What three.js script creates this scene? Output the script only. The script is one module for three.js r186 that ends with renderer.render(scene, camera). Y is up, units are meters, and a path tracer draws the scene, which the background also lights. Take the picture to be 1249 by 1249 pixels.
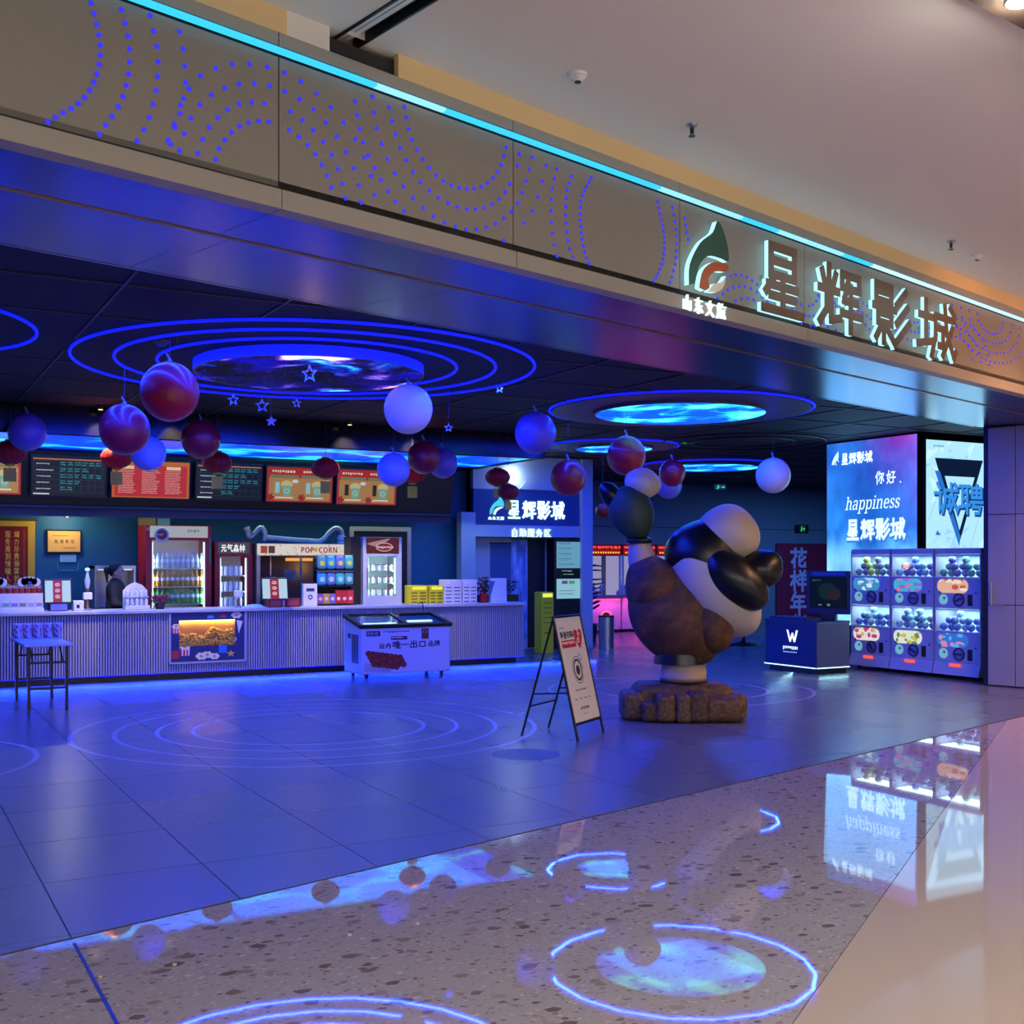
import * as THREE from 'three';
import { mergeGeometries } from 'three/addons/utils/BufferGeometryUtils.js';
import { RoundedBoxGeometry } from 'three/addons/geometries/RoundedBoxGeometry.js';
import { MarchingCubes } from 'three/addons/objects/MarchingCubes.js';
import { RectAreaLightUniformsLib } from 'three/addons/lights/RectAreaLightUniformsLib.js';

// ---------- camera, exposure, large lights ----------
const scene = new THREE.Scene();
scene.background = new THREE.Color(0x000000);
const FOCAL = 1400, HORIZON = 684, EYE = 1.7, YAW = 29.2 * Math.PI / 180;
const camera = new THREE.PerspectiveCamera(2 * Math.atan(624.5 / FOCAL) * 180 / Math.PI, 1, 0.1, 120);
camera.position.set(0, EYE, 0);
camera.rotation.y = -YAW;
camera.setViewOffset(1249, 1249, 0, 624.5 - HORIZON, 1249, 1249);
const renderer = new THREE.WebGLRenderer();
renderer.toneMapping = THREE.LinearToneMapping;
renderer.toneMappingExposure = 1.0;
renderer.shadowMap.enabled = true;
RectAreaLightUniformsLib.init();

const BLUE = new THREE.Color().setRGB(0.007, 0.032, 1);
const RING_POWER = 175, MALL_POWER = 7.6, MALL_WARM = new THREE.Color().setRGB(1, 0.94, 0.87);
function areaLight(w, h, color, intensity, position, target, name) {
  const l = new THREE.RectAreaLight(color, intensity, w, h);
  l.name = name; l.position.set(...position); l.lookAt(...target); scene.add(l); return l;
}
function pointLight(color, intensity, position, radius, name) {
  const l = new THREE.PointLight(color, intensity); l.name = name; l.position.set(...position);
  l.castShadow = true; l.shadow.radius = radius; scene.add(l); return l;
}
function spotLight(color, intensity, position, target, angle, penumbra, name, radius = 2) {
  const l = new THREE.SpotLight(color, intensity, 0, angle, penumbra); l.name = name; l.position.set(...position);
  l.target.position.set(...target); l.target.updateMatrixWorld(); l.castShadow = true; l.shadow.radius = radius; scene.add(l); return l;
}
// shop front frame: s runs along the front to the right, w towards the mall; the hall behind the camera is lit by ceiling panels
const FRONT = { x: 0.488, z: -5.396, turn: 15.1 * Math.PI / 180 };
const fx = (s, w) => [FRONT.x + s * Math.cos(FRONT.turn) + w * Math.sin(FRONT.turn), FRONT.z - s * Math.sin(FRONT.turn) + w * Math.cos(FRONT.turn)];
const CEIL = 3.7, SOFFIT = 3.51, MALL_CEIL = 4.56;
const hallPanels = [[-5, 6.2], [-0.6, 6.2], [3.2, 6.4], [8, 8.5], [-3, 10.5], [2.5, 10.5], [8, 12.5]];
for (const [s, w] of hallPanels) { const [x, z] = fx(s, w); areaLight(1.8, 1.2, MALL_WARM, MALL_POWER * 2.6, [x, MALL_CEIL - 0.06, z], [x, 0, z], 'hall_panel_light'); }
{ // lit shop windows across the hall
  for (const s of [-6, 0, 6, 12]) { const [x, z] = fx(s, 15.8), [tx, tz] = fx(s, 0); areaLight(4.6, 2.8, MALL_WARM, MALL_POWER * 0.06, [x, 1.6, z], [tx, 1.6, tz], 'window_light'); }
}
// pendant luminaires behind the viewer that throw light up at the hall ceiling
const pendants = [[-5, 7], [-0.5, 7], [4, 7.2], [9, 8]];
for (const [s, w] of pendants) { const [x, z] = fx(s, w); areaLight(3.2, 0.3, MALL_WARM, MALL_POWER * 5.5, [x, 3.42, z], [x, 6, z], 'pendant_uplight').rotateZ(FRONT.turn); }
// warm downlights of the hall near the right end of the shop front
const warmDowns = [[10.4, 1.3], [12.2, 2.2], [13.2, 1.0], [8.2, 5.2]];
for (const [s, w] of warmDowns) { const [x, z] = fx(s, w); spotLight(new THREE.Color().setRGB(1, 0.5, 0.26), 30, [x, MALL_CEIL - 0.05, z], [x, 0, z], 1.2, 0.8, 'downlight_beam', 3); }

const washers = [[9.4, 1.9], [11.2, 1.9], [13, 1.9]];
for (const [s, w] of washers) { const [x, z] = fx(s, w), [tx, tz] = fx(s + 0.2, 0); spotLight(new THREE.Color().setRGB(1, 0.4, 0.18), 9, [x, MALL_CEIL - 0.05, z], [tx, 3.5, tz], 0.8, 1, 'wall_washer_beam', 3); }

// ---------- helpers ----------
let seedState = 12345;
const rnd = () => { seedState = (seedState * 1664525 + 1013904223) >>> 0; return seedState / 4294967296; };
const rr = (a, b) => a + (b - a) * rnd();
const dirOf = (px, py) => { const u = (px - 624.5) / FOCAL, v = (HORIZON - py) / FOCAL; return [u * Math.cos(YAW) + Math.sin(YAW), v, u * Math.sin(YAW) - Math.cos(YAW)]; };
const atY = (px, py, y) => { const d = dirOf(px, py), k = (y - EYE) / d[1]; return [d[0] * k, y, d[2] * k]; };
const atZ = (px, py, z) => { const d = dirOf(px, py), k = z / d[2]; return [d[0] * k, EYE + d[1] * k, z]; };
const atX = (px, py, x) => { const d = dirOf(px, py), k = x / d[0]; return [x, EYE + d[1] * k, d[2] * k]; };
const atD = (px, py, k) => { const d = dirOf(px, py); return [d[0] * k, EYE + d[1] * k, d[2] * k]; };
const frontAt = (px, py, w = 0) => { // (s, y) on the plane of the shop front
  const d = dirOf(px, py), nx = Math.sin(FRONT.turn), nz = Math.cos(FRONT.turn);
  const k = (w + FRONT.x * nx + FRONT.z * nz) / (d[0] * nx + d[2] * nz), X = d[0] * k - FRONT.x, Z = d[2] * k - FRONT.z;
  return [X * Math.cos(FRONT.turn) - Z * Math.sin(FRONT.turn), EYE + d[1] * k];
};
const ORD = ['first', 'second', 'third', 'fourth', 'fifth', 'sixth', 'seventh', 'eighth', 'ninth', 'tenth', 'last'];
const used = {};
function numbered(name) { used[name] = (used[name] ?? -1) + 1; return used[name] ? name + '_' + String(used[name]).padStart(3, '0') : name; }
function mesh(name, geometry, material, parent) {
  const g = Array.isArray(geometry) ? (geometry.length === 1 ? geometry[0] : mergeGeometries(geometry.map((q) => { const c = q.index ? q.toNonIndexed() : q; for (const k of Object.keys(c.attributes)) if (!['position', 'normal', 'uv'].includes(k)) c.deleteAttribute(k); return c; }))) : geometry;
  const m = new THREE.Mesh(g, material); m.name = parent ? name : numbered(name); m.castShadow = m.receiveShadow = true;
  (parent ?? scene).add(m); return m;
}
function tag(o, label, category, group) { o.userData.label = label; o.userData.category = category; if (group) o.userData.group = group; return o; }
function thing(name, label, category, [x, y, z] = [0, 0, 0], turn = 0, group) {
  const o = new THREE.Group(); o.name = numbered(name); o.position.set(x, y, z); o.rotation.y = turn; scene.add(o); return tag(o, label, category, group);
}
function struct(name, [x, y, z] = [0, 0, 0], turn = 0) { const o = new THREE.Group(); o.name = numbered(name); o.position.set(x, y, z); o.rotation.y = turn; o.userData.kind = 'structure'; scene.add(o); return o; }
function copy(o, [x, y, z], label, group) { const c = o.clone(); c.name = numbered(o.name.replace(/_\d{3}$/, '')); c.position.set(x, y, z); c.userData = { ...o.userData }; if (label) c.userData.label = label; if (group) c.userData.group = group; scene.add(c); return c; }
const box = (w, h, d, x = 0, y = 0, z = 0) => new THREE.BoxGeometry(w, h, d).translate(x, y, z);
const rbox = (w, h, d, r, x = 0, y = 0, z = 0) => new RoundedBoxGeometry(w, h, d, 2, Math.min(r, w / 2.01, h / 2.01, d / 2.01)).translate(x, y, z);
const cyl = (r0, r1, h, x = 0, y = 0, z = 0, n = 24) => new THREE.CylinderGeometry(r0, r1, h, n).translate(x, y, z);
const sph = (r, x = 0, y = 0, z = 0, n = 24) => new THREE.SphereGeometry(r, n, Math.round(n * 0.7)).translate(x, y, z);
const plane = (w, h, x = 0, y = 0, z = 0) => new THREE.PlaneGeometry(w, h).translate(x, y, z);
function bar(a, b, r, n = 8) { const A = new THREE.Vector3(...a), B = new THREE.Vector3(...b), d = B.clone().sub(A); const g = new THREE.CylinderGeometry(r, r, d.length(), n); g.applyQuaternion(new THREE.Quaternion().setFromUnitVectors(new THREE.Vector3(0, 1, 0), d.normalize())); const c = A.add(B).multiplyScalar(0.5); return g.translate(c.x, c.y, c.z); }
const tube = (pts, r, seg = 24, n = 8, closed = false) => new THREE.TubeGeometry(new THREE.CatmullRomCurve3(pts.map((p) => new THREE.Vector3(...p)), closed), seg, r, n, closed);
const lathe = (pts, n = 20) => new THREE.LatheGeometry(pts.map((p) => new THREE.Vector2(...p)), n);
const extr = (pts, depth, holes = [], bevel = 0) => { const s = new THREE.Shape(pts.map((p) => new THREE.Vector2(...p))); for (const h of holes) s.holes.push(h); return new THREE.ExtrudeGeometry(s, { depth, bevelEnabled: bevel > 0, bevelSize: bevel, bevelThickness: bevel, bevelSegments: 2, curveSegments: 32 }); };
const circlePath = (x, y, r) => { const p = new THREE.Path(); p.absarc(x, y, r, 0, Math.PI * 2, true); return p; };
function metreUV(g, k = 1) { // uv in metres from the dominant axis
  const c = g.index ? g.toNonIndexed() : g, p = c.attributes.position, n = c.attributes.normal, uv = new Float32Array(p.count * 2);
  for (let i = 0; i < p.count; i++) { const ax = Math.abs(n.getX(i)), ay = Math.abs(n.getY(i)), az = Math.abs(n.getZ(i)); const [a, b] = ay >= ax && ay >= az ? [p.getX(i), p.getZ(i)] : ax > az ? [p.getZ(i), p.getY(i)] : [p.getX(i), p.getY(i)]; uv[2 * i] = a * k; uv[2 * i + 1] = b * k; }
  c.setAttribute('uv', new THREE.BufferAttribute(uv, 2)); return c;
}
// noise
const hash2 = (x, y, s) => { let h = Math.imul(x, 374761393) + Math.imul(y, 668265263) + Math.imul(s, 2147483647); h = Math.imul(h ^ (h >>> 13), 1274126177); return ((h ^ (h >>> 16)) >>> 0) / 4294967296; };
function vnoise(x, y, s, per) { const ix = Math.floor(x), iy = Math.floor(y), f = x - ix, g = y - iy, u = f * f * (3 - 2 * f), v = g * g * (3 - 2 * g), q = (n) => per ? ((n % per) + per) % per : n; const a = hash2(q(ix), q(iy), s), b = hash2(q(ix + 1), q(iy), s), c = hash2(q(ix), q(iy + 1), s), d = hash2(q(ix + 1), q(iy + 1), s); return a + (b - a) * u + (c - a) * v + (a - b - c + d) * u * v; }
const fbm = (x, y, s, oct = 5, per = 0) => { let t = 0, a = 0.5, k = 1; for (let i = 0; i < oct; i++) { t += a * vnoise(x * k, y * k, s + i, per * k); a *= 0.5; k *= 2; } return t; };
function canvas(w, h, draw, repeat) { const c = document.createElement('canvas'); c.width = w; c.height = h; const g = c.getContext('2d'); draw(g, w, h); const t = new THREE.CanvasTexture(c); t.colorSpace = THREE.SRGBColorSpace; if (repeat) { t.wrapS = t.wrapT = THREE.RepeatWrapping; t.repeat.set(...repeat); } return t; }
function pixels(w, h, f, srgb = true) { const d = new Uint8Array(w * h * 4); for (let y = 0; y < h; y++) for (let x = 0; x < w; x++) { const c = f(x / w, y / h, x, y), i = (y * w + x) * 4; d[i] = c[0]; d[i + 1] = c[1]; d[i + 2] = c[2]; d[i + 3] = 255; } const t = new THREE.DataTexture(d, w, h); t.magFilter = THREE.LinearFilter; t.minFilter = THREE.LinearFilter; t.wrapS = t.wrapT = THREE.RepeatWrapping; if (srgb) t.colorSpace = THREE.SRGBColorSpace; t.needsUpdate = true; return t; }
const mat = (color, roughness = 0.6, metalness = 0, more = {}) => new THREE.MeshStandardMaterial({ color, roughness, metalness, ...more });
const phys = (color, roughness = 0.5, more = {}) => new THREE.MeshPhysicalMaterial({ color, roughness, ...more });
const glow = (color, k = 1) => new THREE.MeshStandardMaterial({ color: 0x000000, roughness: 0.5, emissive: color, emissiveIntensity: k });
const screenMat = (tex, k = 1, rough = 0.25) => new THREE.MeshStandardMaterial({ color: 0x050505, roughness: rough, emissive: 0xffffff, emissiveMap: tex, emissiveIntensity: k });
const print = (tex, rough = 0.6) => new THREE.MeshStandardMaterial({ color: 0xffffff, map: tex, roughness: rough });

// ---------- lettering: strokes on a 0..20 grid, one pair of letters (a = 0 ... u = 20) for each point ----------
const HAND = 'bfif fbfsds bnik', MAN = 'gbbj eget', WALK = 'jftf jfjmht jjnjnplp obpktsuq sins rbtd', TREE = 'bgjg fbft fhbo fijm';
const GLYPHS = {
  星: 'fbpbpjfjfb ffpf gkdo emqm fppp ctst kkkt', 辉: 'fbfi cddg idhg biji eieobs gigrkq lelctcte lgtg odmk mksk louo pipt', 影: 'cbkbkgcgcb cdkd ghgi bimi dkkkkndndk gngt epcs ipls sbng tgnm ulmt', 城: 'bghg ebep aqio ' + WALK,
  自: 'kaid eeqeqtetee ejqj eoqo', 助: 'cbibiq cbcr cgig clil bskp kgtgssqr obojkt', 服: 'cbcmbt cbibisgs cgig clil lblt lbsbsgpg ljsjnt nltt', 务: 'ibch hdodck gesk empmotls jkioct', 区: 'sccccsts ofgp gfpp',
  你: MAN + ' kbig jetesh ofosms ljip qjtp', 好: 'fbcmjt iggnbt ahjg ldsdph phpsms klul', 诚: 'dbfe bhfhfrhp ' + WALK, 聘: 'bcjc dcdp hcht dghg dkhk bpjo ldtdtjljld lgtg pbpj kmum nmmpsprtot',
  花: 'bete gbgh oboh hico fmft sjlo lilrnssssp', 样: TREE + ' mboe sbqe lfuf ljtj kouo pfpu', 年: 'gach eere fjqj fjfo boto lelu', 华: 'gbbi fffl sckh lbljsjsh boto klku',
  元: 'edqd biti hihnct mimssssp', 气: 'fabh edsd ehqh dlolpstttq', 森: 'eeqe kakk keej keqj bnjn fkfu fnbs fnjr lntn pkpu pnls pnts', 林: TREE + ' lgug pbpu phkp phuo',
  业: 'hchs ncns chen shpn bsts', 内: 'dfdt dfrfrtot kbkhfo kipn', 唯: 'cehehococe mbji lglt lgtg lktk loto ltut pgpt pcqf', 一: 'bktk', 出: 'kbks edejqjqd cmcssssm', 口: 'dererrdrde', 品: 'gboboigigb blilitbtbl mltlttmtml', 牌: 'dbdmbt dhjh hbhh dmhmht oanc lctctjljlc lftf pcmo kouo qlqu',
  山: 'kbkr dhdrrr rhrs', 东: 'dere jbfkqk khktis gncr onsr', 文: 'kbke cfsf ofknct fgknst', 旅: 'fbfd beje eeembt ejijisgs mbkg meue shlj mjmsoq rkon ojts',
  先: 'gbdh feqe kbkj bjtj hjhnct mjmssssp', 进: 'dcfe bififp fpbs fpjsus iftf iktk lblkjp qbqp', 单: 'gaid oamd eeqeqlelee ehqh keku bptp', 位: MAN + ' nboe jftf limq rhps isus',
  竭: 'fbfe bfjf dheo ihgp bqjp mbsbsimimb mese mikn mktkstqs plmo pmro lnlrqr', 力: 'cgrgpsmr jbjjct', 尽: 'ecqcqiei ecekbr kitp immo hqnt', 责: 'dcrc efqf biti kaki ekeq ekqkqq kmiqct lqrt', 保: MAN + ' jcscsijijc hlul ninu nlir nltr', 驾: 'bdidhj ebbj lcscsililc elplop flfprpqt brnr', 护: HAND + ' obpd kfsfskkk kfkmit', 航: 'faed cdcmbt cdidis aljl fnfp obpd kfuf mjmnkt mjrjrsusup',
  周: 'dcdmbt dcrcrtpt ggog kekj gjoj hmnmnrhrhm', 到: 'bcmc gcdili jfmj cnln gjgs btmr pdpo tbttrt', 情: 'ebet bfbj gehh kdtd lgsg jjuj pbpj lllu llslst loso lqsq', 暖: 'bdgdgpbpbd bjgj tbkd kflh oeph terh jiui imum nimoht mosoku npuu', 人: 'kbjjct khst', 心: 'djco hhhroroo kemi qgtm',
  抖: HAND + ' lcne kgmj jnum qbqt', 音: 'kakd dere gfii ofmi bjtj flplptftfl fppp', 扫: HAND + ' ldtdtrlr lktk', 码: 'bdjd fdbl dkikirdrdk ldsdrj mdlktkssqs koro',
};
const strokesOf = (ch) => (GLYPHS[ch] ?? '').split(' ').filter(Boolean).map((s) => { const p = []; for (let i = 0; i + 1 < s.length; i += 2) p.push([(s.charCodeAt(i) - 97) / 20, (s.charCodeAt(i + 1) - 97) / 20]); return p; });
function han(g, text, x, y, size, lw, { vertical = false, gap = 1.12, squeeze = 1 } = {}) { // writes with (x, y) as the top left corner
  g.lineWidth = lw; g.lineCap = 'square'; g.lineJoin = 'miter';
  [...text].forEach((ch, i) => { const ox = x + (vertical ? 0 : i * size * squeeze * gap), oy = y + (vertical ? i * size * gap : 0);
    for (const st of strokesOf(ch)) { g.beginPath(); st.forEach(([a, b], k) => (k ? g.lineTo : g.moveTo).call(g, ox + a * size * squeeze, oy + b * size)); g.stroke(); } });
}
function letterBoxes(ch, w, h, t, depth, z = 0, grow = 0) { // a letter of flat bars in the xy plane, origin at its lower left
  const out = [];
  for (const st of strokesOf(ch)) for (let i = 0; i + 1 < st.length; i++) {
    const a = [st[i][0] * w, (1 - st[i][1]) * h], b = [st[i + 1][0] * w, (1 - st[i + 1][1]) * h], L = Math.hypot(b[0] - a[0], b[1] - a[1]) + t;
    out.push(new THREE.BoxGeometry(L + grow, t + grow, depth).rotateZ(Math.atan2(b[1] - a[1], b[0] - a[0])).translate((a[0] + b[0]) / 2, (a[1] + b[1]) / 2, z + depth / 2 + out.length * 0.00004));
  }
  return out;
}
const scribble = (g, x, y, w, h, rows, color, fill = 0.75) => { g.fillStyle = color; for (let r = 0; r < rows; r++) { let cx = x; const ch = h / rows; while (cx < x + w * (0.7 + 0.3 * rnd())) { const cw = ch * rr(0.3, 0.6); g.fillRect(cx, y + r * ch, cw, ch * fill * rr(0.5, 0.9)); cx += cw + ch * 0.18; } } };

// ---------- textures and materials ----------
const galaxy = (seed, tint, w = 512, h = 512, starry = 0.004) => pixels(w, h, (u, v, x, y) => {
  const a = fbm(u * 4, v * 4, seed, 6), b = fbm(u * 5 + 9, v * 5 + a * 2, seed + 20, 5), c = Math.max(0, Math.min(1, (a - 0.3) * 2.6)), e = Math.max(0, Math.min(1, (b - 0.42) * 4.2));
  const star = hash2(x, y, seed + 77) > 1 - starry ? 150 * hash2(x, y, seed + 78) + 60 : 0;
  return tint(c, e, a, b).map((q) => Math.min(255, Math.max(0, q + star)));
});
const discNebula = galaxy(3, (c, e, a, b) => [4 + 210 * e * e * c + 90 * Math.max(0, b - 0.56) * 4, 4 + 190 * e * e * e, 18 + 235 * Math.max(c * c * 0.5, e)], 512, 512, 0.012);
const discCyan = galaxy(11, (c, e) => [6 + 70 * e * e, 60 + 150 * e, 190 + 65 * c]);
const stripSky = galaxy(29, (c, e) => [0 + 40 * e * e, 50 + 120 * e, 190 + 60 * c], 1024, 256, 0.006);
stripSky.wrapS = THREE.MirroredRepeatWrapping;
const terrazzo = canvas(2048, 2048, (g, W, H) => { // 4 m square
  g.fillStyle = '#a0978c'; g.fillRect(0, 0, W, H);
  const chip = (x, y, r, col) => { for (const ox of [0, W, -W]) for (const oy of [0, H, -H]) { if (x + ox < -60 || x + ox > W + 60 || y + oy < -60 || y + oy > H + 60) continue; g.fillStyle = col; g.beginPath(); const n = 5 + ((x * 7 + y) | 0) % 4, q = (x * 13 + y * 7) | 0; for (let i = 0; i < n; i++) { const a = i / n * 6.283 + q, k = r * (0.6 + 0.55 * hash2(i, q, 5)); g.lineTo(x + ox + Math.cos(a) * k * 1.25, y + oy + Math.sin(a) * k * 0.85); } g.fill(); } };
  const cols = ['#887a6e', '#7c6c60', '#94877b', '#b2a596', '#b9aea1', '#9a8d80', '#6f5f54'];
  for (let i = 0; i < 16000; i++) chip(rnd() * W, rnd() * H, rr(1.5, 5), cols[(rnd() * 6) | 0]);
  for (let i = 0; i < 2600; i++) chip(rnd() * W, rnd() * H, rr(4, 9), cols[(rnd() * 7) | 0]);
  for (let i = 0; i < 420; i++) chip(rnd() * W, rnd() * H, rr(9, 20), cols[[0, 1, 6, 2][(rnd() * 4) | 0]]);
}, [0.25, 0.25]);
const stone = canvas(1024, 1024, (g, W, H) => { // 2 m square, honed grey stone with dark specks
  g.fillStyle = '#5e6064'; g.fillRect(0, 0, W, H);
  for (let i = 0; i < 9000; i++) { g.fillStyle = ['#54565a', '#6c6e72', '#4a4c50', '#62646a'][(rnd() * 4) | 0]; const r = rr(1, 3.2); g.fillRect(rnd() * W, rnd() * H, r, r * rr(0.6, 1.2)); }
  for (let i = 0; i < 700; i++) { g.fillStyle = '#2c2d30'; const r = rr(1.2, 3.2); g.fillRect(rnd() * W, rnd() * H, r, r); }
}, [0.5, 0.5]);
const stoneRough = pixels(256, 256, (u, v) => { const a = 70 + 60 * fbm(u * 8, v * 8, 51, 4, 8); return [a, a, a]; }, false); stoneRough.repeat.set(0.4, 0.4);
const M = {
  stoneA: new THREE.MeshPhysicalMaterial({ color: 0xffffff, map: stone, roughness: 0.27 }),
  stoneB: new THREE.MeshPhysicalMaterial({ color: 0xf2f2f4, map: stone, roughness: 0.31 }),
  stoneC: new THREE.MeshPhysicalMaterial({ color: 0xfafaf6, map: stone, roughness: 0.29 }),
  joint: mat(0x26262a, 0.8), inlay: mat(0x94969e, 0.3), terrazzo: phys(0xffffff, 0.022, { map: terrazzo, ior: 1.6 }), polished: phys(0xb9a68e, 0.035, { ior: 1.6 }),
  strip: mat(0x1c1c20, 0.35, 0.5), fascia: mat(0x8c8780, 0.55), lip: mat(0x98928a, 0.5), cream: mat(0xd9bd8c, 0.7), white: mat(0xd7d2cc, 0.85), whiteWall: mat(0xc4beb6, 0.8),
  soffit: mat(0x525a6c, 0.22, 0.92), jambPanel: mat(0x94969c, 0.4, 0.2), gold: mat(0x9a7d64, 0.35, 0.8), black: mat(0x0b0b0f, 0.35), ceilPanel: mat(0x0e0e13, 0.7), ceilBar: mat(0x2c2c36, 0.5), drum: mat(0x4c4c58, 0.45),
  blackGloss: mat(0x0a0a10, 0.16), tealWall: mat(0x0c5f86, 0.6), backWall: mat(0x6a8296, 0.6), panelWall: mat(0x9fb0bd, 0.55), darkWall: mat(0x181c26, 0.6), steel: mat(0xb4b6ba, 0.3, 0.9), darkSteel: mat(0x3a3c42, 0.4, 0.7),
  counterTop: mat(0xb9bcc6, 0.35), rib: mat(0xaaa9b4, 0.5), ribBack: mat(0x6d6c78, 0.7), bronze: mat(0x7a6452, 0.4, 0.3), red: mat(0xcc1a28, 0.4), whitePlastic: mat(0xd9dade, 0.4), yellow: mat(0xd0c41c, 0.45), blackPlastic: mat(0x101014, 0.4), navy: mat(0x0c2a6a, 0.45),
  glass: new THREE.MeshPhysicalMaterial({ color: 0xffffff, roughness: 0.02, transmission: 1, thickness: 0, ior: 1.45 }),
  dotGlow: glow(new THREE.Color().setRGB(0.03, 0.03, 1), 0.95), ringGlow: glow(new THREE.Color().setRGB(0.004, 0.01, 1), 1.5), cyanGlow: glow(new THREE.Color().setRGB(0.04, 0.6, 1), 1.2), coolGlow: glow(new THREE.Color().setRGB(0.6, 0.92, 1), 1.6),
  whiteGlow: glow(new THREE.Color().setRGB(1, 0.98, 0.93), 2.2), warmGlow: glow(new THREE.Color().setRGB(1, 0.72, 0.35), 2.2), teeth: glow(new THREE.Color().setRGB(0.45, 0.9, 1), 1.3),
};
M.fascia.map = pixels(128, 128, (u, v) => { const a = 246 + 9 * fbm(u * 16, v * 16, 91, 3, 16); return [a, a, a]; });

// ---------- floors ----------
const RINGS = [
  { c: [3.93, -11.27], rings: [2.3, 1.9, 1.5], hole: 1.16, art: discNebula, k: 1.8, lit: true },
  { c: [9.32, -12.14], rings: [1.72], hole: 1.14, art: discCyan, k: 2.8, lit: true, drum: true },
  { c: [11.25, -16.5], rings: [1.12], hole: 0.68, art: discCyan, k: 2.4, lit: true, drum: true },
  { c: [15.24, -18.86], rings: [1.4], hole: 1.05, art: discCyan, k: 2.4, lit: true, drum: true },
  { c: [-0.22, -10.96], rings: [1.5], hole: 1.0, art: discNebula, k: 1.0, lit: true },
];
{
  const floor = struct('floor');
  const clip = (poly, side) => { const out = []; for (let i = 0; i < poly.length; i++) { const a = poly[i], b = poly[(i + 1) % poly.length], da = side(a), db = side(b); if (da <= 0) out.push(a); if (da * db < 0) { const k = da / (da - db); out.push([a[0] + (b[0] - a[0]) * k, a[1] + (b[1] - a[1]) * k]); } } return out; };
  const w0 = ([x, z]) => (x - FRONT.x) * Math.sin(FRONT.turn) + (z - FRONT.z) * Math.cos(FRONT.turn) + 0.012;
  const slabPts = clip([[-7, -3], [27, -3], [27, -25], [-7, -25]], w0);
  const flat = (pts, y0, y1) => extr(pts.map(([x, z]) => [x, -z]), y1 - y0).rotateX(-Math.PI / 2).translate(0, y0, 0);
  mesh('base_slab', flat(slabPts, -0.2, -0.004), M.joint, floor);
  const TW = 0.835, TD = 0.95, tiles = [];
  for (let i = -9; i < 32; i++) for (let j = -21; j < 4; j++) {
    const x = 0.79 + i * TW, z = -6.48 + j * TD, g = 0.0032;
    const p = clip([[x + g, z + g], [x + TW - g, z + g], [x + TW - g, z + TD - g], [x + g, z + TD - g]], w0);
    if (p.length < 3) continue;
    const cx = p.reduce((a, q) => a + q[0], 0) / p.length, cz = p.reduce((a, q) => a + q[1], 0) / p.length, d = cx * Math.sin(YAW) - cz * Math.cos(YAW), X = cx * Math.cos(YAW) + cz * Math.sin(YAW);
    if (cx > 26.5 || cx < -6.6) continue;
    tiles.push({ p, d: d + (Math.abs(X / d) > 0.5 ? 100 : 0), m: [M.stoneA, M.stoneB, M.stoneC][Math.floor(hash2(i + 50, j + 50, 3) * 3)] });
  }
  tiles.sort((a, b) => a.d - b.d);
  tiles.slice(0, 290).forEach((t) => mesh('tile', metreUV(flat(t.p, -0.004, 0)), t.m, floor));
  mesh('tile_field', tiles.slice(290).map((t) => metreUV(flat(t.p, -0.004, 0))), M.stoneA, floor).userData.kind = 'stuff';
  for (const r of RINGS.slice(0, 5)) for (const q of [...r.rings, r.hole]) if (q !== 0.68) mesh('inlay_ring', new THREE.RingGeometry(q - 0.022, q + 0.022, 96).rotateX(-Math.PI / 2).translate(r.c[0], 0.0008, r.c[1]), M.inlay, floor);
  // the mall floor: speckled terrazzo, then plain polished stone beyond a slanting joint
  const cut = ([x, z]) => -((x - 2.94) * 0.77 + (z + 3.17) * 1.19), mallPts = clip([[-26, 24], [30, 24], [30, -16], [-26, -16]], (p) => -w0(p) + 0.024);
  const f2 = struct('floor'); mesh('terrazzo_slab', metreUV(flat(clip(mallPts, (p) => -cut(p)), -0.2, 0)), M.terrazzo, f2);
  mesh('brass_joint', box(0.014, 0.002, 2.6, 0.79, 0.0012, -4.1), M.strip, f2);
  const f3 = struct('floor'); mesh('polished_slab', metreUV(flat(clip(mallPts, (p) => cut(p) + 0.006), -0.2, 0)), M.polished, f3);
}

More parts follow.
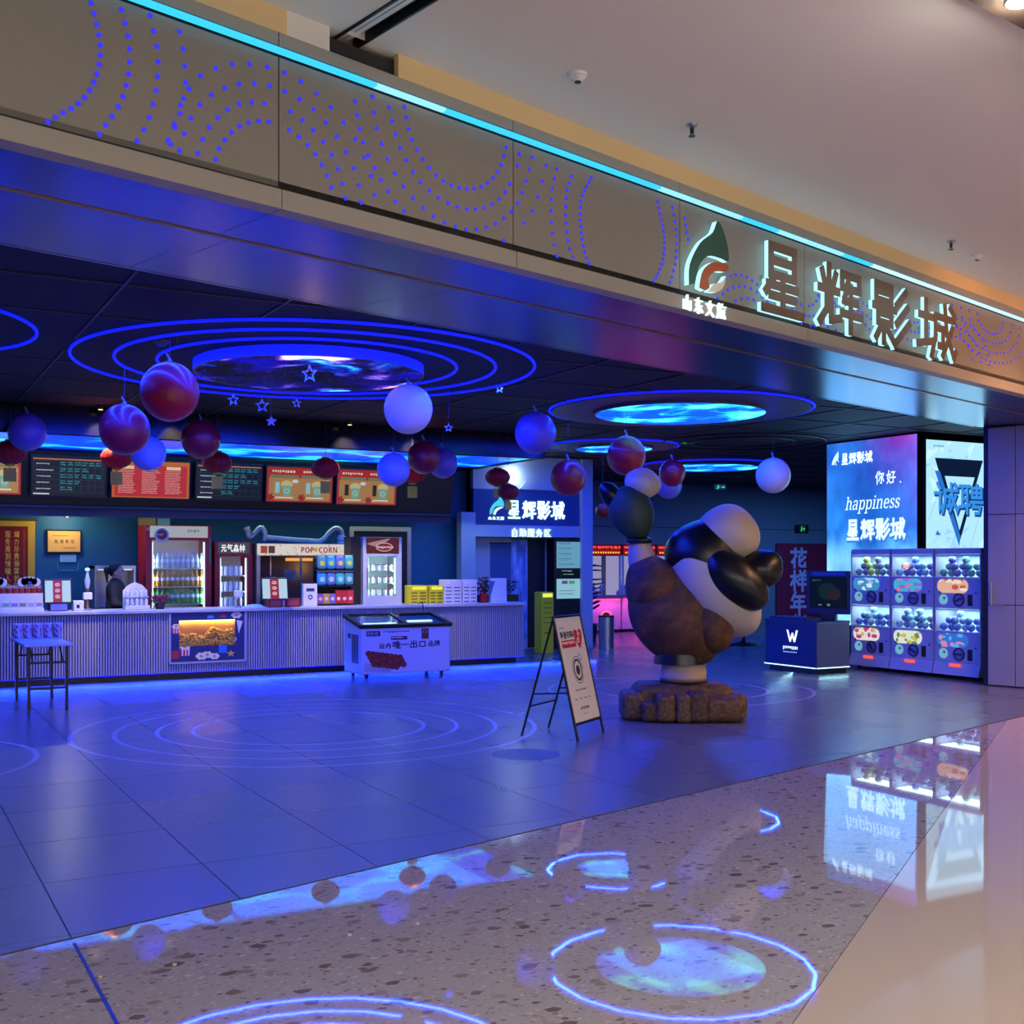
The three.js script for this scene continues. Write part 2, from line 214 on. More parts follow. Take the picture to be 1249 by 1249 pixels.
// ---------- shop front: fascia, soffit, hall ceiling ----------
{
  const front = struct('wall_front', [FRONT.x, 0, FRONT.z], FRONT.turn);
  const joints = [-14, frontAt(340, 160)[0], frontAt(626, 250)[0], frontAt(829, 300)[0], frontAt(981, 360)[0], 17];
  const LED_Y = 4.3, panels = [];
  for (let i = 0; i + 1 < joints.length; i++) { const a = joints[i] + 0.004, b = joints[i + 1] - 0.004; panels.push([a, b, mesh('fascia_panel', metreUV(box(b - a, LED_Y - 3.63, 0.03, (a + b) / 2, (LED_Y + 3.63) / 2, -0.015)), M.fascia, front)]); }
  mesh('backing', box(31, 0.94, 0.1, 1.5, 4.06, -0.095), M.joint, front);
  for (let i = 0; i + 1 < joints.length; i++) { const a = joints[i] + 0.003, b = joints[i + 1] - 0.003; mesh('lower_lip', box(b - a, 0.1, 0.12, (a + b) / 2, 3.56, -0.03), M.lip, front); }
  for (let i = 0; i + 1 < joints.length; i++) { const a = joints[i] + 0.003, b = joints[i + 1] - 0.003; mesh('upper_flange', box(b - a, 0.07, 0.03, (a + b) / 2, 4.395, -0.015), M.lip, front); }
  const [g0] = frontAt(350, 50), [g1] = frontAt(486, 88), [gm] = frontAt(402, 65);
  mesh('cove_filler', box(gm - g0, 0.13, 0.04, (gm + g0) / 2, 4.495, -0.02), M.white, front);
  mesh('cove_band', metreUV(box(g0 + 14, 0.13, 0.04, (g0 - 14) / 2, 4.495, -0.02)), M.cream, front); mesh('cove_band', metreUV(box(17 - g1, 0.13, 0.04, (17 + g1) / 2, 4.495, -0.02)), M.cream, front);
  // perforated dots lit from behind, in rows that follow arcs
  const dots = panels.map(() => []);
  const row = (n, pts) => { const c = new THREE.CatmullRomCurve3(pts.map(([x, y]) => { const [s, h] = frontAt(x, y); return new THREE.Vector3(s, h, 0); })); for (const p of c.getSpacedPoints(n - 1)) { const k = panels.findIndex(([a, b]) => p.x >= a + 0.012 && p.x <= b - 0.012); if (k >= 0 && p.y > 3.645 && p.y < 4.285) dots[k].push(new THREE.CylinderGeometry(0.0125, 0.0125, 0.006, 10).rotateX(Math.PI / 2).translate(p.x, p.y, 0.002)); } };
  const rows = [
    [16, [[111, 4], [121, 45], [122, 62], [118, 91], [101, 121], [58, 149]]], [12, [[148, 12], [156, 44], [158, 76], [150, 118], [121, 164]]], [10, [[183, 19], [191, 57], [192, 93], [182, 144], [167, 172]]], [9, [[219, 39], [225, 76], [225, 112], [217, 146], [196, 187]]],
    [18, [[260, 209], [266, 183], [289, 156], [311, 148], [334, 150], [356, 161], [377, 179], [393, 202], [404, 229], [406, 243]]], [17, [[241, 187], [253, 158], [284, 130], [311, 125], [350, 134], [378, 155], [400, 181], [414, 211], [421, 242]]], [18, [[219, 184], [231, 147], [252, 120], [281, 105], [313, 102], [346, 111], [378, 130], [404, 158], [424, 190], [435, 215], [440, 247]]], [19, [[208, 176], [214, 145], [237, 99], [268, 82], [303, 78], [354, 92], [388, 116], [417, 147], [441, 185], [455, 225], [458, 261]]],
    [20, [[493, 130], [501, 168], [514, 192], [538, 219], [565, 230], [590, 226], [608, 208], [617, 180]]], [21, [[474, 131], [487, 178], [510, 219], [541, 245], [572, 255], [602, 248], [622, 224], [631, 202], [633, 188]]], [23, [[454, 118], [458, 152], [478, 205], [498, 235], [522, 259], [548, 274], [573, 280], [606, 272], [631, 248], [645, 208], [649, 192]]], [12, [[433, 124], [440, 164], [455, 202], [475, 236], [499, 265], [513, 279]]], [8, [[600, 301], [622, 289], [632, 280], [648, 259], [658, 233], [666, 202]]],
    [10, [[679, 206], [673, 232], [672, 258], [674, 285], [679, 312], [683, 326]]], [13, [[697, 215], [691, 235], [690, 267], [694, 300], [705, 333]]], [18, [[721, 217], [709, 242], [708, 276], [714, 311], [725, 335]]], [18, [[802, 246], [810, 289], [808, 319], [792, 353]]], [14, [[820, 253], [825, 288], [823, 324], [812, 359]]], [4, [[835, 266], [839, 292]]],
    [10, [[873, 350], [886, 339], [900, 335], [912, 339], [930, 352]]], [10, [[875, 364], [889, 353], [905, 349], [920, 354], [936, 368]]], [9, [[884, 378], [897, 367], [912, 364], [928, 371], [940, 384]]], [6, [[898, 384], [912, 379], [926, 386]]],
  ];
  for (const [n, pts] of rows) row(n, pts);
  const arc = (cx, cy, r, a0, a1, n) => row(n, Array.from({ length: 9 }, (_, i) => { const a = a0 + (a1 - a0) * i / 8; return [cx + Math.cos(a) * r, cy + Math.sin(a) * r * 1.15 + (Math.cos(a) * r) * 0.34]; }));
  for (const [r, n] of [[16, 12], [26, 16], [36, 20], [46, 22]]) arc(1208, 388, r, 0, Math.PI, n);
  for (const [r, n] of [[18, 10], [28, 14], [38, 18]]) { arc(980, 352, r, 0.1, Math.PI, n); arc(1048, 412, r, Math.PI, 2 * Math.PI, n); arc(1168, 432, r, Math.PI, 2 * Math.PI, n); arc(1112, 372, r, 0.2, Math.PI * 0.9, n); }
  panels.forEach(([, , p], i) => { if (dots[i].length) { const o = mesh('light_dots', dots[i], M.dotGlow, p); o.userData.kind = 'stuff'; o.userData.label = 'rows of small blue lit dots in arcs'; } });
  // cyan light strip on the top edge
  { const [x, z] = fx(0, 0.028), led = thing('light_strip', 'long glowing cyan light strip along the top edge of the cinema fascia', 'light strip', [x, 4.32, z], FRONT.turn), pale = glow(new THREE.Color().setRGB(0.3, 0.78, 1), 1.2), cool = glow(new THREE.Color().setRGB(0.55, 0.85, 1), 1.2); // sold in half metre lengths of slightly different tint
    for (let k = 0; k < 62; k++) { const s = -14 + k * 0.5; mesh('led_segment', box(0.499, 0.018, 0.04, s + 0.25, 0, 0), s > 7 ? cool : [M.cyanGlow, M.cyanGlow, pale][Math.floor(hash2(k, 4, 6) * 3)], led); } }
  for (let s = -3; s < 15; s += 3) { const [x, z] = fx(s, 0.075), [tx, tz] = fx(s, 2); areaLight(3, 0.04, new THREE.Color().setRGB(0.1, 0.75, 1), 2.2, [x, 4.32, z], [tx, 4.25, tz], 'strip_light'); }
  // soffit behind the fascia: metal panels in three rows, a bronze trim between the first two
  const soffit = struct('ceiling', [FRONT.x, 0, FRONT.z], FRONT.turn), rowsW = [[-0.09, -0.62], [-0.65, -1.14], [-1.145, -1.67]];
  rowsW.forEach(([a, b], r) => { for (let i = 0; i + 1 < joints.length; i++) { const p = joints[i] + (r === 1 ? 0.1 : 0) + 0.0025, q = Math.min(13.63, joints[i + 1] + (r === 1 ? 0.1 : 0)) - 0.0025; if (q > p) mesh('soffit_panel', metreUV(box(q - p, 0.03, a - b, (p + q) / 2, SOFFIT + 0.015 + (r === 2 ? 0.012 : 0), (a + b) / 2)), M.soffit, soffit); } });
  mesh('bronze_trim', box(27.5, 0.03, 0.026, -0.25, SOFFIT + 0.008, -0.635), M.gold, soffit);
  mesh('soffit_backing', box(27.5, 0.1, 1.72, -0.25, SOFFIT + 0.1, -0.86), M.joint, soffit);
  mesh('soffit_return', box(27.5, 0.22, 0.03, -0.25, SOFFIT + 0.12, -1.69), M.soffit, soffit);
  // hall ceiling with a diffuser slot, and a dark dropped band at the far side
  const hall = struct('ceiling', [FRONT.x, 0, FRONT.z], FRONT.turn), sl = [frontAt(420, 70)[0]];
  const slotHole = new THREE.Path(); const sa = atY(408, 60, MALL_CEIL), sb = atY(515, -6, MALL_CEIL);
  const toLocal = ([x, , z]) => { const X = x - FRONT.x, Z = z - FRONT.z; return [X * Math.cos(FRONT.turn) - Z * Math.sin(FRONT.turn), X * Math.sin(FRONT.turn) + Z * Math.cos(FRONT.turn)]; };
  const A = toLocal(sa), B = toLocal(sb), dl = Math.hypot(B[0] - A[0], B[1] - A[1]), ux = (B[0] - A[0]) / dl, uz = (B[1] - A[1]) / dl, SW = 0.085;
  const E2 = [A[0] + ux * 2.6, A[1] + uz * 2.6], S2 = [A[0] + ux * 0.06, A[1] + uz * 0.06];
  slotHole.setFromPoints([[S2[0] - uz * SW, S2[1] + ux * SW], [E2[0] - uz * SW, E2[1] + ux * SW], [E2[0] + uz * SW, E2[1] - ux * SW], [S2[0] + uz * SW, S2[1] - ux * SW]].map(([a, b]) => new THREE.Vector2(a, -b)));
  mesh('ceiling_slab', metreUV(extr([[-14, 0], [17, 0], [17, -16], [-14, -16]], 0.12, [slotHole]).rotateX(-Math.PI / 2).translate(0, MALL_CEIL, 0)), M.white, hall);
  mesh('slab_above', box(31, 0.05, 16, 1.5, MALL_CEIL + 0.35, 8), M.joint, hall);
  const vent = tag(new THREE.Group(), 'long slotted air diffuser in the white hall ceiling', 'vent'); vent.name = numbered('air_diffuser'); vent.position.set(FRONT.x, 0, FRONT.z); vent.rotation.y = FRONT.turn; scene.add(vent);
  const along = Math.atan2(-uz, ux), blade = (off, w, y) => box(2.5, 0.06, w, 0, 0, 0).rotateY(along).translate((S2[0] + E2[0]) / 2 - uz * off, y, (S2[1] + E2[1]) / 2 + ux * off);
  for (const off of [-0.076, 0.076]) mesh('frame_rail', blade(off, 0.014, MALL_CEIL + 0.02), M.strip, vent);
  for (const off of [-0.012, 0.028]) mesh('blade', blade(off, 0.03, MALL_CEIL + 0.05), M.whitePlastic, vent);
  // bronze dropped band with a downlight, top right
  const b0 = toLocal(atY(1180, 0, 4.44)), b1 = toLocal(atY(1249, 36, 4.44)), bl = Math.hypot(b1[0] - b0[0], b1[1] - b0[1]), vx = (b1[0] - b0[0]) / bl, vz = (b1[1] - b0[1]) / bl;
  mesh('dropped_band', extr([[b0[0] - vx * 6, -(b0[1] - vz * 6)], [b1[0] + vx * 5, -(b1[1] + vz * 5)], [b1[0] + vx * 5 - vz * 3, -(b1[1] + vz * 5 + vx * 3)], [b0[0] - vx * 6 - vz * 3, -(b0[1] - vz * 6 + vx * 3)]].reverse(), 0.118).rotateX(-Math.PI / 2).translate(0, 4.44, 0), mat(0x3a2c20, 0.6), hall);
  const dp = atY(1244, 6, 4.42), dn = thing('downlight', 'round recessed downlight glowing in the dark brown ceiling band', 'downlight', [dp[0], 4.44, dp[2]]);
  mesh('trim_ring', new THREE.TorusGeometry(0.06, 0.012, 8, 24).rotateX(Math.PI / 2), M.whitePlastic, dn); mesh('lens', cyl(0.052, 0.052, 0.01, 0, -0.002, 0), M.whiteGlow, dn);
  pointLight(MALL_WARM, 1.5, [dp[0], 4.38, dp[2]], 2, 'downlight_beam');
  // hall shell behind the camera with lit shop windows
  const wb = struct('wall_back', [FRONT.x, 0, FRONT.z], FRONT.turn); mesh('plaster', box(31, 4.8, 0.2, 1.5, 2.4, 16.1), M.whiteWall, wb);
  for (const s of [-6, 0, 6, 12]) { const wn = struct('window', [FRONT.x, 0, FRONT.z], FRONT.turn); mesh('lit_window_pane', box(4.8, 3, 0.04, s, 1.62, 15.96), glow(MALL_WARM, 0.3), wn); mesh('window_frame', [box(0.08, 3.1, 0.08, s - 2.44, 1.62, 15.95), box(0.08, 3.1, 0.08, s + 2.44, 1.62, 15.95), box(4.96, 0.08, 0.08, s, 3.16, 15.95)], M.darkSteel, wn); }
  const wl = struct('wall_left', [FRONT.x, 0, FRONT.z], FRONT.turn); mesh('plaster', box(0.2, 4.8, 16.4, -14.1, 2.4, 8), M.whiteWall, wl);
  const wr = struct('wall_right', [FRONT.x, 0, FRONT.z], FRONT.turn); mesh('plaster', box(0.2, 4.8, 16.4, 17.1, 2.4, 8), M.whiteWall, wr); mesh('front_return', box(3.3, 3.7, 0.12, 15.35, 1.85, -0.06), M.lip, wr);
  for (const [s, w] of hallPanels) { const [x, z] = fx(s, w), o = thing('ceiling_light', 'square white ceiling light panel over the hall behind the viewer', 'ceiling light', [x, MALL_CEIL - 0.025, z], FRONT.turn, 'hall ceiling panels'); mesh('frame', [box(1.84, 0.03, 0.04, 0, 0, 0.6), box(1.84, 0.03, 0.04, 0, 0, -0.6), box(0.04, 0.03, 1.2, 0.9), box(0.04, 0.03, 1.2, -0.9)], M.whitePlastic, o); mesh('diffuser', box(1.76, 0.01, 1.16), M.whiteGlow, o); }
  for (const [s, w] of pendants) { const [x, z] = fx(s, w), o = thing('pendant_light', 'long suspended uplight over the hall behind the viewer', 'pendant light', [x, 3.4, z], FRONT.turn, 'hall uplights'); mesh('trough', rbox(3.3, 0.05, 0.34, 0.01, 0, -0.02, 0), M.whitePlastic, o); mesh('diffuser', box(3.2, 0.01, 0.3, 0, 0.008, 0), M.whiteGlow, o); for (const q of [-1.4, 1.4]) mesh('wire', bar([q, 0, 0], [q, MALL_CEIL - 3.4, 0], 0.004, 5), M.steel, o); }
  washers.forEach(([s, w], i) => { const [x, z] = fx(s, w), o = thing('wall_washer', ['first', 'second', 'last'][i] + ' small warm wall washer in the hall ceiling facing the sign', 'wall washer', [x, MALL_CEIL - 0.012, z], FRONT.turn, 'warm wall washers'); mesh('trim_ring', new THREE.TorusGeometry(0.035, 0.006, 8, 20).rotateX(Math.PI / 2), M.whitePlastic, o); mesh('lens', cyl(0.03, 0.03, 0.004), M.warmGlow, o); });
  for (const [s, w] of warmDowns) { const [x, z] = fx(s, w), o = thing('downlight', 'warm recessed downlight in the white hall ceiling beyond the picture', 'downlight', [x, MALL_CEIL - 0.004, z], 0, 'warm hall downlights'); mesh('trim_ring', new THREE.TorusGeometry(0.07, 0.01, 8, 24).rotateX(Math.PI / 2), M.whitePlastic, o); mesh('lens', cyl(0.06, 0.06, 0.004), M.warmGlow, o); }
  // small fittings on the hall ceiling
  const sprinkler = (px, py, label) => { const p = atY(px, py, MALL_CEIL), o = thing('sprinkler', label, 'sprinkler', [p[0], MALL_CEIL, p[2]]); mesh('rosette', lathe([[0.001, -0.022], [0.03, -0.018], [0.042, 0]], 20), M.steel, o); mesh('head', [cyl(0.012, 0.012, 0.04, 0, -0.04, 0, 10), bar([-0.014, -0.03, 0], [-0.01, -0.075, 0], 0.003), bar([0.014, -0.03, 0], [0.01, -0.075, 0], 0.003), cyl(0.024, 0.02, 0.004, 0, -0.078, 0, 16)], M.darkSteel, o); };
  sprinkler(844, 152, 'chrome sprinkler head in the hall ceiling nearest the air diffuser side'); sprinkler(1160, 294, 'dark sprinkler head in the hall ceiling beside the smoke detector');
  const detector = (px, py, label) => { const p = atY(px, py, MALL_CEIL), o = thing('smoke_detector', label, 'detector', [p[0], MALL_CEIL, p[2]]); mesh('base', cyl(0.055, 0.055, 0.018, 0, -0.009, 0), M.whitePlastic, o); mesh('dome', lathe([[0.001, -0.05], [0.025, -0.046], [0.045, -0.02], [0.046, -0.016]], 24), M.whitePlastic, o); mesh('sensor_slot', cyl(0.02, 0.02, 0.006, 0, -0.05, 0, 16), M.strip, o); };
  detector(705, 90, 'small white dome camera on the hall ceiling above the dotted fascia'); detector(1192, 311, 'white smoke detector on the hall ceiling above the last sign letter');
}

// ---------- lobby shell ----------
const COUNTER_Z = -16.65;
{
  const edge = (w) => [fx(-8, w), fx(27, w)];
  const [e0, e1] = edge(-0.2), ceiling = struct('ceiling');
  const holes = [];
  mesh('ceiling_deck', metreUV(extr([[-7, 25], [27, 25], [e1[0], -e1[1]], [e0[0], -e0[1]]], 0.1, holes).rotateX(-Math.PI / 2).translate(0, CEIL, 0)), M.ceilPanel, ceiling);
  mesh('upper_deck', extr([[-7, 25], [27, 25], [e1[0], -e1[1]], [e0[0], -e0[1]]], 0.05).rotateX(-Math.PI / 2).translate(0, CEIL + 0.5, 0), M.black, ceiling);
  const clear = (x, z) => RINGS.every((r) => Math.hypot(x - r.c[0], z - r.c[1]) > Math.max(...r.rings) + 0.05);
  const run = (a, b, fixed, alongX) => { let s = null; for (let t = a; t <= b + 1e-6; t += 0.1) { const x = alongX ? t : fixed, z = alongX ? fixed : t, ok = clear(x, z) && (x - FRONT.x) * Math.sin(FRONT.turn) + (z - FRONT.z) * Math.cos(FRONT.turn) < -1.7; if (ok && s === null) s = t; if ((!ok || t + 0.1 > b) && s !== null) { const L = t - s; if (L > 0.25) mesh('ceiling_bar', alongX ? box(L, 0.012, 0.024, s + L / 2, CEIL - 0.005, fixed) : box(0.024, 0.012, L, fixed, CEIL - 0.0052, s + L / 2), M.ceilBar, ceiling); s = null; } } };
  for (let x = -2; x < 22; x += 1.2) run(-24, -7, x, false);
  for (let z = -23; z < -7; z += 1.2) run(-2, 22, z, true);
  const wall = (name, w, h, d, x, y, z, m) => { const s = struct(name); mesh('wall_face', metreUV(box(w, h, d, x, y, z)), m, s); return s; };
  wall('wall_left', 0.2, CEIL + 0.5, 22, -6.9, (CEIL + 0.5) / 2, -14, M.darkWall);
  wall('wall_counter', 16.6, CEIL, 0.2, 1.5, CEIL / 2, -19.4, M.tealWall);
  wall('wall_far', 14.6, CEIL, 0.2, 19.6, CEIL / 2, -24.1, M.backWall);
  mesh('wall_seam', box(13, 0.012, 0.01, 19.6, 2.56, -23.995), M.darkWall, scene.getObjectByName('wall_far'));
  wall('wall_side', 0.2, CEIL, 16, 26.9, CEIL / 2, -17, M.darkWall);
  wall('wall_return', 0.3, CEIL, 4.6, 12.5, CEIL / 2, -21.7, M.panelWall);
  // ring lights and lit discs
  RINGS.forEach((r, i) => {
    const [cx, cz] = r.c, where = ['over the freezer side of the lobby', 'above the boulder sculpture', 'in front of the self service wall', 'over the arcade at the back', 'at the left edge of the lobby ceiling'][i];
    const ring = thing('ceiling_ring_light', ['four glowing blue rings round a galaxy disc ' + where, 'blue rimmed ring light with a large cyan sky disc ' + where, 'small ring light with a cyan sky disc ' + where, 'farthest blue ring light with a cyan disc ' + where, 'blue ring light cut off ' + where][i], 'ceiling light', [cx, CEIL, cz]);
    const drop = i ? 0.07 : 0.1;
    mesh('drum_wall', new THREE.CylinderGeometry(r.hole, r.hole, drop, 72, 1, true).translate(0, -drop / 2, 0), i ? M.drum : M.ringGlow, ring);
    mesh('sky_disc_light', new THREE.CircleGeometry(r.hole - 0.03, 72).rotateX(Math.PI / 2).translate(0, -drop, 0), screenMat(r.art, r.k, 1), ring); mesh('disc_rim', new THREE.RingGeometry(r.hole - 0.03, r.hole, 72).rotateX(Math.PI / 2).translate(0, -drop, 0), M.black, ring);
    if (r.drum) mesh('drum_plate', extr(Array.from({ length: 64 }, (_, k) => [Math.cos(k / 32 * Math.PI) * (r.rings[0] - 0.03), Math.sin(k / 32 * Math.PI) * (r.rings[0] - 0.03)]), 0.03, [circlePath(0, 0, r.hole)]).rotateX(-Math.PI / 2).translate(0, -0.032, 0), M.drum, ring);
    for (const q of r.rings) {
      mesh('led_ring', new THREE.TorusGeometry(q, 0.015, 8, 120).rotateX(Math.PI / 2).translate(0, -0.012, 0), M.ringGlow, ring);
      const n = Math.max(6, Math.round(q * 11)); // the ring's own light, in straight runs just under it
      for (let k = 0; k < n; k++) { const a = (k + 0.5) / n * Math.PI * 2, x = cx + Math.cos(a) * q, z = cz + Math.sin(a) * q, l = new THREE.RectAreaLight(BLUE, RING_POWER * 0.8, 0.045, 2 * Math.PI * q / n); l.name = 'ring_light'; l.position.set(x, CEIL - 0.04, z); l.rotation.set(-Math.PI / 2, 0, 0); l.rotation.order = 'YXZ'; l.rotation.y = -a; scene.add(l); }
    }
    const q = r.hole * 1.3; areaLight(q, q, i && i < 4 ? new THREE.Color().setRGB(0.05, 0.4, 1) : new THREE.Color().setRGB(0.15, 0.12, 1), i && i < 4 ? 1.6 : 1.2, [cx, CEIL - drop - 0.01, cz], [cx, 0, cz], 'disc_light');
  });
  // ceiling panel lamp of the side hall, round the corner behind the billboards
  { const o = thing('ceiling_light', 'square cool ceiling panel in the side hall behind the billboard column', 'ceiling light', [21.5, CEIL - 0.02, -20]); mesh('frame', [box(1.7, 0.03, 0.05, 0, 0, 0.82), box(1.7, 0.03, 0.05, 0, 0, -0.82), box(0.05, 0.03, 1.6, 0.82), box(0.05, 0.03, 1.6, -0.82)], M.whitePlastic, o); mesh('diffuser', box(1.6, 0.01, 1.6), glow(new THREE.Color().setRGB(0.1, 0.4, 1), 1.5), o); areaLight(1.5, 1.5, new THREE.Color().setRGB(0.14, 0.38, 1), 26, [21.5, CEIL - 0.05, -20], [21.5, 0, -20], 'side_hall_light'); }
  // unlit rings on the dark ceiling at the right
  for (const [q, k] of [[1.35, 'wide'], [0.85, 'narrow']]) tag(mesh('ceiling_ring', new THREE.TorusGeometry(q, 0.016, 8, 90).rotateX(Math.PI / 2).translate(12.75, CEIL - 0.02, -14.9), M.ceilBar), k + ' unlit metal ring on the black ceiling by the billboard', 'ceiling ring');
  // right jamb of the opening
  const jamb = struct('wall_jamb', [FRONT.x, 0, FRONT.z], FRONT.turn);
  mesh('core', box(0.5, CEIL - 0.1, 1.6, 13.91, (CEIL - 0.1) / 2, -0.83), M.darkSteel, jamb);
  for (const [a, b] of [[0.02, 1.1], [1.11, 2.32], [2.33, 3.5]]) for (const [z0, z1] of [[-1.56, -1.2], [-1.19, -0.72]]) mesh('jamb_panel', rbox(0.02, b - a, z1 - z0, 0.004, 13.65, (a + b) / 2, (z0 + z1) / 2), M.jambPanel, jamb);
  mesh('jamb_post', rbox(0.1, 3.5, 0.1, 0.03, 13.63, 1.75, -0.66), mat(0x16203a, 0.4, 0.4), jamb);
  mesh('door_handle', [bar([13.59, 1.1, -1.5], [13.59, 1.42, -1.5], 0.012), bar([13.59, 1.14, -1.5], [13.65, 1.14, -1.5], 0.009), bar([13.59, 1.38, -1.5], [13.65, 1.38, -1.5], 0.009), bar([13.6, 1.1, -1.5], [13.6, 1.1, -1.3], 0.009)], M.steel, jamb);
}

// ---------- sign on the fascia ----------
{
  const spots = [[916, 973, 291, 397, '星'], [988, 1041, 316, 417, '辉'], [1055, 1100, 341, 432, '影'], [1111, 1157, 361, 448, '城']];
  const words = ['first and widest lit sign character on the fascia, beside the swirl emblem', 'second lit sign character on the fascia, with upright strokes at its left', 'third lit sign character on the fascia, with slanting strokes at its right', 'last lit sign character on the fascia, nearest the right edge'];
  spots.forEach(([x0, x1, y0, y1, ch], i) => {
    const ym = (y0 + y1) / 2, [s0] = frontAt(x0, ym), [s1] = frontAt(x1, ym), H = 0.55, yc = frontAt((x0 + x1) / 2, ym)[1], [wx, wz] = fx(s0, 0.035), W = s1 - s0;
    const o = thing('sign_letter', words[i], 'sign letter', [wx, yc - H / 2, wz], FRONT.turn, 'sign characters on the fascia');
    mesh('lit_return', letterBoxes(ch, W, H, 0.07, 0.034), M.teeth, o); mesh('bronze_face', letterBoxes(ch, W, H, 0.07, 0.005, 0.0355, 0.003), M.bronze, o);
    mesh('stand_off', [0.2, 0.8].map((k) => cyl(0.008, 0.008, 0.04, W * k, H * 0.5, -0.018, 8).rotateX(0)), M.steel, o);
  });
  { const [s] = frontAt(1035, 370), [x, z] = fx(s, 0.2), [tx, tz] = fx(s, -1); areaLight(3.2, 0.4, new THREE.Color().setRGB(0.5, 0.85, 1), 0.35, [x, 3.96, z], [tx, 3.96, tz], 'sign_light'); }
  // emblem: a peaked leaf over a curl, and four small lit characters
  const [s0, y0] = frontAt(826, 350), [s1, y1] = frontAt(881, 300), W = s1 - s0, top = frontAt(866, 272)[1], [wx, wz] = fx(s0, 0.03), H = top - y0;
  const e = thing('emblem_sign', 'lit emblem of a green peaked leaf over a red curl with four small white characters', 'emblem', [wx, y0, wz], FRONT.turn);
  const shape = (pts, curve) => { const q = new THREE.SplineCurve(pts.map(([a, b]) => new THREE.Vector2(a * W, b * H))).getPoints(40); return new THREE.ExtrudeGeometry(new THREE.Shape(q), { depth: 0.04, bevelEnabled: false }); };
  const leaf = [[0.08, 0.02], [0.1, 0.3], [0.32, 0.62], [0.6, 0.82], [0.72, 1.0], [0.9, 0.78], [0.96, 0.5], [0.78, 0.5], [0.5, 0.48], [0.3, 0.32], [0.2, 0.06]], curl = [[0.3, 0.02], [0.38, 0.26], [0.62, 0.42], [0.94, 0.44], [0.9, 0.34], [0.66, 0.3], [0.5, 0.18], [0.52, 0.06], [0.42, 0.0]], hook = [[0.5, 0.0], [0.62, 0.12], [0.8, 0.18], [0.9, 0.28], [0.82, 0.1], [0.68, 0.02]];
  for (const [name, pts, m] of [['leaf', leaf, mat(0x2f5a4c, 0.5)], ['curl', curl, mat(0xa8542e, 0.5)], ['hook', hook, mat(0xd6cbb8, 0.5)]]) { const p = mesh(name + '_return', shape(pts), M.teeth, e); mesh(name + '_face', shape(pts).scale(1, 1, 0.1).translate(0, 0, 0.041), m, p); }
  const cw = W * 0.2; [...'山东文旅'].forEach((ch, i) => mesh('small_lit_character', letterBoxes(ch, cw, 0.12, 0.009, 0.02).map((g) => g.translate(i * W * 0.25 + 0.01, -0.17, 0)), glow(0xeaffff, 1.2), e));
  { const [x, z] = fx(s0 + W / 2, 0.3), [tx, tz] = fx(s0 + W / 2, -1); areaLight(0.6, 0.4, new THREE.Color().setRGB(0.75, 0.95, 1), 0.5, [x, y0, z], [tx, y0, tz], 'emblem_light'); }
}

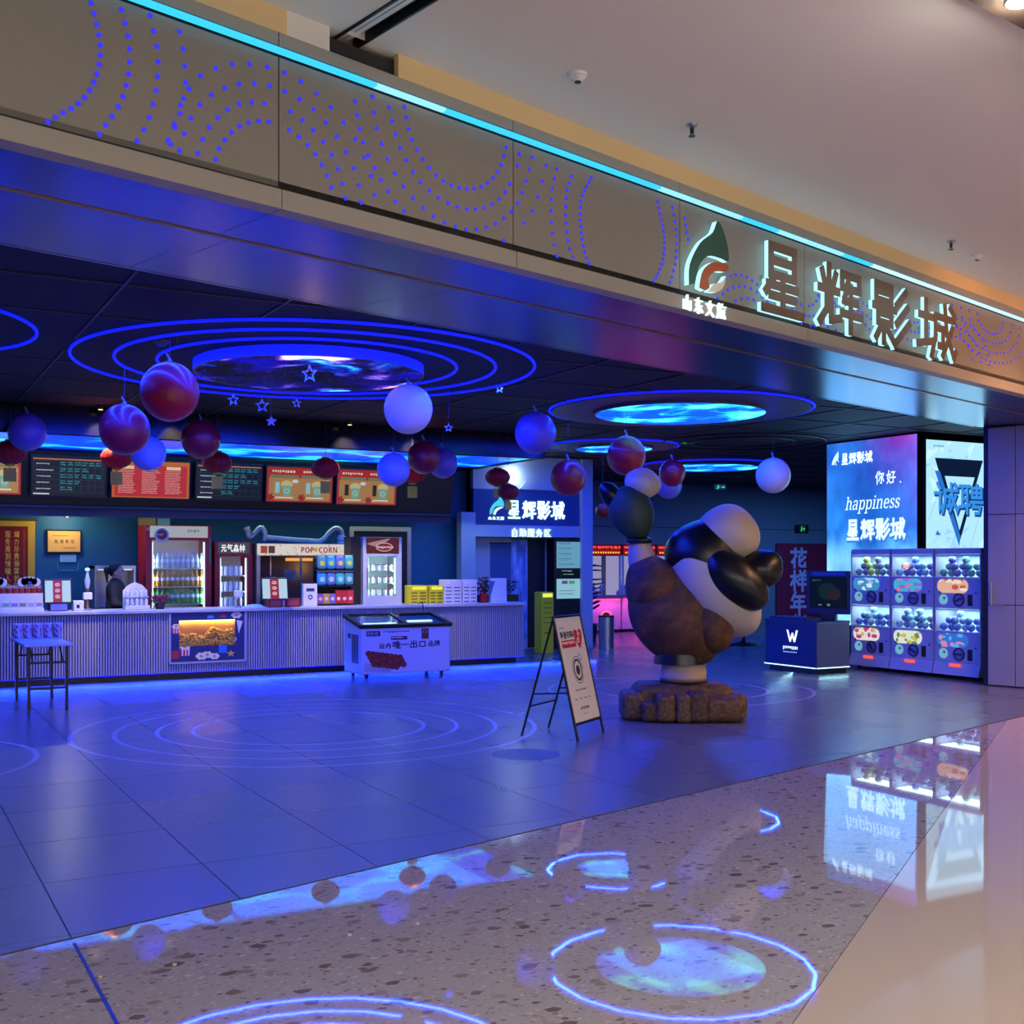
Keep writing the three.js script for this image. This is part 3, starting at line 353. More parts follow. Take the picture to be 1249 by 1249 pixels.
// ---------- canopy over the counter and the menu screens ----------
const CANOPY = 3.33, SCREEN_Z = -17.9;
{
  const c = thing('canopy', 'glossy black canopy over the snack counter with a glowing blue sky panel underneath', 'canopy', [0, 0, 0]);
  mesh('fascia_board', box(16, CEIL - CANOPY, 0.06, 1.38, (CEIL + CANOPY) / 2, -15.73), M.blackGloss, c);
  mesh('end_board', box(0.06, CEIL - CANOPY, 3.5, 9.35, (CEIL + CANOPY) / 2, -17.5), M.blackGloss, c);
  const sky = stripSky.clone(); sky.repeat.set(5, 1); sky.needsUpdate = true;
  mesh('sky_light_panel', new THREE.PlaneGeometry(16, 2.25).rotateX(Math.PI / 2).translate(1.36, CANOPY + 0.02, -16.9), screenMat(sky, 2.2, 0.3), c);
  mesh('panel_edge', [box(16, 0.03, 0.03, 1.38, CANOPY + 0.005, -15.77), box(0.03, 0.03, 2.3, 9.33, CANOPY + 0.005, -16.9)], M.black, c);
  for (const x of [-2, 2, 6]) areaLight(3.9, 2, new THREE.Color().setRGB(0.04, 0.3, 1), 1.5, [x + 0.5, CANOPY - 0.01, -16.9], [x + 0.5, 0, -16.9], 'canopy_light');
  mesh('screen_bulkhead', extr([[-18.0, CANOPY + 0.02], [-17.98, 3.3], [-18.12, 2.5], [-19.28, 2.46], [-19.28, CANOPY + 0.02]].map(([z, y]) => [-z, y]), 15.6).rotateY(Math.PI / 2).translate(-6.7, 0, 0), M.black, c);
  mesh('ledge', [box(15.6, 0.03, 0.12, 1.1, 2.5, -18.1), box(15.6, 0.14, 0.02, 1.1, 2.43, -18.15)], mat(0x1a2a44, 0.4), c);
  // warm spots grazing the canopy board
  for (const [px, py] of [[118, 500], [207, 503], [418, 512], [500, 520]]) { const p = atZ(px, py, -15.7), o = thing('spotlight', 'small warm spotlight on the ceiling in front of the canopy, ' + ({ 118: 'leftmost', 207: 'second from the left', 418: 'third from the left', 500: 'nearest the white balloon' })[px], 'spotlight', [p[0], CEIL, -15.42]); mesh('can', cyl(0.04, 0.035, 0.06, 0, -0.03, 0, 16), M.black, o); mesh('lens', cyl(0.028, 0.028, 0.006, 0, -0.062, 0, 16), M.warmGlow, o); spotLight(new THREE.Color().setRGB(1, 0.78, 0.5), 22, [p[0], CEIL - 0.075, -15.42], [p[0] + 0.05, 3.2, -15.7], 0.6, 0.7, 'spot_beam', 1); }
  // cool work light strip under the bulkhead
  { const o = thing('work_light', 'slim cool strip lamp under the menu bulkhead lighting the back counter', 'strip lamp', [1.2, 2.44, -18.5]); mesh('housing', box(14.6, 0.03, 0.08, 0, 0.012, 0), M.darkSteel, o); mesh('tube_light', box(14.4, 0.012, 0.04, 0, -0.008, 0), glow(new THREE.Color().setRGB(0.5, 0.85, 1), 1.2), o); for (let x = -4; x < 9; x += 3) areaLight(3, 0.06, new THREE.Color().setRGB(0.5, 0.85, 1), 8, [x + 0.8, 2.415, -18.5], [x + 0.8, 0, -18.75], 'work_strip_light'); }
  // screens
  const schedule = canvas(512, 300, (g, W, H) => { g.fillStyle = '#041024'; g.fillRect(0, 0, W, H); g.fillStyle = '#c96f4e'; g.fillRect(8, 12, W - 16, 10); for (let r = 0; r < 5; r++) { scribble(g, 30, 50 + r * 48, 120, 16, 1, '#b9c9d8'); for (let k = 0; k < [6, 4, 6, 3, 2][r]; k++) { scribble(g, 196 + k * 50, 36 + r * 48, 36, 34, 2, '#2f9aa6'); } } g.strokeStyle = '#1d4a66'; g.lineWidth = 2; for (let r = 0; r < 6; r++) { g.beginPath(); g.moveTo(8, 30 + r * 48); g.lineTo(W - 8, 30 + r * 48); g.stroke(); } for (let k = 0; k < 7; k++) { g.beginPath(); g.moveTo(190 + k * 50, 30); g.lineTo(190 + k * 50, 270); g.stroke(); } g.fillStyle = '#d8e4ee'; g.fillRect(10, 280, 110, 10); });
  const priceList = canvas(512, 300, (g, W, H) => { g.fillStyle = '#c8692f'; g.fillRect(0, 0, W, H); g.fillStyle = '#c22b34'; g.fillRect(16, 34, W - 32, H - 44); g.fillStyle = '#efd9b0'; for (const x of [46, 196, 356]) g.fillRect(x, 40, 96, 26); for (const x of [40, 194, 348]) for (let r = 0; r < 14; r++) scribble(g, x, 76 + r * 14, 124, 9, 1, '#f3d9d2'); });
  const combo = (head) => canvas(512, 300, (g, W, H) => { g.fillStyle = '#bb2a24'; g.fillRect(0, 0, W, H); g.fillStyle = '#b98a55'; g.fillRect(16, 92, W - 32, H - 104); for (const x of [24, 264]) { scribble(g, x + 16, 26, 190, 32, 1, '#f6e3cf'); g.fillStyle = '#7b8566'; g.fillRect(x, 66, 220, 24); g.fillStyle = '#d8c78a'; g.beginPath(); g.ellipse(x + 130, 150, 46, 36, 0, 0, 7); g.fill(); g.fillStyle = head ? '#9fd5e8' : '#24222c'; g.fillRect(x + 40, 130, 34, 96); g.fillStyle = '#7ab7a8'; g.beginPath(); g.moveTo(x + 92, 160); g.lineTo(x + 170, 160); g.lineTo(x + 158, 250); g.lineTo(x + 104, 250); g.fill(); g.strokeStyle = '#f2e9d8'; g.lineWidth = 4; g.beginPath(); g.arc(x + 130, 205, 18, 0, 7); g.stroke(); g.fillStyle = '#e9e4f2'; g.beginPath(); g.ellipse(x + 195, 120, 26, 15, 0, 0, 7); g.fill(); g.fillStyle = '#a8182a'; for (let k = 0; k < 6; k++) { g.beginPath(); g.ellipse(x + 8 + Math.cos(k) * 18, 262 + Math.sin(k) * 18, 16, 8, k, 0, 7); g.fill(); } g.fillStyle = '#f0ead9'; g.fillRect(x + 40, 258, 140, 12); } });
  const comboA = combo(true), comboB = combo(false);
  const list = [[-66, 28, 551, 604, comboA, 'partly seen orange snack menu screen at the left end of the row', 0.75], [36, 131, 556, 607, schedule, 'dark showtime screen next to the orange menu at the left end', 0.8], [134, 233, 561, 609, priceList, 'red price list menu screen between two dark showtime screens', 0.7], [237, 321, 565, 611, schedule, 'dark showtime screen right of the red price list', 0.8], [323, 407, 569, 614, comboA, 'red combo menu screen with pale blue drinks, beside a showtime screen', 0.62], [409, 485, 572, 617, comboB, 'red combo menu screen with dark drinks, last at the right end', 0.62]];
  for (const [x0, x1, y0, y1, tex, label, k] of list) {
    const a = atZ(x0, (y0 + y1) / 2, SCREEN_Z), b = atZ(x1, (y0 + y1) / 2, SCREEN_Z), W = b[0] - a[0] - 0.02, H = atZ((x0 + x1) / 2, y0, SCREEN_Z)[1] - atZ((x0 + x1) / 2, y1, SCREEN_Z)[1];
    const o = thing('menu_screen', label, 'screen', [(a[0] + b[0]) / 2, (atZ((x0 + x1) / 2, y0, SCREEN_Z)[1] + atZ((x0 + x1) / 2, y1, SCREEN_Z)[1]) / 2, SCREEN_Z], 0, 'menu screens over the counter'); o.rotation.x = 0.12;
    mesh('housing', rbox(W, H, 0.06, 0.008, 0, 0, -0.02), M.blackPlastic, o); mesh('screen', plane(W - 0.04, H - 0.045, 0, 0, 0.0115), screenMat(tex, k), o);
  }
}

// ---------- snack counter ----------
{
  const c = thing('snack_counter', 'long white ribbed snack counter with blue light under its front edge', 'counter', [0, 0, 0]);
  const x0 = -4, x1 = 9.55, zf = COUNTER_Z, wa = atZ(208, 780, zf)[0], wb = atZ(298, 780, zf)[0];
  mesh('top', rbox(x1 - x0 + 0.03, 0.045, 0.8, 0.008, (x0 + x1) / 2, 0.98, zf - 0.36), M.counterTop, c);
  mesh('body', box(x1 - x0, 0.86, 0.06, (x0 + x1) / 2, 0.53, zf - 0.07), M.ribBack, c); mesh('end_panel', box(0.06, 0.86, 0.7, x1 - 0.03, 0.53, zf - 0.4), M.rib, c); mesh('plinth', box(x1 - x0 - 0.1, 0.1, 0.55, (x0 + x1) / 2 - 0.05, 0.05, zf - 0.4), M.black, c);
  const ribs = []; for (let x = x0 + 0.02; x < x1; x += 0.036) { const lo = x > wa - 0.03 && x < wb + 0.03; if (lo) ribs.push(box(0.02, 0.14, 0.03, x, 0.17, zf - 0.026)); else ribs.push(box(0.02, 0.855, 0.03, x, 0.53, zf - 0.026)); }
  const r = mesh('ribs', ribs, M.rib, c); r.userData.kind = 'stuff';
  mesh('light_strip', box(x1 - x0 - 0.05, 0.012, 0.02, (x0 + x1) / 2, 0.092, zf - 0.07), M.ringGlow, c);
  for (let x = x0 + 1.5; x < x1; x += 3) areaLight(3, 0.02, BLUE, 130, [x, 0.085, zf - 0.035], [x, 0, zf + 0.12], 'counter_strip_light');
  // popcorn display let into the front
  const wx = (wa + wb) / 2, W = wb - wa, H = 0.7, d = thing('popcorn_window', 'lit popcorn display window with a dark blue printed frame in the counter front', 'display window', [wx, 0.6, zf + 0.002]);
  const art = canvas(512, 420, (g, w, h) => { g.fillStyle = '#122a66'; g.fillRect(0, 0, w, h); const corn = (x, y, r) => { g.fillStyle = '#efe3c4'; for (let k = 0; k < 6; k++) { g.beginPath(); g.arc(x + Math.cos(k * 1.05) * r, y + Math.sin(k * 1.05) * r * 0.7, r * 0.62, 0, 7); g.fill(); } g.fillStyle = '#d6a63c'; g.beginPath(); g.arc(x, y, r * 0.5, 0, 7); g.fill(); };
    const tub = (x, y, s) => { g.fillStyle = '#d03a3a'; g.beginPath(); g.moveTo(x - s, y); g.lineTo(x + s, y); g.lineTo(x + s * 0.7, y + s * 1.8); g.lineTo(x - s * 0.7, y + s * 1.8); g.fill(); g.fillStyle = '#f1efe9'; for (const k of [-0.55, 0.05, 0.6]) g.fillRect(x + k * s, y, s * 0.22, s * 1.75); corn(x, y - s * 0.25, s * 0.6); };
    tub(36, 120, 30); tub(96, 300, 38); corn(210, 375, 26); corn(250, 365, 24); corn(300, 380, 22); corn(455, 26, 24); g.fillStyle = '#b33030'; g.fillRect(6, 320, 50, 70); g.fillStyle = '#2f72d6'; g.fillRect(330, 278, 56, 76); g.fillStyle = '#e2b24a'; g.beginPath(); for (let k = 0; k < 10; k++) { const a = k * Math.PI / 5 - Math.PI / 2, q = k % 2 ? 14 : 34; g.lineTo(415 + Math.cos(a) * q, 362 + Math.sin(a) * q); } g.fill(); g.fillStyle = '#cdd6e6'; g.beginPath(); g.arc(430, 236, 26, 0, 7); g.fill(); g.fillStyle = '#122a66'; for (let k = 0; k < 5; k++) { g.beginPath(); g.arc(430 + Math.cos(k * 1.257) * 14, 236 + Math.sin(k * 1.257) * 14, 6, 0, 7); g.fill(); } g.fillStyle = '#e8e4da'; g.beginPath(); g.moveTo(455, 70); g.lineTo(500, 80); g.lineTo(470, 190); g.fill(); g.fillStyle = '#c9302f'; g.fillRect(345, 18, 36, 28); g.fillStyle = '#4b86dc'; g.fillRect(250, 24, 44, 26); });
  const a0 = -W * 0.39, a1 = W * 0.37, b0 = -0.13, b1 = 0.245;
  const frameShape = extr([[-W / 2, -H / 2], [W / 2, -H / 2], [W / 2, H / 2], [-W / 2, H / 2]], 0.01, [new THREE.Path([[a0, b0], [a0, b1], [a1, b1], [a1, b0]].map((p) => new THREE.Vector2(...p)))]);
  { const uv = frameShape.attributes.uv, p = frameShape.attributes.position; for (let i = 0; i < uv.count; i++) uv.setXY(i, p.getX(i) / W + 0.5, p.getY(i) / H + 0.5); }
  mesh('printed_frame', frameShape, print(art, 0.45), d); mesh('edge_trim', [box(W + 0.04, 0.03, 0.02, 0, -H / 2 - 0.012, 0.004), box(0.03, H, 0.02, -W / 2 - 0.012, 0, 0.004), box(0.03, H, 0.02, W / 2 + 0.012, 0, 0.004)], M.rib, d);
  mesh('cavity', [box(a1 - a0 + 0.04, b1 - b0 + 0.04, 0.01, (a0 + a1) / 2, (b0 + b1) / 2, -0.034)], mat(0xa8732c, 0.6), d);
  mesh('lamp_strip', box(a1 - a0, 0.025, 0.02, (a0 + a1) / 2, b1 - 0.014, -0.012), M.warmGlow, d);
  areaLight(a1 - a0, 0.02, new THREE.Color().setRGB(1, 0.65, 0.25), 40, [wx + (a0 + a1) / 2, 0.6 + b1 - 0.03, zf - 0.008], [wx + (a0 + a1) / 2, 0, zf - 0.03], 'popcorn_light');
  const kern = []; for (let i = 0; i < 420; i++) { const x = rr(a0, a1), top = b0 + 0.2 + 0.05 * Math.sin(x * 9) + 0.03 * Math.sin(x * 23); kern.push(new THREE.IcosahedronGeometry(rr(0.012, 0.02), 0).translate(x, rr(b0, top), rr(-0.03, -0.008))); }
  const pc = mesh('popcorn', kern, mat(0xd9a83e, 0.7), d); pc.userData.kind = 'stuff'; mesh('window_glass', plane(a1 - a0, b1 - b0, (a0 + a1) / 2, (b0 + b1) / 2, 0.004), M.glass, d);
}

// ---------- behind the counter ----------
const TOP = 1.003;
function bottleGeometry(h, r) { return lathe([[0.001, 0], [r * 0.92, 0.002], [r, h * 0.06], [r, h * 0.32], [r * 0.93, h * 0.36], [r, h * 0.4], [r, h * 0.62], [r * 0.6, h * 0.78], [r * 0.32, h * 0.86], [r * 0.3, h * 0.93], [0.001, h * 0.93]], 12); }
function bottleProto(kind, h, r, body, cap, label, group) { const o = thing(kind, label, 'bottle', [0, 0, 0], 0, group); mesh('body', bottleGeometry(h, r), body, o); mesh('cap', cyl(r * 0.36, r * 0.36, h * 0.08, 0, h * 0.95, 0, 10), cap, o); mesh('wrapper', cyl(r * 1.01, r * 1.01, h * 0.2, 0, h * 0.49, 0, 12), M.whitePlastic, o); return o; }
function cooler({ name, label, x0, x1, h, y = 0, zf, depth, shell, header, headerH, shelves, lightColor, power, base = 0.12, wall = 0.06 }) {
  const W = x1 - x0, o = thing(name, label, 'cooler', [(x0 + x1) / 2, y, zf]);
  mesh('cabinet', [box(wall, h, depth, -W / 2 + wall / 2, h / 2, -depth / 2), box(wall, h, depth, W / 2 - wall / 2, h / 2, -depth / 2), box(W - 2 * wall, h - base - headerH, 0.03, 0, base + (h - base - headerH) / 2, -depth + 0.015), box(W - 2 * wall, base, depth, 0, base / 2, -depth / 2), box(W - 2 * wall, headerH, depth - 0.02, 0, h - headerH / 2, -depth / 2 - 0.01)], shell, o);
  mesh('liner', box(W - 2 * wall - 0.01, h - base - headerH - 0.02, 0.01, 0, base + (h - base - headerH) / 2, -depth + 0.04), mat(0xdfe6ea, 0.5), o);
  if (header) mesh('header_sign', plane(W - 2 * wall, headerH - 0.02, 0, h - headerH / 2, 0.003), header, o);
  const ih = h - base - headerH, iy = base, door = mesh('door_frame', [box(0.035, ih, 0.03, -W / 2 + wall + 0.0175, iy + ih / 2, -0.012), box(0.035, ih, 0.03, W / 2 - wall - 0.0175, iy + ih / 2, -0.012), box(W - 2 * wall - 0.07, 0.035, 0.03, 0, iy + ih - 0.0175, -0.012), box(W - 2 * wall - 0.07, 0.035, 0.03, 0, iy + 0.0175, -0.012)], shell, o);
  mesh('glass', plane(W - 2 * wall - 0.07, ih - 0.07, 0, iy + ih / 2, -0.012), M.glass, door); mesh('handle', rbox(0.02, 0.35, 0.03, 0.006, -W / 2 + wall + 0.02, iy + ih * 0.45, 0.015), M.steel, door);
  for (const s of shelves) mesh('shelf', box(W - 2 * wall - 0.02, 0.014, depth - 0.12, 0, s - 0.007, -depth / 2 - 0.01), M.steel, o);
  mesh('lamp_tube', [box(0.02, ih - 0.12, 0.02, -W / 2 + wall + 0.05, iy + ih / 2, -0.05), box(0.02, ih - 0.12, 0.02, W / 2 - wall - 0.05, iy + ih / 2, -0.05)], glow(lightColor, 1.4), o);
  for (const q of [-1, 1]) { const l = areaLight(0.02, ih - 0.15, lightColor, power, [(x0 + x1) / 2 + q * (W / 2 - wall - 0.065), y + iy + ih / 2, zf - 0.06], [(x0 + x1) / 2 - q * 0.02, y + iy + ih / 2, zf - depth * 0.65], 'cooler_light'); }
  return o;
}
{
  const COOL = new THREE.Color().setRGB(0.75, 0.95, 1), zf = -18.5;
  const X = (px, z = zf) => atZ(px, 700, z)[0], Y = (px, py, z = zf) => atZ(px, py, z)[1];
  // red double drinks cooler
  const h1 = Y(215, 641), hd1 = canvas(512, 96, (g, W, H) => { g.fillStyle = '#c9ced6'; g.fillRect(0, 0, W, H); scribble(g, 330, 28, 140, 44, 1, '#8f98ac'); });
  const xa = X(178), xb = X(258);
  const big = cooler({ name: 'drinks_cooler', label: 'tall red framed drinks cooler full of clear, amber and green bottles', x0: xa, x1: xb, h: h1, zf, depth: 0.62, shell: M.red, header: screenMat(hd1, 0.55), headerH: 0.2, shelves: [1.02, 1.29, 1.58, 0.7, 0.42], lightColor: COOL, power: 26, base: 0.2 });
  { const bx = xa + 0.24 - (xa + xb) / 2, badge = mesh('badge_ring', new THREE.TorusGeometry(0.098, 0.02, 8, 32).translate(bx, h1 - 0.15, 0.014), M.whitePlastic, big); mesh('badge_face', cyl(0.09, 0.09, 0.012).rotateX(Math.PI / 2).translate(bx, h1 - 0.15, 0.012), M.red, badge); mesh('badge_lettering', plane(0.15, 0.04, bx, h1 - 0.15, 0.0195), print(canvas(160, 44, (g) => { g.fillStyle = '#8f1822'; g.fillRect(0, 0, 160, 44); scribble(g, 4, 4, 150, 36, 1, '#f6f2ec', 1.2); })), badge); mesh('price_sticker', plane(0.05, 0.05, -(xb - xa) / 2 + 0.03, h1 - 0.06, 0.002), mat(0xe0b8a0, 0.6), big); mesh('green_strip', box(0.03, 0.4, 0.004, (xb - xa) / 2 - 0.025, h1 - 0.4, 0.003), mat(0x2f8a5a, 0.5), big); }
  const clear = phys(0xcfe6ea, 0.12, { transmission: 0.55, thickness: 0 }), amber = phys(0xd08a24, 0.15, { transmission: 0.35, thickness: 0 }), green = phys(0x2fae3c, 0.15, { transmission: 0.35, thickness: 0 }), dark = mat(0x2c2430, 0.2);
  const rowsOf = [[1.58, 0.25, clear, mat(0x3aa0d8, 0.4), 'clear water bottle from the left on the top shelf of the red drinks cooler', 'water bottles in the red cooler'], [1.29, 0.25, amber, mat(0xe0a030, 0.4), 'amber tea bottle from the left on the second shelf of the red drinks cooler', 'amber bottles in the red cooler'], [1.02, 0.24, green, mat(0x1d7a2a, 0.4), 'green soda bottle from the left on the third shelf of the red drinks cooler', 'green bottles in the red cooler'], [0.7, 0.26, clear, dark, 'clear bottle from the left on the lowest seen shelf of the red cooler', 'lower bottles in the red cooler']];
  for (const [y, h, m, cap, label, group] of rowsOf) { const n = 11; let p = null; for (let i = 0; i < n; i++) { const at = [xa + 0.13 + (xb - xa - 0.26) * i / (n - 1), y, zf - 0.12]; if (!p) { p = bottleProto('drink_bottle', h, 0.034, m, cap, ORD[i] + ' ' + label, group); p.position.set(...at); } else copy(p, at, ORD[i] + ' ' + label); } }
  // small red cooler with white lettering
  const xc = X(262), xd = X(308), h2 = Y(285, 661);
  const hd2 = canvas(256, 64, (g, W, H) => { g.fillStyle = '#3a4048'; g.fillRect(0, 0, W, H); g.strokeStyle = '#ffffff'; han(g, '元气森林', 26, 10, 44, 6); });
  cooler({ name: 'drinks_cooler', label: 'smaller red cooler with white characters, right of the tall red drinks cooler', x0: xc, x1: xd, h: h2, zf, depth: 0.55, shell: M.red, header: screenMat(hd2, 0.9), headerH: 0.2, shelves: [1.46, 1.2, 0.95, 0.6], lightColor: COOL, power: 8, base: 0.2, wall: 0.05 });
  const can = thing('drink_can', 'pale drink can on a shelf of the smaller red cooler', 'can', [0, 0, 0], 0, 'cans in the smaller red cooler'); mesh('body', cyl(0.033, 0.033, 0.15, 0, 0.075, 0, 14), M.whitePlastic, can); mesh('lid', cyl(0.028, 0.033, 0.01, 0, 0.155, 0, 14), M.steel, can);
  let first = true; for (const [y, where] of [[1.46, 'top'], [1.2, 'middle'], [0.95, 'bottom']]) for (let i = 0; i < 5; i++) { const at = [xc + 0.14 + i * 0.078, y, zf - 0.14], l = ORD[i] + ' pale drink can from the left on the ' + where + ' shelf of the smaller red cooler'; if (first) { can.position.set(...at); can.userData.label = l; first = false; } else copy(can, at, l); }
  // popcorn machine cabinet
  const zp = -18.35, pa = X(313, zp), pb = X(427, zp), pt = Y(370, 663, zp), ph = Y(370, 678, zp), pw = pb - pa, pm = thing('popcorn_machine', 'wide popcorn cabinet with a lit POP CORN header behind the counter', 'popcorn machine', [(pa + pb) / 2, 0, zp]);
  const hd3 = canvas(1024, 112, (g, W, H) => { g.fillStyle = '#f4ece2'; g.fillRect(0, 0, W, H); for (let i = 0; i < 46; i++) { g.fillStyle = ['#d9c7b2', '#c9a08a', '#e8c86a', '#d8b0b0'][i % 4]; g.beginPath(); g.arc(rnd() * W, rnd() * H, rr(4, 9), 0, 7); g.fill(); } g.fillStyle = '#5c3a34'; g.fillRect(120, 20, 70, 72); g.fillStyle = '#b0483c'; g.fillRect(36, 20, 72, 72); g.fillStyle = '#b51a28'; g.font = 'bold 78px sans-serif'; g.fillText('POP', 470, 86); g.fillText('CORN', 670, 86); g.fillStyle = '#e0b54a'; g.beginPath(); g.arc(640, 56, 22, 0, 7); g.fill(); });
  mesh('header_sign_light', plane(pw - 0.02, pt - ph - 0.02, 0, (pt + ph) / 2, 0.002), screenMat(hd3, 0.7), pm); mesh('header_box', box(pw, pt - ph, 0.5, 0, (pt + ph) / 2, -0.252), M.steel, pm);
  mesh('post', [box(0.06, ph - 0.9, 0.06, -pw / 2 + 0.03, (ph + 0.9) / 2, -0.03), box(0.05, ph - 0.9, 0.05, pw / 2 - 0.03, (ph + 0.9) / 2, -0.03), box(0.03, ph - 0.9, 0.03, -0.05, (ph + 0.9) / 2, -0.03)], M.steel, pm); mesh('base_cabinet', box(pw, 0.9, 0.6, 0, 0.45, -0.3), M.steel, pm); mesh('inner_back', box(pw - 0.06, ph - 0.9, 0.02, 0, (ph + 0.9) / 2, -0.5), mat(0x20242c, 0.5), pm);
  mesh('heat_lamp', box(pw * 0.55, 0.05, 0.05, pw * 0.12, ph - 0.06, -0.2), glow(new THREE.Color().setRGB(1, 0.42, 0.14), 0.9), pm); pointLight(new THREE.Color().setRGB(1, 0.45, 0.15), 0.5, [(pa + pb) / 2 + 0.2, ph - 0.2, zp - 0.2], 4, 'popcorn_lamp');
  mesh('kettle', [lathe([[0.001, 0], [0.12, 0], [0.13, 0.14], [0.06, 0.2], [0.001, 0.2]]).translate(-0.5, 1.25, -0.25), bar([-0.5, 1.45, -0.25], [-0.5, ph, -0.25], 0.012), box(0.22, 0.16, 0.02, -0.28, 1.45, -0.15).rotateZ(-0.06)], M.steel, pm);
  // silver ducts over it
  const duct = thing('flexible_duct', 'ribbed silver flexible duct running over the popcorn cabinet', 'duct', [0, 0, 0]), P = (px, py) => atZ(px, py, zp - 0.15);
  const pts = [P(300, 643), P(305, 655), P(312, 650), P(318, 644), P(322, 650), P(322, 660)], pts2 = [P(322, 656), P(345, 658), P(372, 660), P(392, 660), P(402, 650), P(410, 645), P(415, 648), P(416, 652)];
  mesh('duct_run', tube(pts, 0.05, 30, 10), M.steel, duct); mesh('duct_run', tube(pts2, 0.055, 50, 10), M.steel, duct);
  for (const [q, n] of [[pts, 16], [pts2, 44]]) { const c = new THREE.CatmullRomCurve3(q.map((p) => new THREE.Vector3(...p))), gs = []; for (let i = 0; i < n; i++) { const u = (i + 0.5) / n, p = c.getPointAt(u), t = c.getTangentAt(u); gs.push(new THREE.TorusGeometry(0.056, 0.006, 5, 12).applyQuaternion(new THREE.Quaternion().setFromUnitVectors(new THREE.Vector3(0, 0, 1), t)).translate(p.x, p.y, p.z)); } mesh('duct_rings', gs, M.steel, duct).userData.kind = 'stuff'; }
  { const p = P(416, 661), o = thing('duct_cowl', 'white banded vent cowl standing on the popcorn cabinet', 'cowl', [p[0], pt, p[2]]); mesh('body', lathe([[0.07, 0], [0.075, 0.05], [0.075, 0.12], [0.05, 0.16], [0.03, 0.17]]), M.whitePlastic, o); mesh('band', cyl(0.077, 0.077, 0.012, 0, 0.06, 0), M.darkSteel, o); }
  // doorway frame in the back wall and a dark upright panel
  const d = struct('door_1'); const da = atZ(428, 700, -19.28), db = atZ(498, 700, -19.28), dt = atZ(463, 648, -19.28)[1];
  mesh('door_frame', [box(0.08, dt, 0.06, da[0], dt / 2, -19.27), box(0.08, dt, 0.06, db[0], dt / 2, -19.27), box(db[0] - da[0] + 0.08, 0.08, 0.06, (da[0] + db[0]) / 2, dt + 0.04, -19.27)], M.steel, d); mesh('door_leaf', box(db[0] - da[0] - 0.08, dt - 0.02, 0.03, (da[0] + db[0]) / 2, dt / 2, -19.28), M.darkWall, d);
  // pennant and plaque on the wall
  const zw = -19.28, pl = atZ(-24, 680, zw)[0], pr = atZ(42.5, 680, zw)[0], py1 = atZ(20, 634, zw)[1], pH = 1.25, pn = thing('pennant', 'dark red velvet banner with gold characters and gold fringe on the wall', 'banner', [(pl + pr) / 2, py1 - pH, zw + 0.012]);
  mesh('cloth', rbox(pr - pl, pH, 0.012, 0.004, 0, pH / 2, 0), mat(0xe0b030, 0.7), pn);
  mesh('velvet_print', plane(pr - pl - 0.16, pH - 0.14, -0.02, pH / 2 - 0.03, 0.007), print(canvas(640, 860, (g, W, H) => { g.fillStyle = '#8e1420'; g.fillRect(0, 0, W, H); g.strokeStyle = '#f0b848'; han(g, '竭力尽责保驾护航', 430, 60, 78, 9, { vertical: true }); han(g, '服务周到情暖人心', 300, 60, 78, 9, { vertical: true }); scribble(g, 570, 40, 26, 760, 46, '#b08a4a', 0.5); scribble(g, 60, 300, 60, 460, 24, '#b08a4a', 0.5); }), 0.9), pn); mesh('rod', cyl(0.018, 0.018, pr - pl + 0.1, 0, 0, 0, 12).rotateZ(Math.PI / 2).translate(0, pH, 0.01), mat(0x6a5320, 0.5), pn);
  { const a = atZ(56, 660, zw), b = atZ(99.5, 660, zw), y1 = atZ(78, 646, zw)[1], y0 = atZ(78, 675, zw)[1], o = thing('award_plaque', 'golden award plaque in a black frame on the teal wall', 'plaque', [(a[0] + b[0]) / 2, (y0 + y1) / 2, zw + 0.015]); mesh('frame', rbox(b[0] - a[0], y1 - y0, 0.03, 0.006), M.blackPlastic, o); mesh('face', plane(b[0] - a[0] - 0.05, y1 - y0 - 0.05, 0, 0, 0.0155), new THREE.MeshStandardMaterial({ color: 0xffffff, roughness: 0.35, map: canvas(256, 160, (g, W, H) => { g.fillStyle = '#ffc25c'; g.fillRect(0, 0, W, H); g.strokeStyle = '#8a4a18'; han(g, '先进单位', 52, 66, 28, 4, { gap: 1.5 }); g.fillStyle = '#9a6426'; g.fillRect(36, 34, 130, 4); g.fillRect(120, 126, 100, 5); }) }), o); pointLight(new THREE.Color().setRGB(1, 0.85, 0.6), 1.1, [(a[0] + b[0]) / 2, y1 + 0.2, zw + 0.35], 2, 'picture_lamp_light'); const lp = thing('picture_lamp', 'tiny brass picture lamp above the award plaque', 'lamp', [(a[0] + b[0]) / 2, y1 + 0.18, zw]); mesh('arm', bar([0, 0, 0], [0, 0.04, 0.35], 0.008), M.bronze, lp); mesh('bulb', sph(0.02, 0, 0.02, 0.35, 12), M.warmGlow, lp); }
  { const a = atZ(83, 681, zw), o = thing('notice_sheet', 'pale blue notice sheet taped below the award plaque', 'notice', [a[0], a[1], zw + 0.004]); mesh('sheet', box(0.24, 0.12, 0.004), mat(0x7fb6d6, 0.5), o); mesh('holder', [box(0.3, 0.012, 0.006, 0, -0.19, 0), box(0.012, 0.12, 0.006, -0.15, -0.13, 0), box(0.012, 0.12, 0.006, 0.15, -0.13, 0)], mat(0x4f8fb8, 0.3), o); }
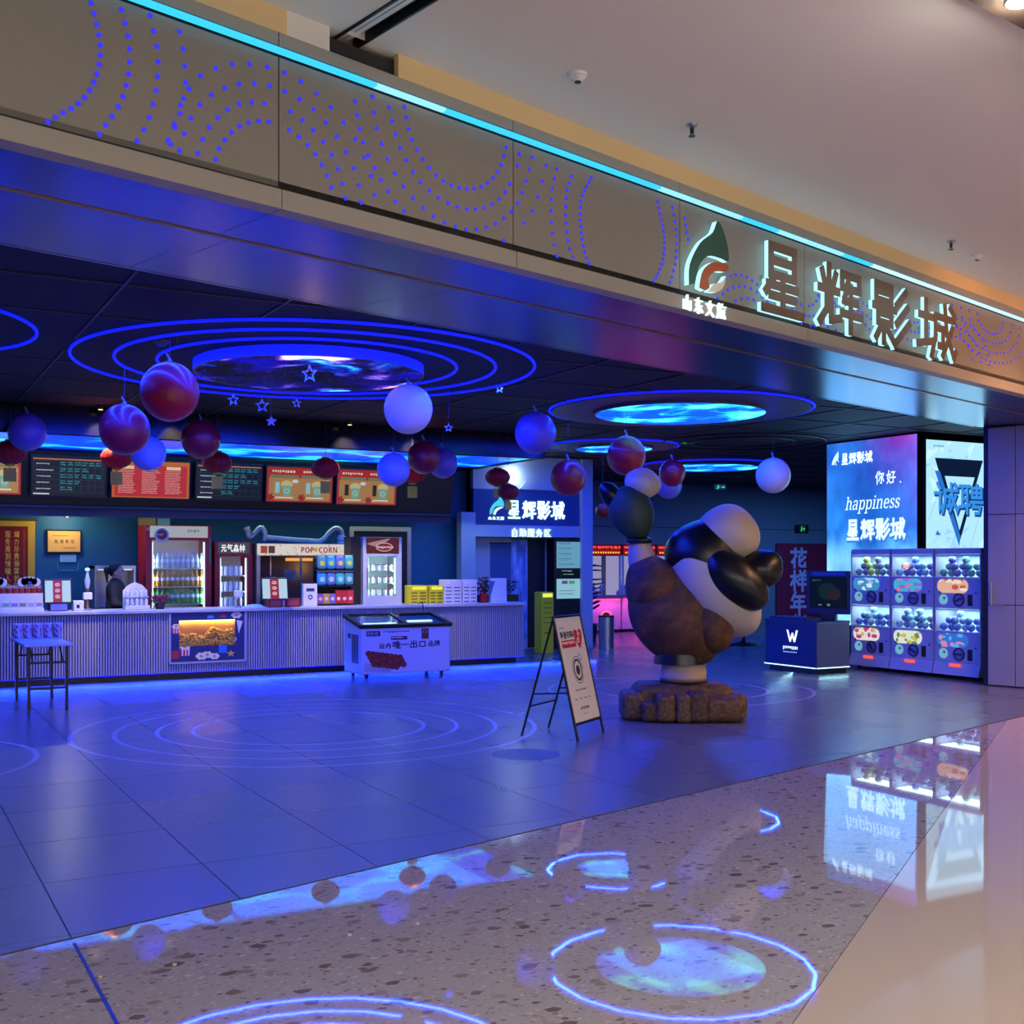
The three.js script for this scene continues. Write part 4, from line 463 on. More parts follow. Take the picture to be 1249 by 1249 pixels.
  for (const [px, py, w, h, col, label] of [[179, 632, 0.24, 0.13, 0x8a6a3a, 'brown cardboard box on top of the tall red cooler'], [198, 632, 0.2, 0.12, 0x5c7a86, 'grey blue box beside the brown one on the tall red cooler']]) { const p = atZ(px, py, -18.8); tag(mesh('carton', rbox(w, h, 0.2, 0.006), mat(col, 0.8)), label, 'box').position.set(p[0], h1 + h / 2, -18.8); }
}

// ---------- things on the counter ----------
{
  const zc = -16.98, X = (px, z = zc) => atZ(px, 740, z)[0], U = (a, b, z = zc) => X(b, z) - X(a, z), hOf = (px, py, z = zc) => atZ(px, py, z)[1] - TOP;
  const pos = canvas(256, 180, (g, W, H) => { g.fillStyle = '#bfe3f4'; g.fillRect(0, 0, W, H); g.fillStyle = '#a5242e'; g.fillRect(78, 0, 92, H); g.fillStyle = '#e9c8c4'; for (const y of [34, 84, 134]) { g.beginPath(); g.ellipse(124, y, 26, 15, 0, 0, 7); g.fill(); g.fillStyle = '#a5242e'; g.fillRect(104, y - 3, 40, 5); g.fillStyle = '#e9c8c4'; } });
  const terminal = (a, b, py, label) => { const W = U(a, b), H = 0.35, o = thing('sales_terminal', label, 'terminal', [(X(a) + X(b)) / 2, TOP, zc - 0.05]); mesh('base', rbox(W * 0.62, 0.1, 0.24, 0.01, 0, 0.05, 0), M.blackPlastic, o); mesh('rear_display', plane(W * 0.56, 0.085, 0, 0.055, 0.1215), mat(0x6a72c8, 0.4), o); const m = mesh('monitor', rbox(W, H, 0.03, 0.01, 0, 0, 0).rotateX(-0.15).translate(0, 0.27, 0), M.blackPlastic, o); mesh('screen', plane(W - 0.05, H - 0.05, 0, 0, 0.0165).rotateX(-0.15).translate(0, 0.27, 0), screenMat(pos, 0.8), m); mesh('stand', box(0.08, 0.2, 0.04, 0, 0.16, -0.05), M.darkSteel, o); };
  terminal(53, 89, 707, 'sales terminal with a red and pale blue screen beside the candy stand at the left'); terminal(319, 353, 705, 'sales terminal with a red and pale blue screen in front of the popcorn cabinet');
  { const o = thing('card_printer', 'small white ticket printer right of the left sales terminal', 'printer', [X(95.5), TOP, zc - 0.05]); mesh('body', rbox(0.14, 0.14, 0.2, 0.012, 0, 0.07, 0), M.whitePlastic, o); mesh('slot', box(0.04, 0.05, 0.004, -0.01, 0.06, 0.1), M.blackPlastic, o); }
  // candy stand at the left end
  { const o = thing('candy_stand', 'white candy display stand with a scalloped lettered header at the left end', 'display stand', [X(22), TOP, zc - 0.05]), W = U(-12, 50);
    mesh('tray', [rbox(W, 0.05, 0.3, 0.006, 0, 0.025, 0), box(W, 0.012, 0.16, 0, 0.16, -0.06), box(W, 0.1, 0.008, 0, 0.2, 0.02)], M.whitePlastic, o); mesh('back', box(W, 0.32, 0.01, 0, 0.2, -0.14), mat(0x8a96b4, 0.5), o);
    for (const dx of [-0.27, 0.16]) { const hd = []; for (let k = 0; k < 5; k++) hd.push(cyl(0.06, 0.06, 0.012, 0, 0, 0, 20).rotateX(Math.PI / 2).translate(dx + (k - 2) * 0.045, 0.4 + 0.02 * Math.cos((k - 2) * 0.8), -0.12)); mesh('header', hd, M.whitePlastic, o); }
    mesh('header_lettering', letterBoxes('心', 0.05, 0.05, 0.012, 0.004).map((g) => g.translate(0.14, 0.37, -0.11)), mat(0x3a3aa0, 0.5), o);
    let p = null; for (let k = 0; k < 8; k++) { const at = [X(22) - W / 2 + 0.05 + k * (W - 0.1) / 7, TOP + 0.17, zc - 0.08]; if (!p) { p = thing('candy_tube', 'first red candy tube from the left on the upper step of the candy stand', 'candy', at, 0, 'red tubes on the candy stand'); mesh('tube_body', cyl(0.033, 0.033, 0.15, 0, 0.075, 0, 14), mat(0xa01826, 0.35), p); mesh('lid', cyl(0.034, 0.034, 0.015, 0, 0.157, 0, 14), mat(0xc8a060, 0.4), p); } else copy(p, at, ORD[k] + ' red candy tube from the left on the upper step of the candy stand'); }
    const cols = [0xb8a8c8, 0x7aa890, 0x9080c0, 0x8a8478, 0xa8a0b8, 0x888aa8]; for (let k = 0; k < 6; k++) { const q = thing('candy_carton', ['leftmost', 'second', 'third', 'fourth', 'fifth', 'rightmost'][k] + ' small white candy carton on the front tray of the candy stand', 'candy', [X(22) - W / 2 + 0.06 + k * (W - 0.12) / 5, TOP + 0.051, zc + 0.055], 0, 'cartons on the candy stand'); mesh('box', rbox(0.1, 0.1, 0.04, 0.004, 0, 0.05, 0), M.whitePlastic, q); mesh('picture', plane(0.08, 0.05, 0, 0.045, 0.0206), mat(cols[k], 0.5), q); } }
  // glass beverage dispenser columns
  for (const [px, label, lit] of [[108, 'tall glass drink dispenser with a glowing cap right of the left terminal', true], [293, 'short clear cup dispenser with a white box in front of the small red cooler', false]]) { const o = thing('drink_dispenser', label, 'dispenser', [X(px), TOP, zc - 0.1]), H = lit ? 0.52 : 0.2; mesh('foot', cyl(0.05, 0.055, 0.02, 0, 0.01, 0), M.steel, o); mesh('column', cyl(0.022, 0.022, H * 0.6, 0, H * 0.3, 0, 14), mat(0xa06a48, 0.3, 0.6), o); mesh('tap_box', rbox(0.12, 0.1, 0.1, 0.015, 0, lit ? 0.2 : 0.2, 0.01), M.whitePlastic, o); if (lit) { mesh('glass_bulb', lathe([[0.02, 0.3], [0.035, 0.36], [0.04, 0.42], [0.02, 0.5], [0.015, 0.54]]), phys(0xe8f6ff, 0.05, { transmission: 0.6, thickness: 0 }), o); mesh('glow_cap', sph(0.035, 0, 0.58, 0, 16).scale(1, 0.75, 1).translate(0, 0.14, 0), glow(0xbff0ff, 1.1), o); } }
  // white bottle rack
  { const o = thing('sample_rack', 'small white house shaped rack of bottles in front of the person', 'rack', [X(166), TOP, zc + 0.02]), W = U(152, 182); mesh('base', rbox(W, 0.06, 0.2, 0.008, 0, 0.03, 0), M.whitePlastic, o); mesh('arch', extr([[-W / 2, 0], [W / 2, 0], [W / 2, 0.22], [W * 0.28, 0.3], [0, 0.34], [-W * 0.28, 0.3], [-W / 2, 0.22]], 0.012).translate(0, 0.05, -0.09), M.whitePlastic, o); mesh('shelf', box(W, 0.008, 0.12, 0, 0.18, -0.03), M.whitePlastic, o);
    let p = null; for (const y of [0.06, 0.184]) for (let k = 0; k < 5; k++) { const at = [X(166) - W / 2 + 0.04 + k * (W - 0.08) / 4, TOP + y, zc + (y > 0.1 ? -0.01 : 0.06)]; if (!p) { p = bottleProto('sample_bottle', 0.11, 0.022, M.whitePlastic, mat(0x6a8ad0, 0.4), 'first tiny white bottle in the front row of the house shaped rack', 'bottles in the white rack'); p.position.set(...at); } else copy(p, at, ORD[k] + ' tiny white bottle in the ' + (y > 0.1 ? 'upper' : 'front') + ' row of the house shaped rack'); } }
  { const o = thing('flower_pot', 'dark red potted flowers on the counter right of the bottle rack', 'plant', [X(195), TOP, zc]); mesh('pot', lathe([[0.001, 0], [0.06, 0], [0.075, 0.09], [0.001, 0.09]]), mat(0x3a1a2c, 0.5), o); const g = []; for (let i = 0; i < 40; i++) { const a = rnd() * 7, r = rr(0.02, 0.13); g.push(new THREE.IcosahedronGeometry(rr(0.014, 0.03), 0).translate(Math.cos(a) * r, 0.1 + rr(0, 0.1), Math.sin(a) * r)); } mesh('blossoms', g, mat(0x7a1a3c, 0.6), o).userData.kind = 'stuff'; const l = []; for (let i = 0; i < 24; i++) { const a = rnd() * 7, r = rr(0.04, 0.14); l.push(new THREE.SphereGeometry(0.03, 6, 4).scale(1, 0.25, 0.5).rotateY(a).translate(Math.cos(a) * r, 0.08 + rr(0, 0.06), Math.sin(a) * r)); } mesh('foliage', l, mat(0x1f4a2c, 0.6), o).userData.kind = 'stuff'; }
  // steel popcorn warmer behind the person
  { const z = -18.2, xa = X(116, z), xb = X(166, z), top = atZ(140, 690, z)[1], o = thing('steel_warmer', 'stainless steel food warmer behind the person at the counter', 'food warmer', [(xa + xb) / 2, 0, z]); mesh('cabinet', [box(xb - xa, 1.0, 0.6, 0, 0.5, -0.3)], M.steel, o); mesh('hood', [box(xb - xa, 0.05, 0.55, 0, top - 0.025, -0.28), box(0.03, top - 1, 0.5, -(xb - xa) / 2 + 0.015, (top + 1) / 2, -0.28), box(0.03, top - 1, 0.5, (xb - xa) / 2 - 0.015, (top + 1) / 2, -0.28)], M.steel, o); mesh('back_plate', box(xb - xa - 0.06, top - 1, 0.02, 0, (top + 1) / 2, -0.52), M.steel, o); mesh('lamp_bar', box(xb - xa - 0.1, 0.02, 0.03, 0, top - 0.06, -0.06), glow(0xe8f4ff, 0.8), o); }
  // white leaflet box, red boxes
  { const o = thing('leaflet_box', 'white leaflet box with a dark round emblem next to the snack rack', 'box', [X(377), TOP, zc + 0.02]); mesh('carton', rbox(U(369, 386), hOf(377, 712), 0.08, 0.006, 0, hOf(377, 712) / 2, 0), M.whitePlastic, o); mesh('emblem', [new THREE.TorusGeometry(0.03, 0.008, 6, 20).translate(0, 0.14, 0.042), box(0.13, 0.05, 0.002, 0, 0.25, 0.041)], mat(0x3a3560, 0.5), o); }
  for (const [px, label] of [[335, 'dark red carton under the right sales terminal'], [357, 'dark red carton with tissues between the terminal and the leaflet box']]) { const o = thing('red_carton', label, 'box', [X(px, zc + 0.24), TOP, zc + 0.24]); mesh('carton', rbox(0.22, 0.13, 0.1, 0.006, 0, 0.065, 0), mat(0x8a1a2a, 0.5), o); mesh('panel', box(0.16, 0.07, 0.002, 0, 0.065, 0.051), mat(0xa84a4a, 0.5), o); }
  { const o = thing('crumpled_cloth', 'crumpled pale blue cloth on the counter edge left of the red cartons', 'cloth', [X(310, zc + 0.2), TOP, zc + 0.2]); const g = new THREE.SphereGeometry(0.11, 20, 12), p = g.attributes.position; for (let i = 0; i < p.count; i++) { const k = 0.8 + 0.4 * vnoise(p.getX(i) * 40 + 7, p.getZ(i) * 40 + 3, 8); p.setXYZ(i, p.getX(i) * k * 1.3, Math.max(0, p.getY(i)) * 0.45 * k, p.getZ(i) * k * 0.7); } g.computeVertexNormals(); mesh('folds', g, mat(0x9fc6d8, 0.7), o); }
  // snack rack with hanging bags
  { const zr = zc - 0.05, xa = X(385, zr), xb = X(429, zr), W = xb - xa, H = atZ(407, 681, zr)[1] - TOP, o = thing('snack_rack', 'black wire rack of hanging snack bags beside the upright ice cream freezer', 'rack', [(xa + xb) / 2, TOP, zr]);
    mesh('frame', [bar([-W / 2, 0, -0.1], [-W / 2, H, -0.1], 0.01), bar([W / 2, 0, -0.1], [W / 2, H, -0.1], 0.01), bar([-W / 2, H, -0.1], [W / 2, H, -0.1], 0.01)], M.blackPlastic, o); for (const y of [0.02, 0.3, 0.55]) mesh('shelf', box(W, 0.012, 0.24, 0, y, 0), M.blackPlastic, o); mesh('back_panel', box(W, H, 0.01, 0, H / 2, -0.11), mat(0x14161e, 0.6), o);
    const bag = (w, h) => { const g = new THREE.SphereGeometry(0.5, 14, 10), p = g.attributes.position; for (let i = 0; i < p.count; i++) { const x = p.getX(i) * 2, y = p.getY(i) * 2, z = p.getZ(i) * 2; const sx = Math.sign(x) * Math.pow(Math.abs(x), 0.45), sy = Math.sign(y) * Math.pow(Math.abs(y), 0.45); p.setXYZ(i, sx * w / 2, sy * h / 2 + h / 2, z * 0.035); } g.computeVertexNormals(); return g; };
    const cols = [[0x4a8a9a, 'teal'], [0x2f8fc0, 'sky blue'], [0x5a6ab0, 'violet blue'], [0x3aa0a8, 'green blue']], rowsB = [[0.56, 'top'], [0.31, 'middle']];
    for (const [y, rn] of rowsB) for (let k = 0; k < 4; k++) { const q = thing('snack_bag', cols[k][1] + ' snack bag on the ' + rn + ' shelf of the wire rack', 'snack bag', [xa + W * (k + 0.5) / 4, TOP + y, zr + 0.06], 0, 'snack bags on the wire rack'); mesh('pouch', bag(0.15, 0.22), mat(cols[(k + (rn === 'top' ? 0 : 1)) % 4][0], 0.3), q); mesh('crimp', box(0.15, 0.014, 0.004, 0, 0.222, 0), M.steel, q); mesh('print_patch', new THREE.CircleGeometry(0.04, 16).translate(0, 0.1, 0.0362), mat(rn === 'top' ? 0xb8c05a : 0x8fd0e0, 0.4), q); }
    const low = [[0x7a4a9a, 'purple'], [0xb08a3a, 'ochre'], [0x6a5aa8, 'lilac'], [0xa8202c, 'red'], [0xa8202c, 'red'], [0xc02a34, 'bright red']]; low.forEach(([c, n], k) => { const q = thing('snack_tin', ['first', 'second', 'third', 'fourth', 'fifth', 'last'][k] + ' ' + n + ' snack carton along the bottom shelf of the wire rack', 'snack', [xa + W * (k + 0.5) / 6, TOP + 0.027, zr + 0.05], 0, 'cartons on the wire rack'); mesh('carton', rbox(0.1, k > 2 ? 0.22 : 0.16, 0.06, 0.005, 0, k > 2 ? 0.11 : 0.08, 0), mat(c, 0.45), q); mesh('print_patch', new THREE.CircleGeometry(0.028, 14).translate(0, 0.08, 0.031), mat(0xd8b8a8, 0.5), q); }); }
  // upright ice cream freezer on the counter
  { const zf = -17.02, xa = X(443, zf), xb = X(490, zf), h = atZ(466, 655, zf)[1] - TOP, hd = canvas(256, 100, (g, W, H) => { g.fillStyle = '#5e1024'; g.fillRect(0, 0, W, H); g.fillStyle = '#b48a94'; g.beginPath(); g.moveTo(0, 40); g.quadraticCurveTo(80, 20, 190, 4); g.quadraticCurveTo(150, 40, 60, 56); g.fill(); g.fillStyle = '#8c1c34'; g.strokeStyle = '#f4e8ea'; g.lineWidth = 4; g.beginPath(); g.ellipse(140, 60, 64, 26, 0, 0, 7); g.fill(); g.stroke(); g.fillStyle = '#fff'; g.font = 'bold 20px serif'; g.fillText('Häagen-Dazs', 82, 67); });
    cooler({ name: 'ice_cream_freezer', label: 'upright ice cream freezer with a dark red sign standing on the counter', x0: xa, x1: xb, y: TOP, h, zf, depth: 0.5, shell: mat(0xa8b0c0, 0.4), header: screenMat(hd, 0.7), headerH: 0.27, shelves: [0.14, 0.34, 0.54], lightColor: new THREE.Color().setRGB(0.55, 1, 1), power: 48, base: 0.1, wall: 0.05 });
    let p = null; for (const [y, where] of [[0.14, 'bottom'], [0.34, 'middle'], [0.54, 'top']]) for (let k = 0; k < 5; k++) { const l = ORD[k] + ' ice cream tub from the left on the ' + where + ' shelf of the upright freezer', at = [xa + 0.13 + k * (xb - xa - 0.26) / 4, TOP + y, zf - 0.14]; if (!p) { p = thing('ice_cream_tub', l, 'tub', at, 0, 'tubs in the upright freezer'); mesh('tub', cyl(0.035, 0.03, 0.09, 0, 0.045, 0, 14), mat(0xb8c8cc, 0.4), p); mesh('lid', cyl(0.038, 0.038, 0.014, 0, 0.097, 0, 14), mat(0x7a2438, 0.4), p); } else copy(p, at, l); }
    const s = thing('side_cabinet', 'narrow black cabinet left of the upright ice cream freezer', 'cabinet', [(X(430, zf) + xa) / 2 - 0.02, TOP, zf - 0.2]); mesh('body', box(xa - X(430, zf) - 0.02, h - 0.02, 0.3, 0, h / 2, 0), M.blackPlastic, s); mesh('top_lip', box(xa - X(430, zf) - 0.01, 0.02, 0.31, 0, h - 0.01, 0), M.darkSteel, s); }
  // power bank stations
  const station = (a, b, py, m, litTop, label, rows) => { const W = U(a, b) - 0.01, H = hOf((a + b) / 2, py), o = thing('power_bank_station', label, 'charger station', [(X(a) + X(b)) / 2, TOP, zc]); mesh('body', rbox(W, H, 0.2, 0.01, 0, H / 2, 0), m, o); for (let r = 0; r < rows; r++) for (const q of [-0.24, 0.24]) mesh('slot', box(W * 0.34, 0.014, 0.004, q * W, 0.03 + r * (H - 0.1) / rows, 0.1), M.blackPlastic, o); if (litTop) mesh('light_panel', box(W * 0.76, 0.05, 0.004, 0.01, H - 0.045, 0.101), glow(new THREE.Color().setRGB(0.9, 0.85, 0.05), 1.0), o); else mesh('badge', box(0.03, 0.04, 0.004, -W * 0.26, H - 0.045, 0.101), mat(0xf4f4f8, 0.4), o); };
  station(496, 519, 714, M.yellow, true, 'yellow power bank station nearest the ice cream freezer', 4); station(520, 538, 714, M.yellow, true, 'yellow power bank station next to the white ones', 4);
  station(538, 560, 707, M.whitePlastic, false, 'white power bank station next to the yellow ones', 5); station(561, 579, 707, M.whitePlastic, false, 'white power bank station nearest the red pot', 5);
  { const o = thing('red_pot_plant', 'red pot with a dark red leafy plant near the right end of the counter', 'plant', [X(589), TOP, zc + 0.02]); mesh('pot', rbox(0.11, 0.16, 0.11, 0.012, 0, 0.08, 0), mat(0xa81a20, 0.45), o); const g = []; for (let i = 0; i < 60; i++) { const a = rnd() * 7, r = rr(0.01, 0.09), y = rr(0.18, 0.42); g.push(new THREE.SphereGeometry(0.032, 6, 4).scale(1, 0.3, 0.45).rotateZ(rr(-0.6, 0.6)).rotateY(a).translate(Math.cos(a) * r, y, Math.sin(a) * r)); } mesh('leaves', g, mat(0x5a1622, 0.6), o).userData.kind = 'stuff'; mesh('stems', [0, 1, 2, 3].map((k) => bar([0, 0.15, 0], [Math.cos(k * 1.6) * 0.08, 0.36, Math.sin(k * 1.6) * 0.08], 0.006)), mat(0x2a3a20, 0.7), o); }
  { const o = thing('service_tablet', 'white slanted service tablet with a black reader at the right end of the counter', 'tablet', [X(603), TOP, zc + 0.05]); mesh('stand', extr([[-0.1, 0], [0.12, 0], [0.02, 0.4], [-0.06, 0.4]], 0.26, [], 0.006).rotateY(Math.PI / 2 - 0.3).translate(-0.12, 0, 0.02), M.whitePlastic, o); const r = mesh('reader', rbox(0.07, 0.16, 0.012, 0.006, 0.045, 0.3, 0.1), M.blackPlastic, o); mesh('reader_light', box(0.025, 0.02, 0.003, 0.045, 0.35, 0.107), glow(0xcfe8ff, 1), r); mesh('blue_screen', box(0.13, 0.28, 0.006, -0.1, 0.22, 0.105), glow(new THREE.Color().setRGB(0.02, 0.05, 0.8), 0.6), o); }
  { const o = thing('long_planter', 'low row of dark leafy plants behind the right end of the counter', 'plant', [X(592, -17.3), TOP, -17.27]); mesh('trough', box(1.2, 0.12, 0.12, 0, 0.06, 0), M.blackPlastic, o); const g = []; for (let i = 0; i < 150; i++) g.push(new THREE.SphereGeometry(0.035, 6, 4).scale(1, 0.3, 0.45).rotateZ(rr(-0.8, 0.8)).rotateY(rnd() * 7).translate(rr(-0.6, 0.6), rr(0.15, 0.36), rr(-0.06, 0.06))); mesh('leaves', g, mat(0x15281f, 0.6), o).userData.kind = 'stuff'; }
}

// ---------- person behind the counter ----------
function sdfMesh(sdf, min, max, cell, material) {
  const size = Math.max(max[0] - min[0], max[1] - min[1], max[2] - min[2]), n = Math.ceil(size / cell) + 4, mc = new MarchingCubes(n, material, false, false, 160000), half = size / 2 + cell * 2, c = [0, 1, 2].map((i) => (min[i] + max[i]) / 2);
  for (let k = 0; k < n; k++) for (let j = 0; j < n; j++) for (let i = 0; i < n; i++) mc.field[i + j * n + k * n * n] = -sdf(c[0] + (i - n / 2) / (n / 2) * half, c[1] + (j - n / 2) / (n / 2) * half, c[2] + (k - n / 2) / (n / 2) * half);
  mc.isolation = 0; mc.update();
  const g = new THREE.BufferGeometry(), m = mc.count; g.setAttribute('position', new THREE.BufferAttribute(mc.positionArray.slice(0, m * 3), 3)); g.setAttribute('normal', new THREE.BufferAttribute(mc.normalArray.slice(0, m * 3), 3)); g.setAttribute('uv', new THREE.BufferAttribute(new Float32Array(m * 2), 2));
  g.scale(half, half, half); g.translate(...c); return g;
}
const capsule = (p, a, b, ra, rb) => { const ab = [b[0] - a[0], b[1] - a[1], b[2] - a[2]], ap = [p[0] - a[0], p[1] - a[1], p[2] - a[2]], L = ab[0] ** 2 + ab[1] ** 2 + ab[2] ** 2, t = Math.max(0, Math.min(1, (ap[0] * ab[0] + ap[1] * ab[1] + ap[2] * ab[2]) / (L || 1))); return Math.hypot(ap[0] - ab[0] * t, ap[1] - ab[1] * t, ap[2] - ab[2] * t) - (ra + (rb - ra) * t); };
const smin = (a, b, k) => { const h = Math.max(0, k - Math.abs(a - b)) / k; return Math.min(a, b) - h * h * k / 4; };
const ball = (p, c, r, s = [1, 1, 1]) => { const q = Math.hypot((p[0] - c[0]) / s[0], (p[1] - c[1]) / s[1], (p[2] - c[2]) / s[2]); return (q - r) * Math.min(...s); };
{
  const at = atZ(141, 740, -17.75), o = thing('person', 'person in dark clothes with dark hair tied back, turned right behind the counter', 'person', [at[0], 0, -17.75], -0.35); // the figure faces +x
  const limbs = [[[0, 0.95, 0.09], [0.02, 0.5, 0.1], 0.085, 0.06], [[0, 0.95, -0.09], [0.02, 0.5, -0.1], 0.085, 0.06], [[0.02, 0.5, 0.1], [-0.02, 0.09, 0.1], 0.058, 0.04], [[0.02, 0.5, -0.1], [-0.02, 0.09, -0.1], 0.058, 0.04], [[-0.03, 0.06, 0.1], [0.15, 0.035, 0.12], 0.042, 0.034], [[-0.03, 0.06, -0.1], [0.15, 0.035, -0.12], 0.042, 0.034]];
  const arms = [[[-0.01, 1.33, 0.17], [0.03, 1.07, 0.23], 0.052, 0.04], [[-0.01, 1.33, -0.17], [0.03, 1.07, -0.23], 0.052, 0.04], [[0.03, 1.07, 0.23], [0.25, 1.03, 0.16], 0.04, 0.03], [[0.03, 1.07, -0.23], [0.25, 1.03, -0.16], 0.04, 0.03]];
  const torso = (p) => { let d = ball(p, [0, 1.0, 0], 0.15, [0.85, 1, 1.1]); d = smin(d, ball(p, [0, 1.16, 0], 0.15, [0.75, 1.3, 1]), 0.08); d = smin(d, ball(p, [0, 1.28, 0], 0.16, [0.7, 0.85, 1.2]), 0.08); return d; };
  const headAt = [0.03, 1.52, 0];
  const head = (p) => { let d = ball(p, [0.02, 1.545, 0], 0.1, [0.98, 1.08, 0.8]); d = smin(d, ball(p, [0.05, 1.475, 0], 0.066, [0.95, 0.9, 0.82]), 0.05); d = smin(d, capsule(p, [0.115, 1.535, 0], [0.135, 1.51, 0], 0.009, 0.013), 0.02); for (const s of [1, -1]) { d = smin(d, ball(p, [0.0, 1.52, s * 0.083], 0.022, [0.8, 1.2, 0.5]), 0.01); d = Math.max(d, -ball(p, [0.112, 1.545, s * 0.032], 0.013)); } d = smin(d, capsule(p, [0.1, 1.472, -0.02], [0.1, 1.472, 0.02], 0.012, 0.012), 0.012); return d; };
  const hand = (p, s) => { let d = capsule(p, [0.25, 1.03, s * 0.16], [0.31, 1.02, s * 0.135], 0.028, 0.026); for (let k = 0; k < 4; k++) { const z = s * (0.155 - k * 0.018); d = smin(d, capsule(p, [0.32, 1.02, z], [0.37 + (k === 1 ? 0.008 : 0), 1.012, z - s * 0.006], 0.0095, 0.0085), 0.008); d = Math.min(d, capsule(p, [0.37, 1.012, z - s * 0.006], [0.388 + (k === 3 ? -0.01 : 0), 0.995, z - s * 0.008], 0.0085, 0.0075)); } return smin(d, capsule(p, [0.27, 1.02, s * 0.135], [0.315, 1.01, s * 0.1], 0.012, 0.0095), 0.012); };
  const bodyF = (x, y, z) => { const p = [x, y, z]; let d = torso(p); for (const [a, b, r, q] of limbs) d = smin(d, capsule(p, a, b, r, q), 0.05); for (const [a, b, r, q] of arms) d = smin(d, capsule(p, a, b, r, q), 0.04); d = smin(d, capsule(p, [0, 1.36, 0], [0.02, 1.47, 0], 0.052, 0.048), 0.04); return smin(d, head(p), 0.02); };
  const skin = mat(0xb98a70, 0.6), cloth = mat(0x10121c, 0.8), hairM = mat(0x0c0a0a, 0.5);
  const bodyGeo = mergeGeometries([sdfMesh(bodyF, [-0.2, 0, -0.3], [0.3, 1.68, 0.3], 0.014, skin), sdfMesh((x, y, z) => head([x, y, z]), [-0.1, 1.4, -0.12], [0.18, 1.68, 0.12], 0.004, skin), sdfMesh((x, y, z) => hand([x, y, z], 1), [0.22, 0.95, 0.05], [0.42, 1.08, 0.22], 0.004, skin), sdfMesh((x, y, z) => hand([x, y, z], -1), [0.22, 0.95, -0.22], [0.42, 1.08, -0.05], 0.004, skin)]);
  mesh('body', bodyGeo, skin, o);
  mesh('clothing', sdfMesh((x, y, z) => { const p = [x, y, z]; let d = torso(p); for (const [a, b, r, q] of limbs.slice(0, 4)) d = smin(d, capsule(p, a, b, r, q), 0.05); for (const [a, b, r, q] of arms) d = smin(d, capsule(p, a, b, r, q), 0.04); d = smin(d, capsule(p, [0, 1.36, 0], [0.005, 1.39, 0], 0.055, 0.055), 0.04) - 0.012; return Math.max(d, 0.08 - y); }, [-0.22, 0.05, -0.3], [0.3, 1.45, 0.3], 0.014, cloth), cloth, o);
  mesh('hair', sdfMesh((x, y, z) => { const p = [x, y, z]; let d = ball(p, [0.008, 1.562, 0], 0.112, [1, 1.05, 0.86]); d = Math.max(d, (x - 0.055) * 0.8 + (1.6 - y) * 0.62, -(y - 1.44)); d = smin(d, ball(p, [-0.125, 1.565, 0], 0.045), 0.02); return smin(d, capsule(p, [-0.13, 1.53, 0], [-0.12, 1.38, 0], 0.03, 0.012), 0.02); }, [-0.2, 1.34, -0.13], [0.15, 1.7, 0.13], 0.006, hairM), hairM, o);
  mesh('eyes', [1, -1].map((s) => sph(0.011, 0.104, 1.545, s * 0.032, 10)), mat(0x14100e, 0.2), o);
}

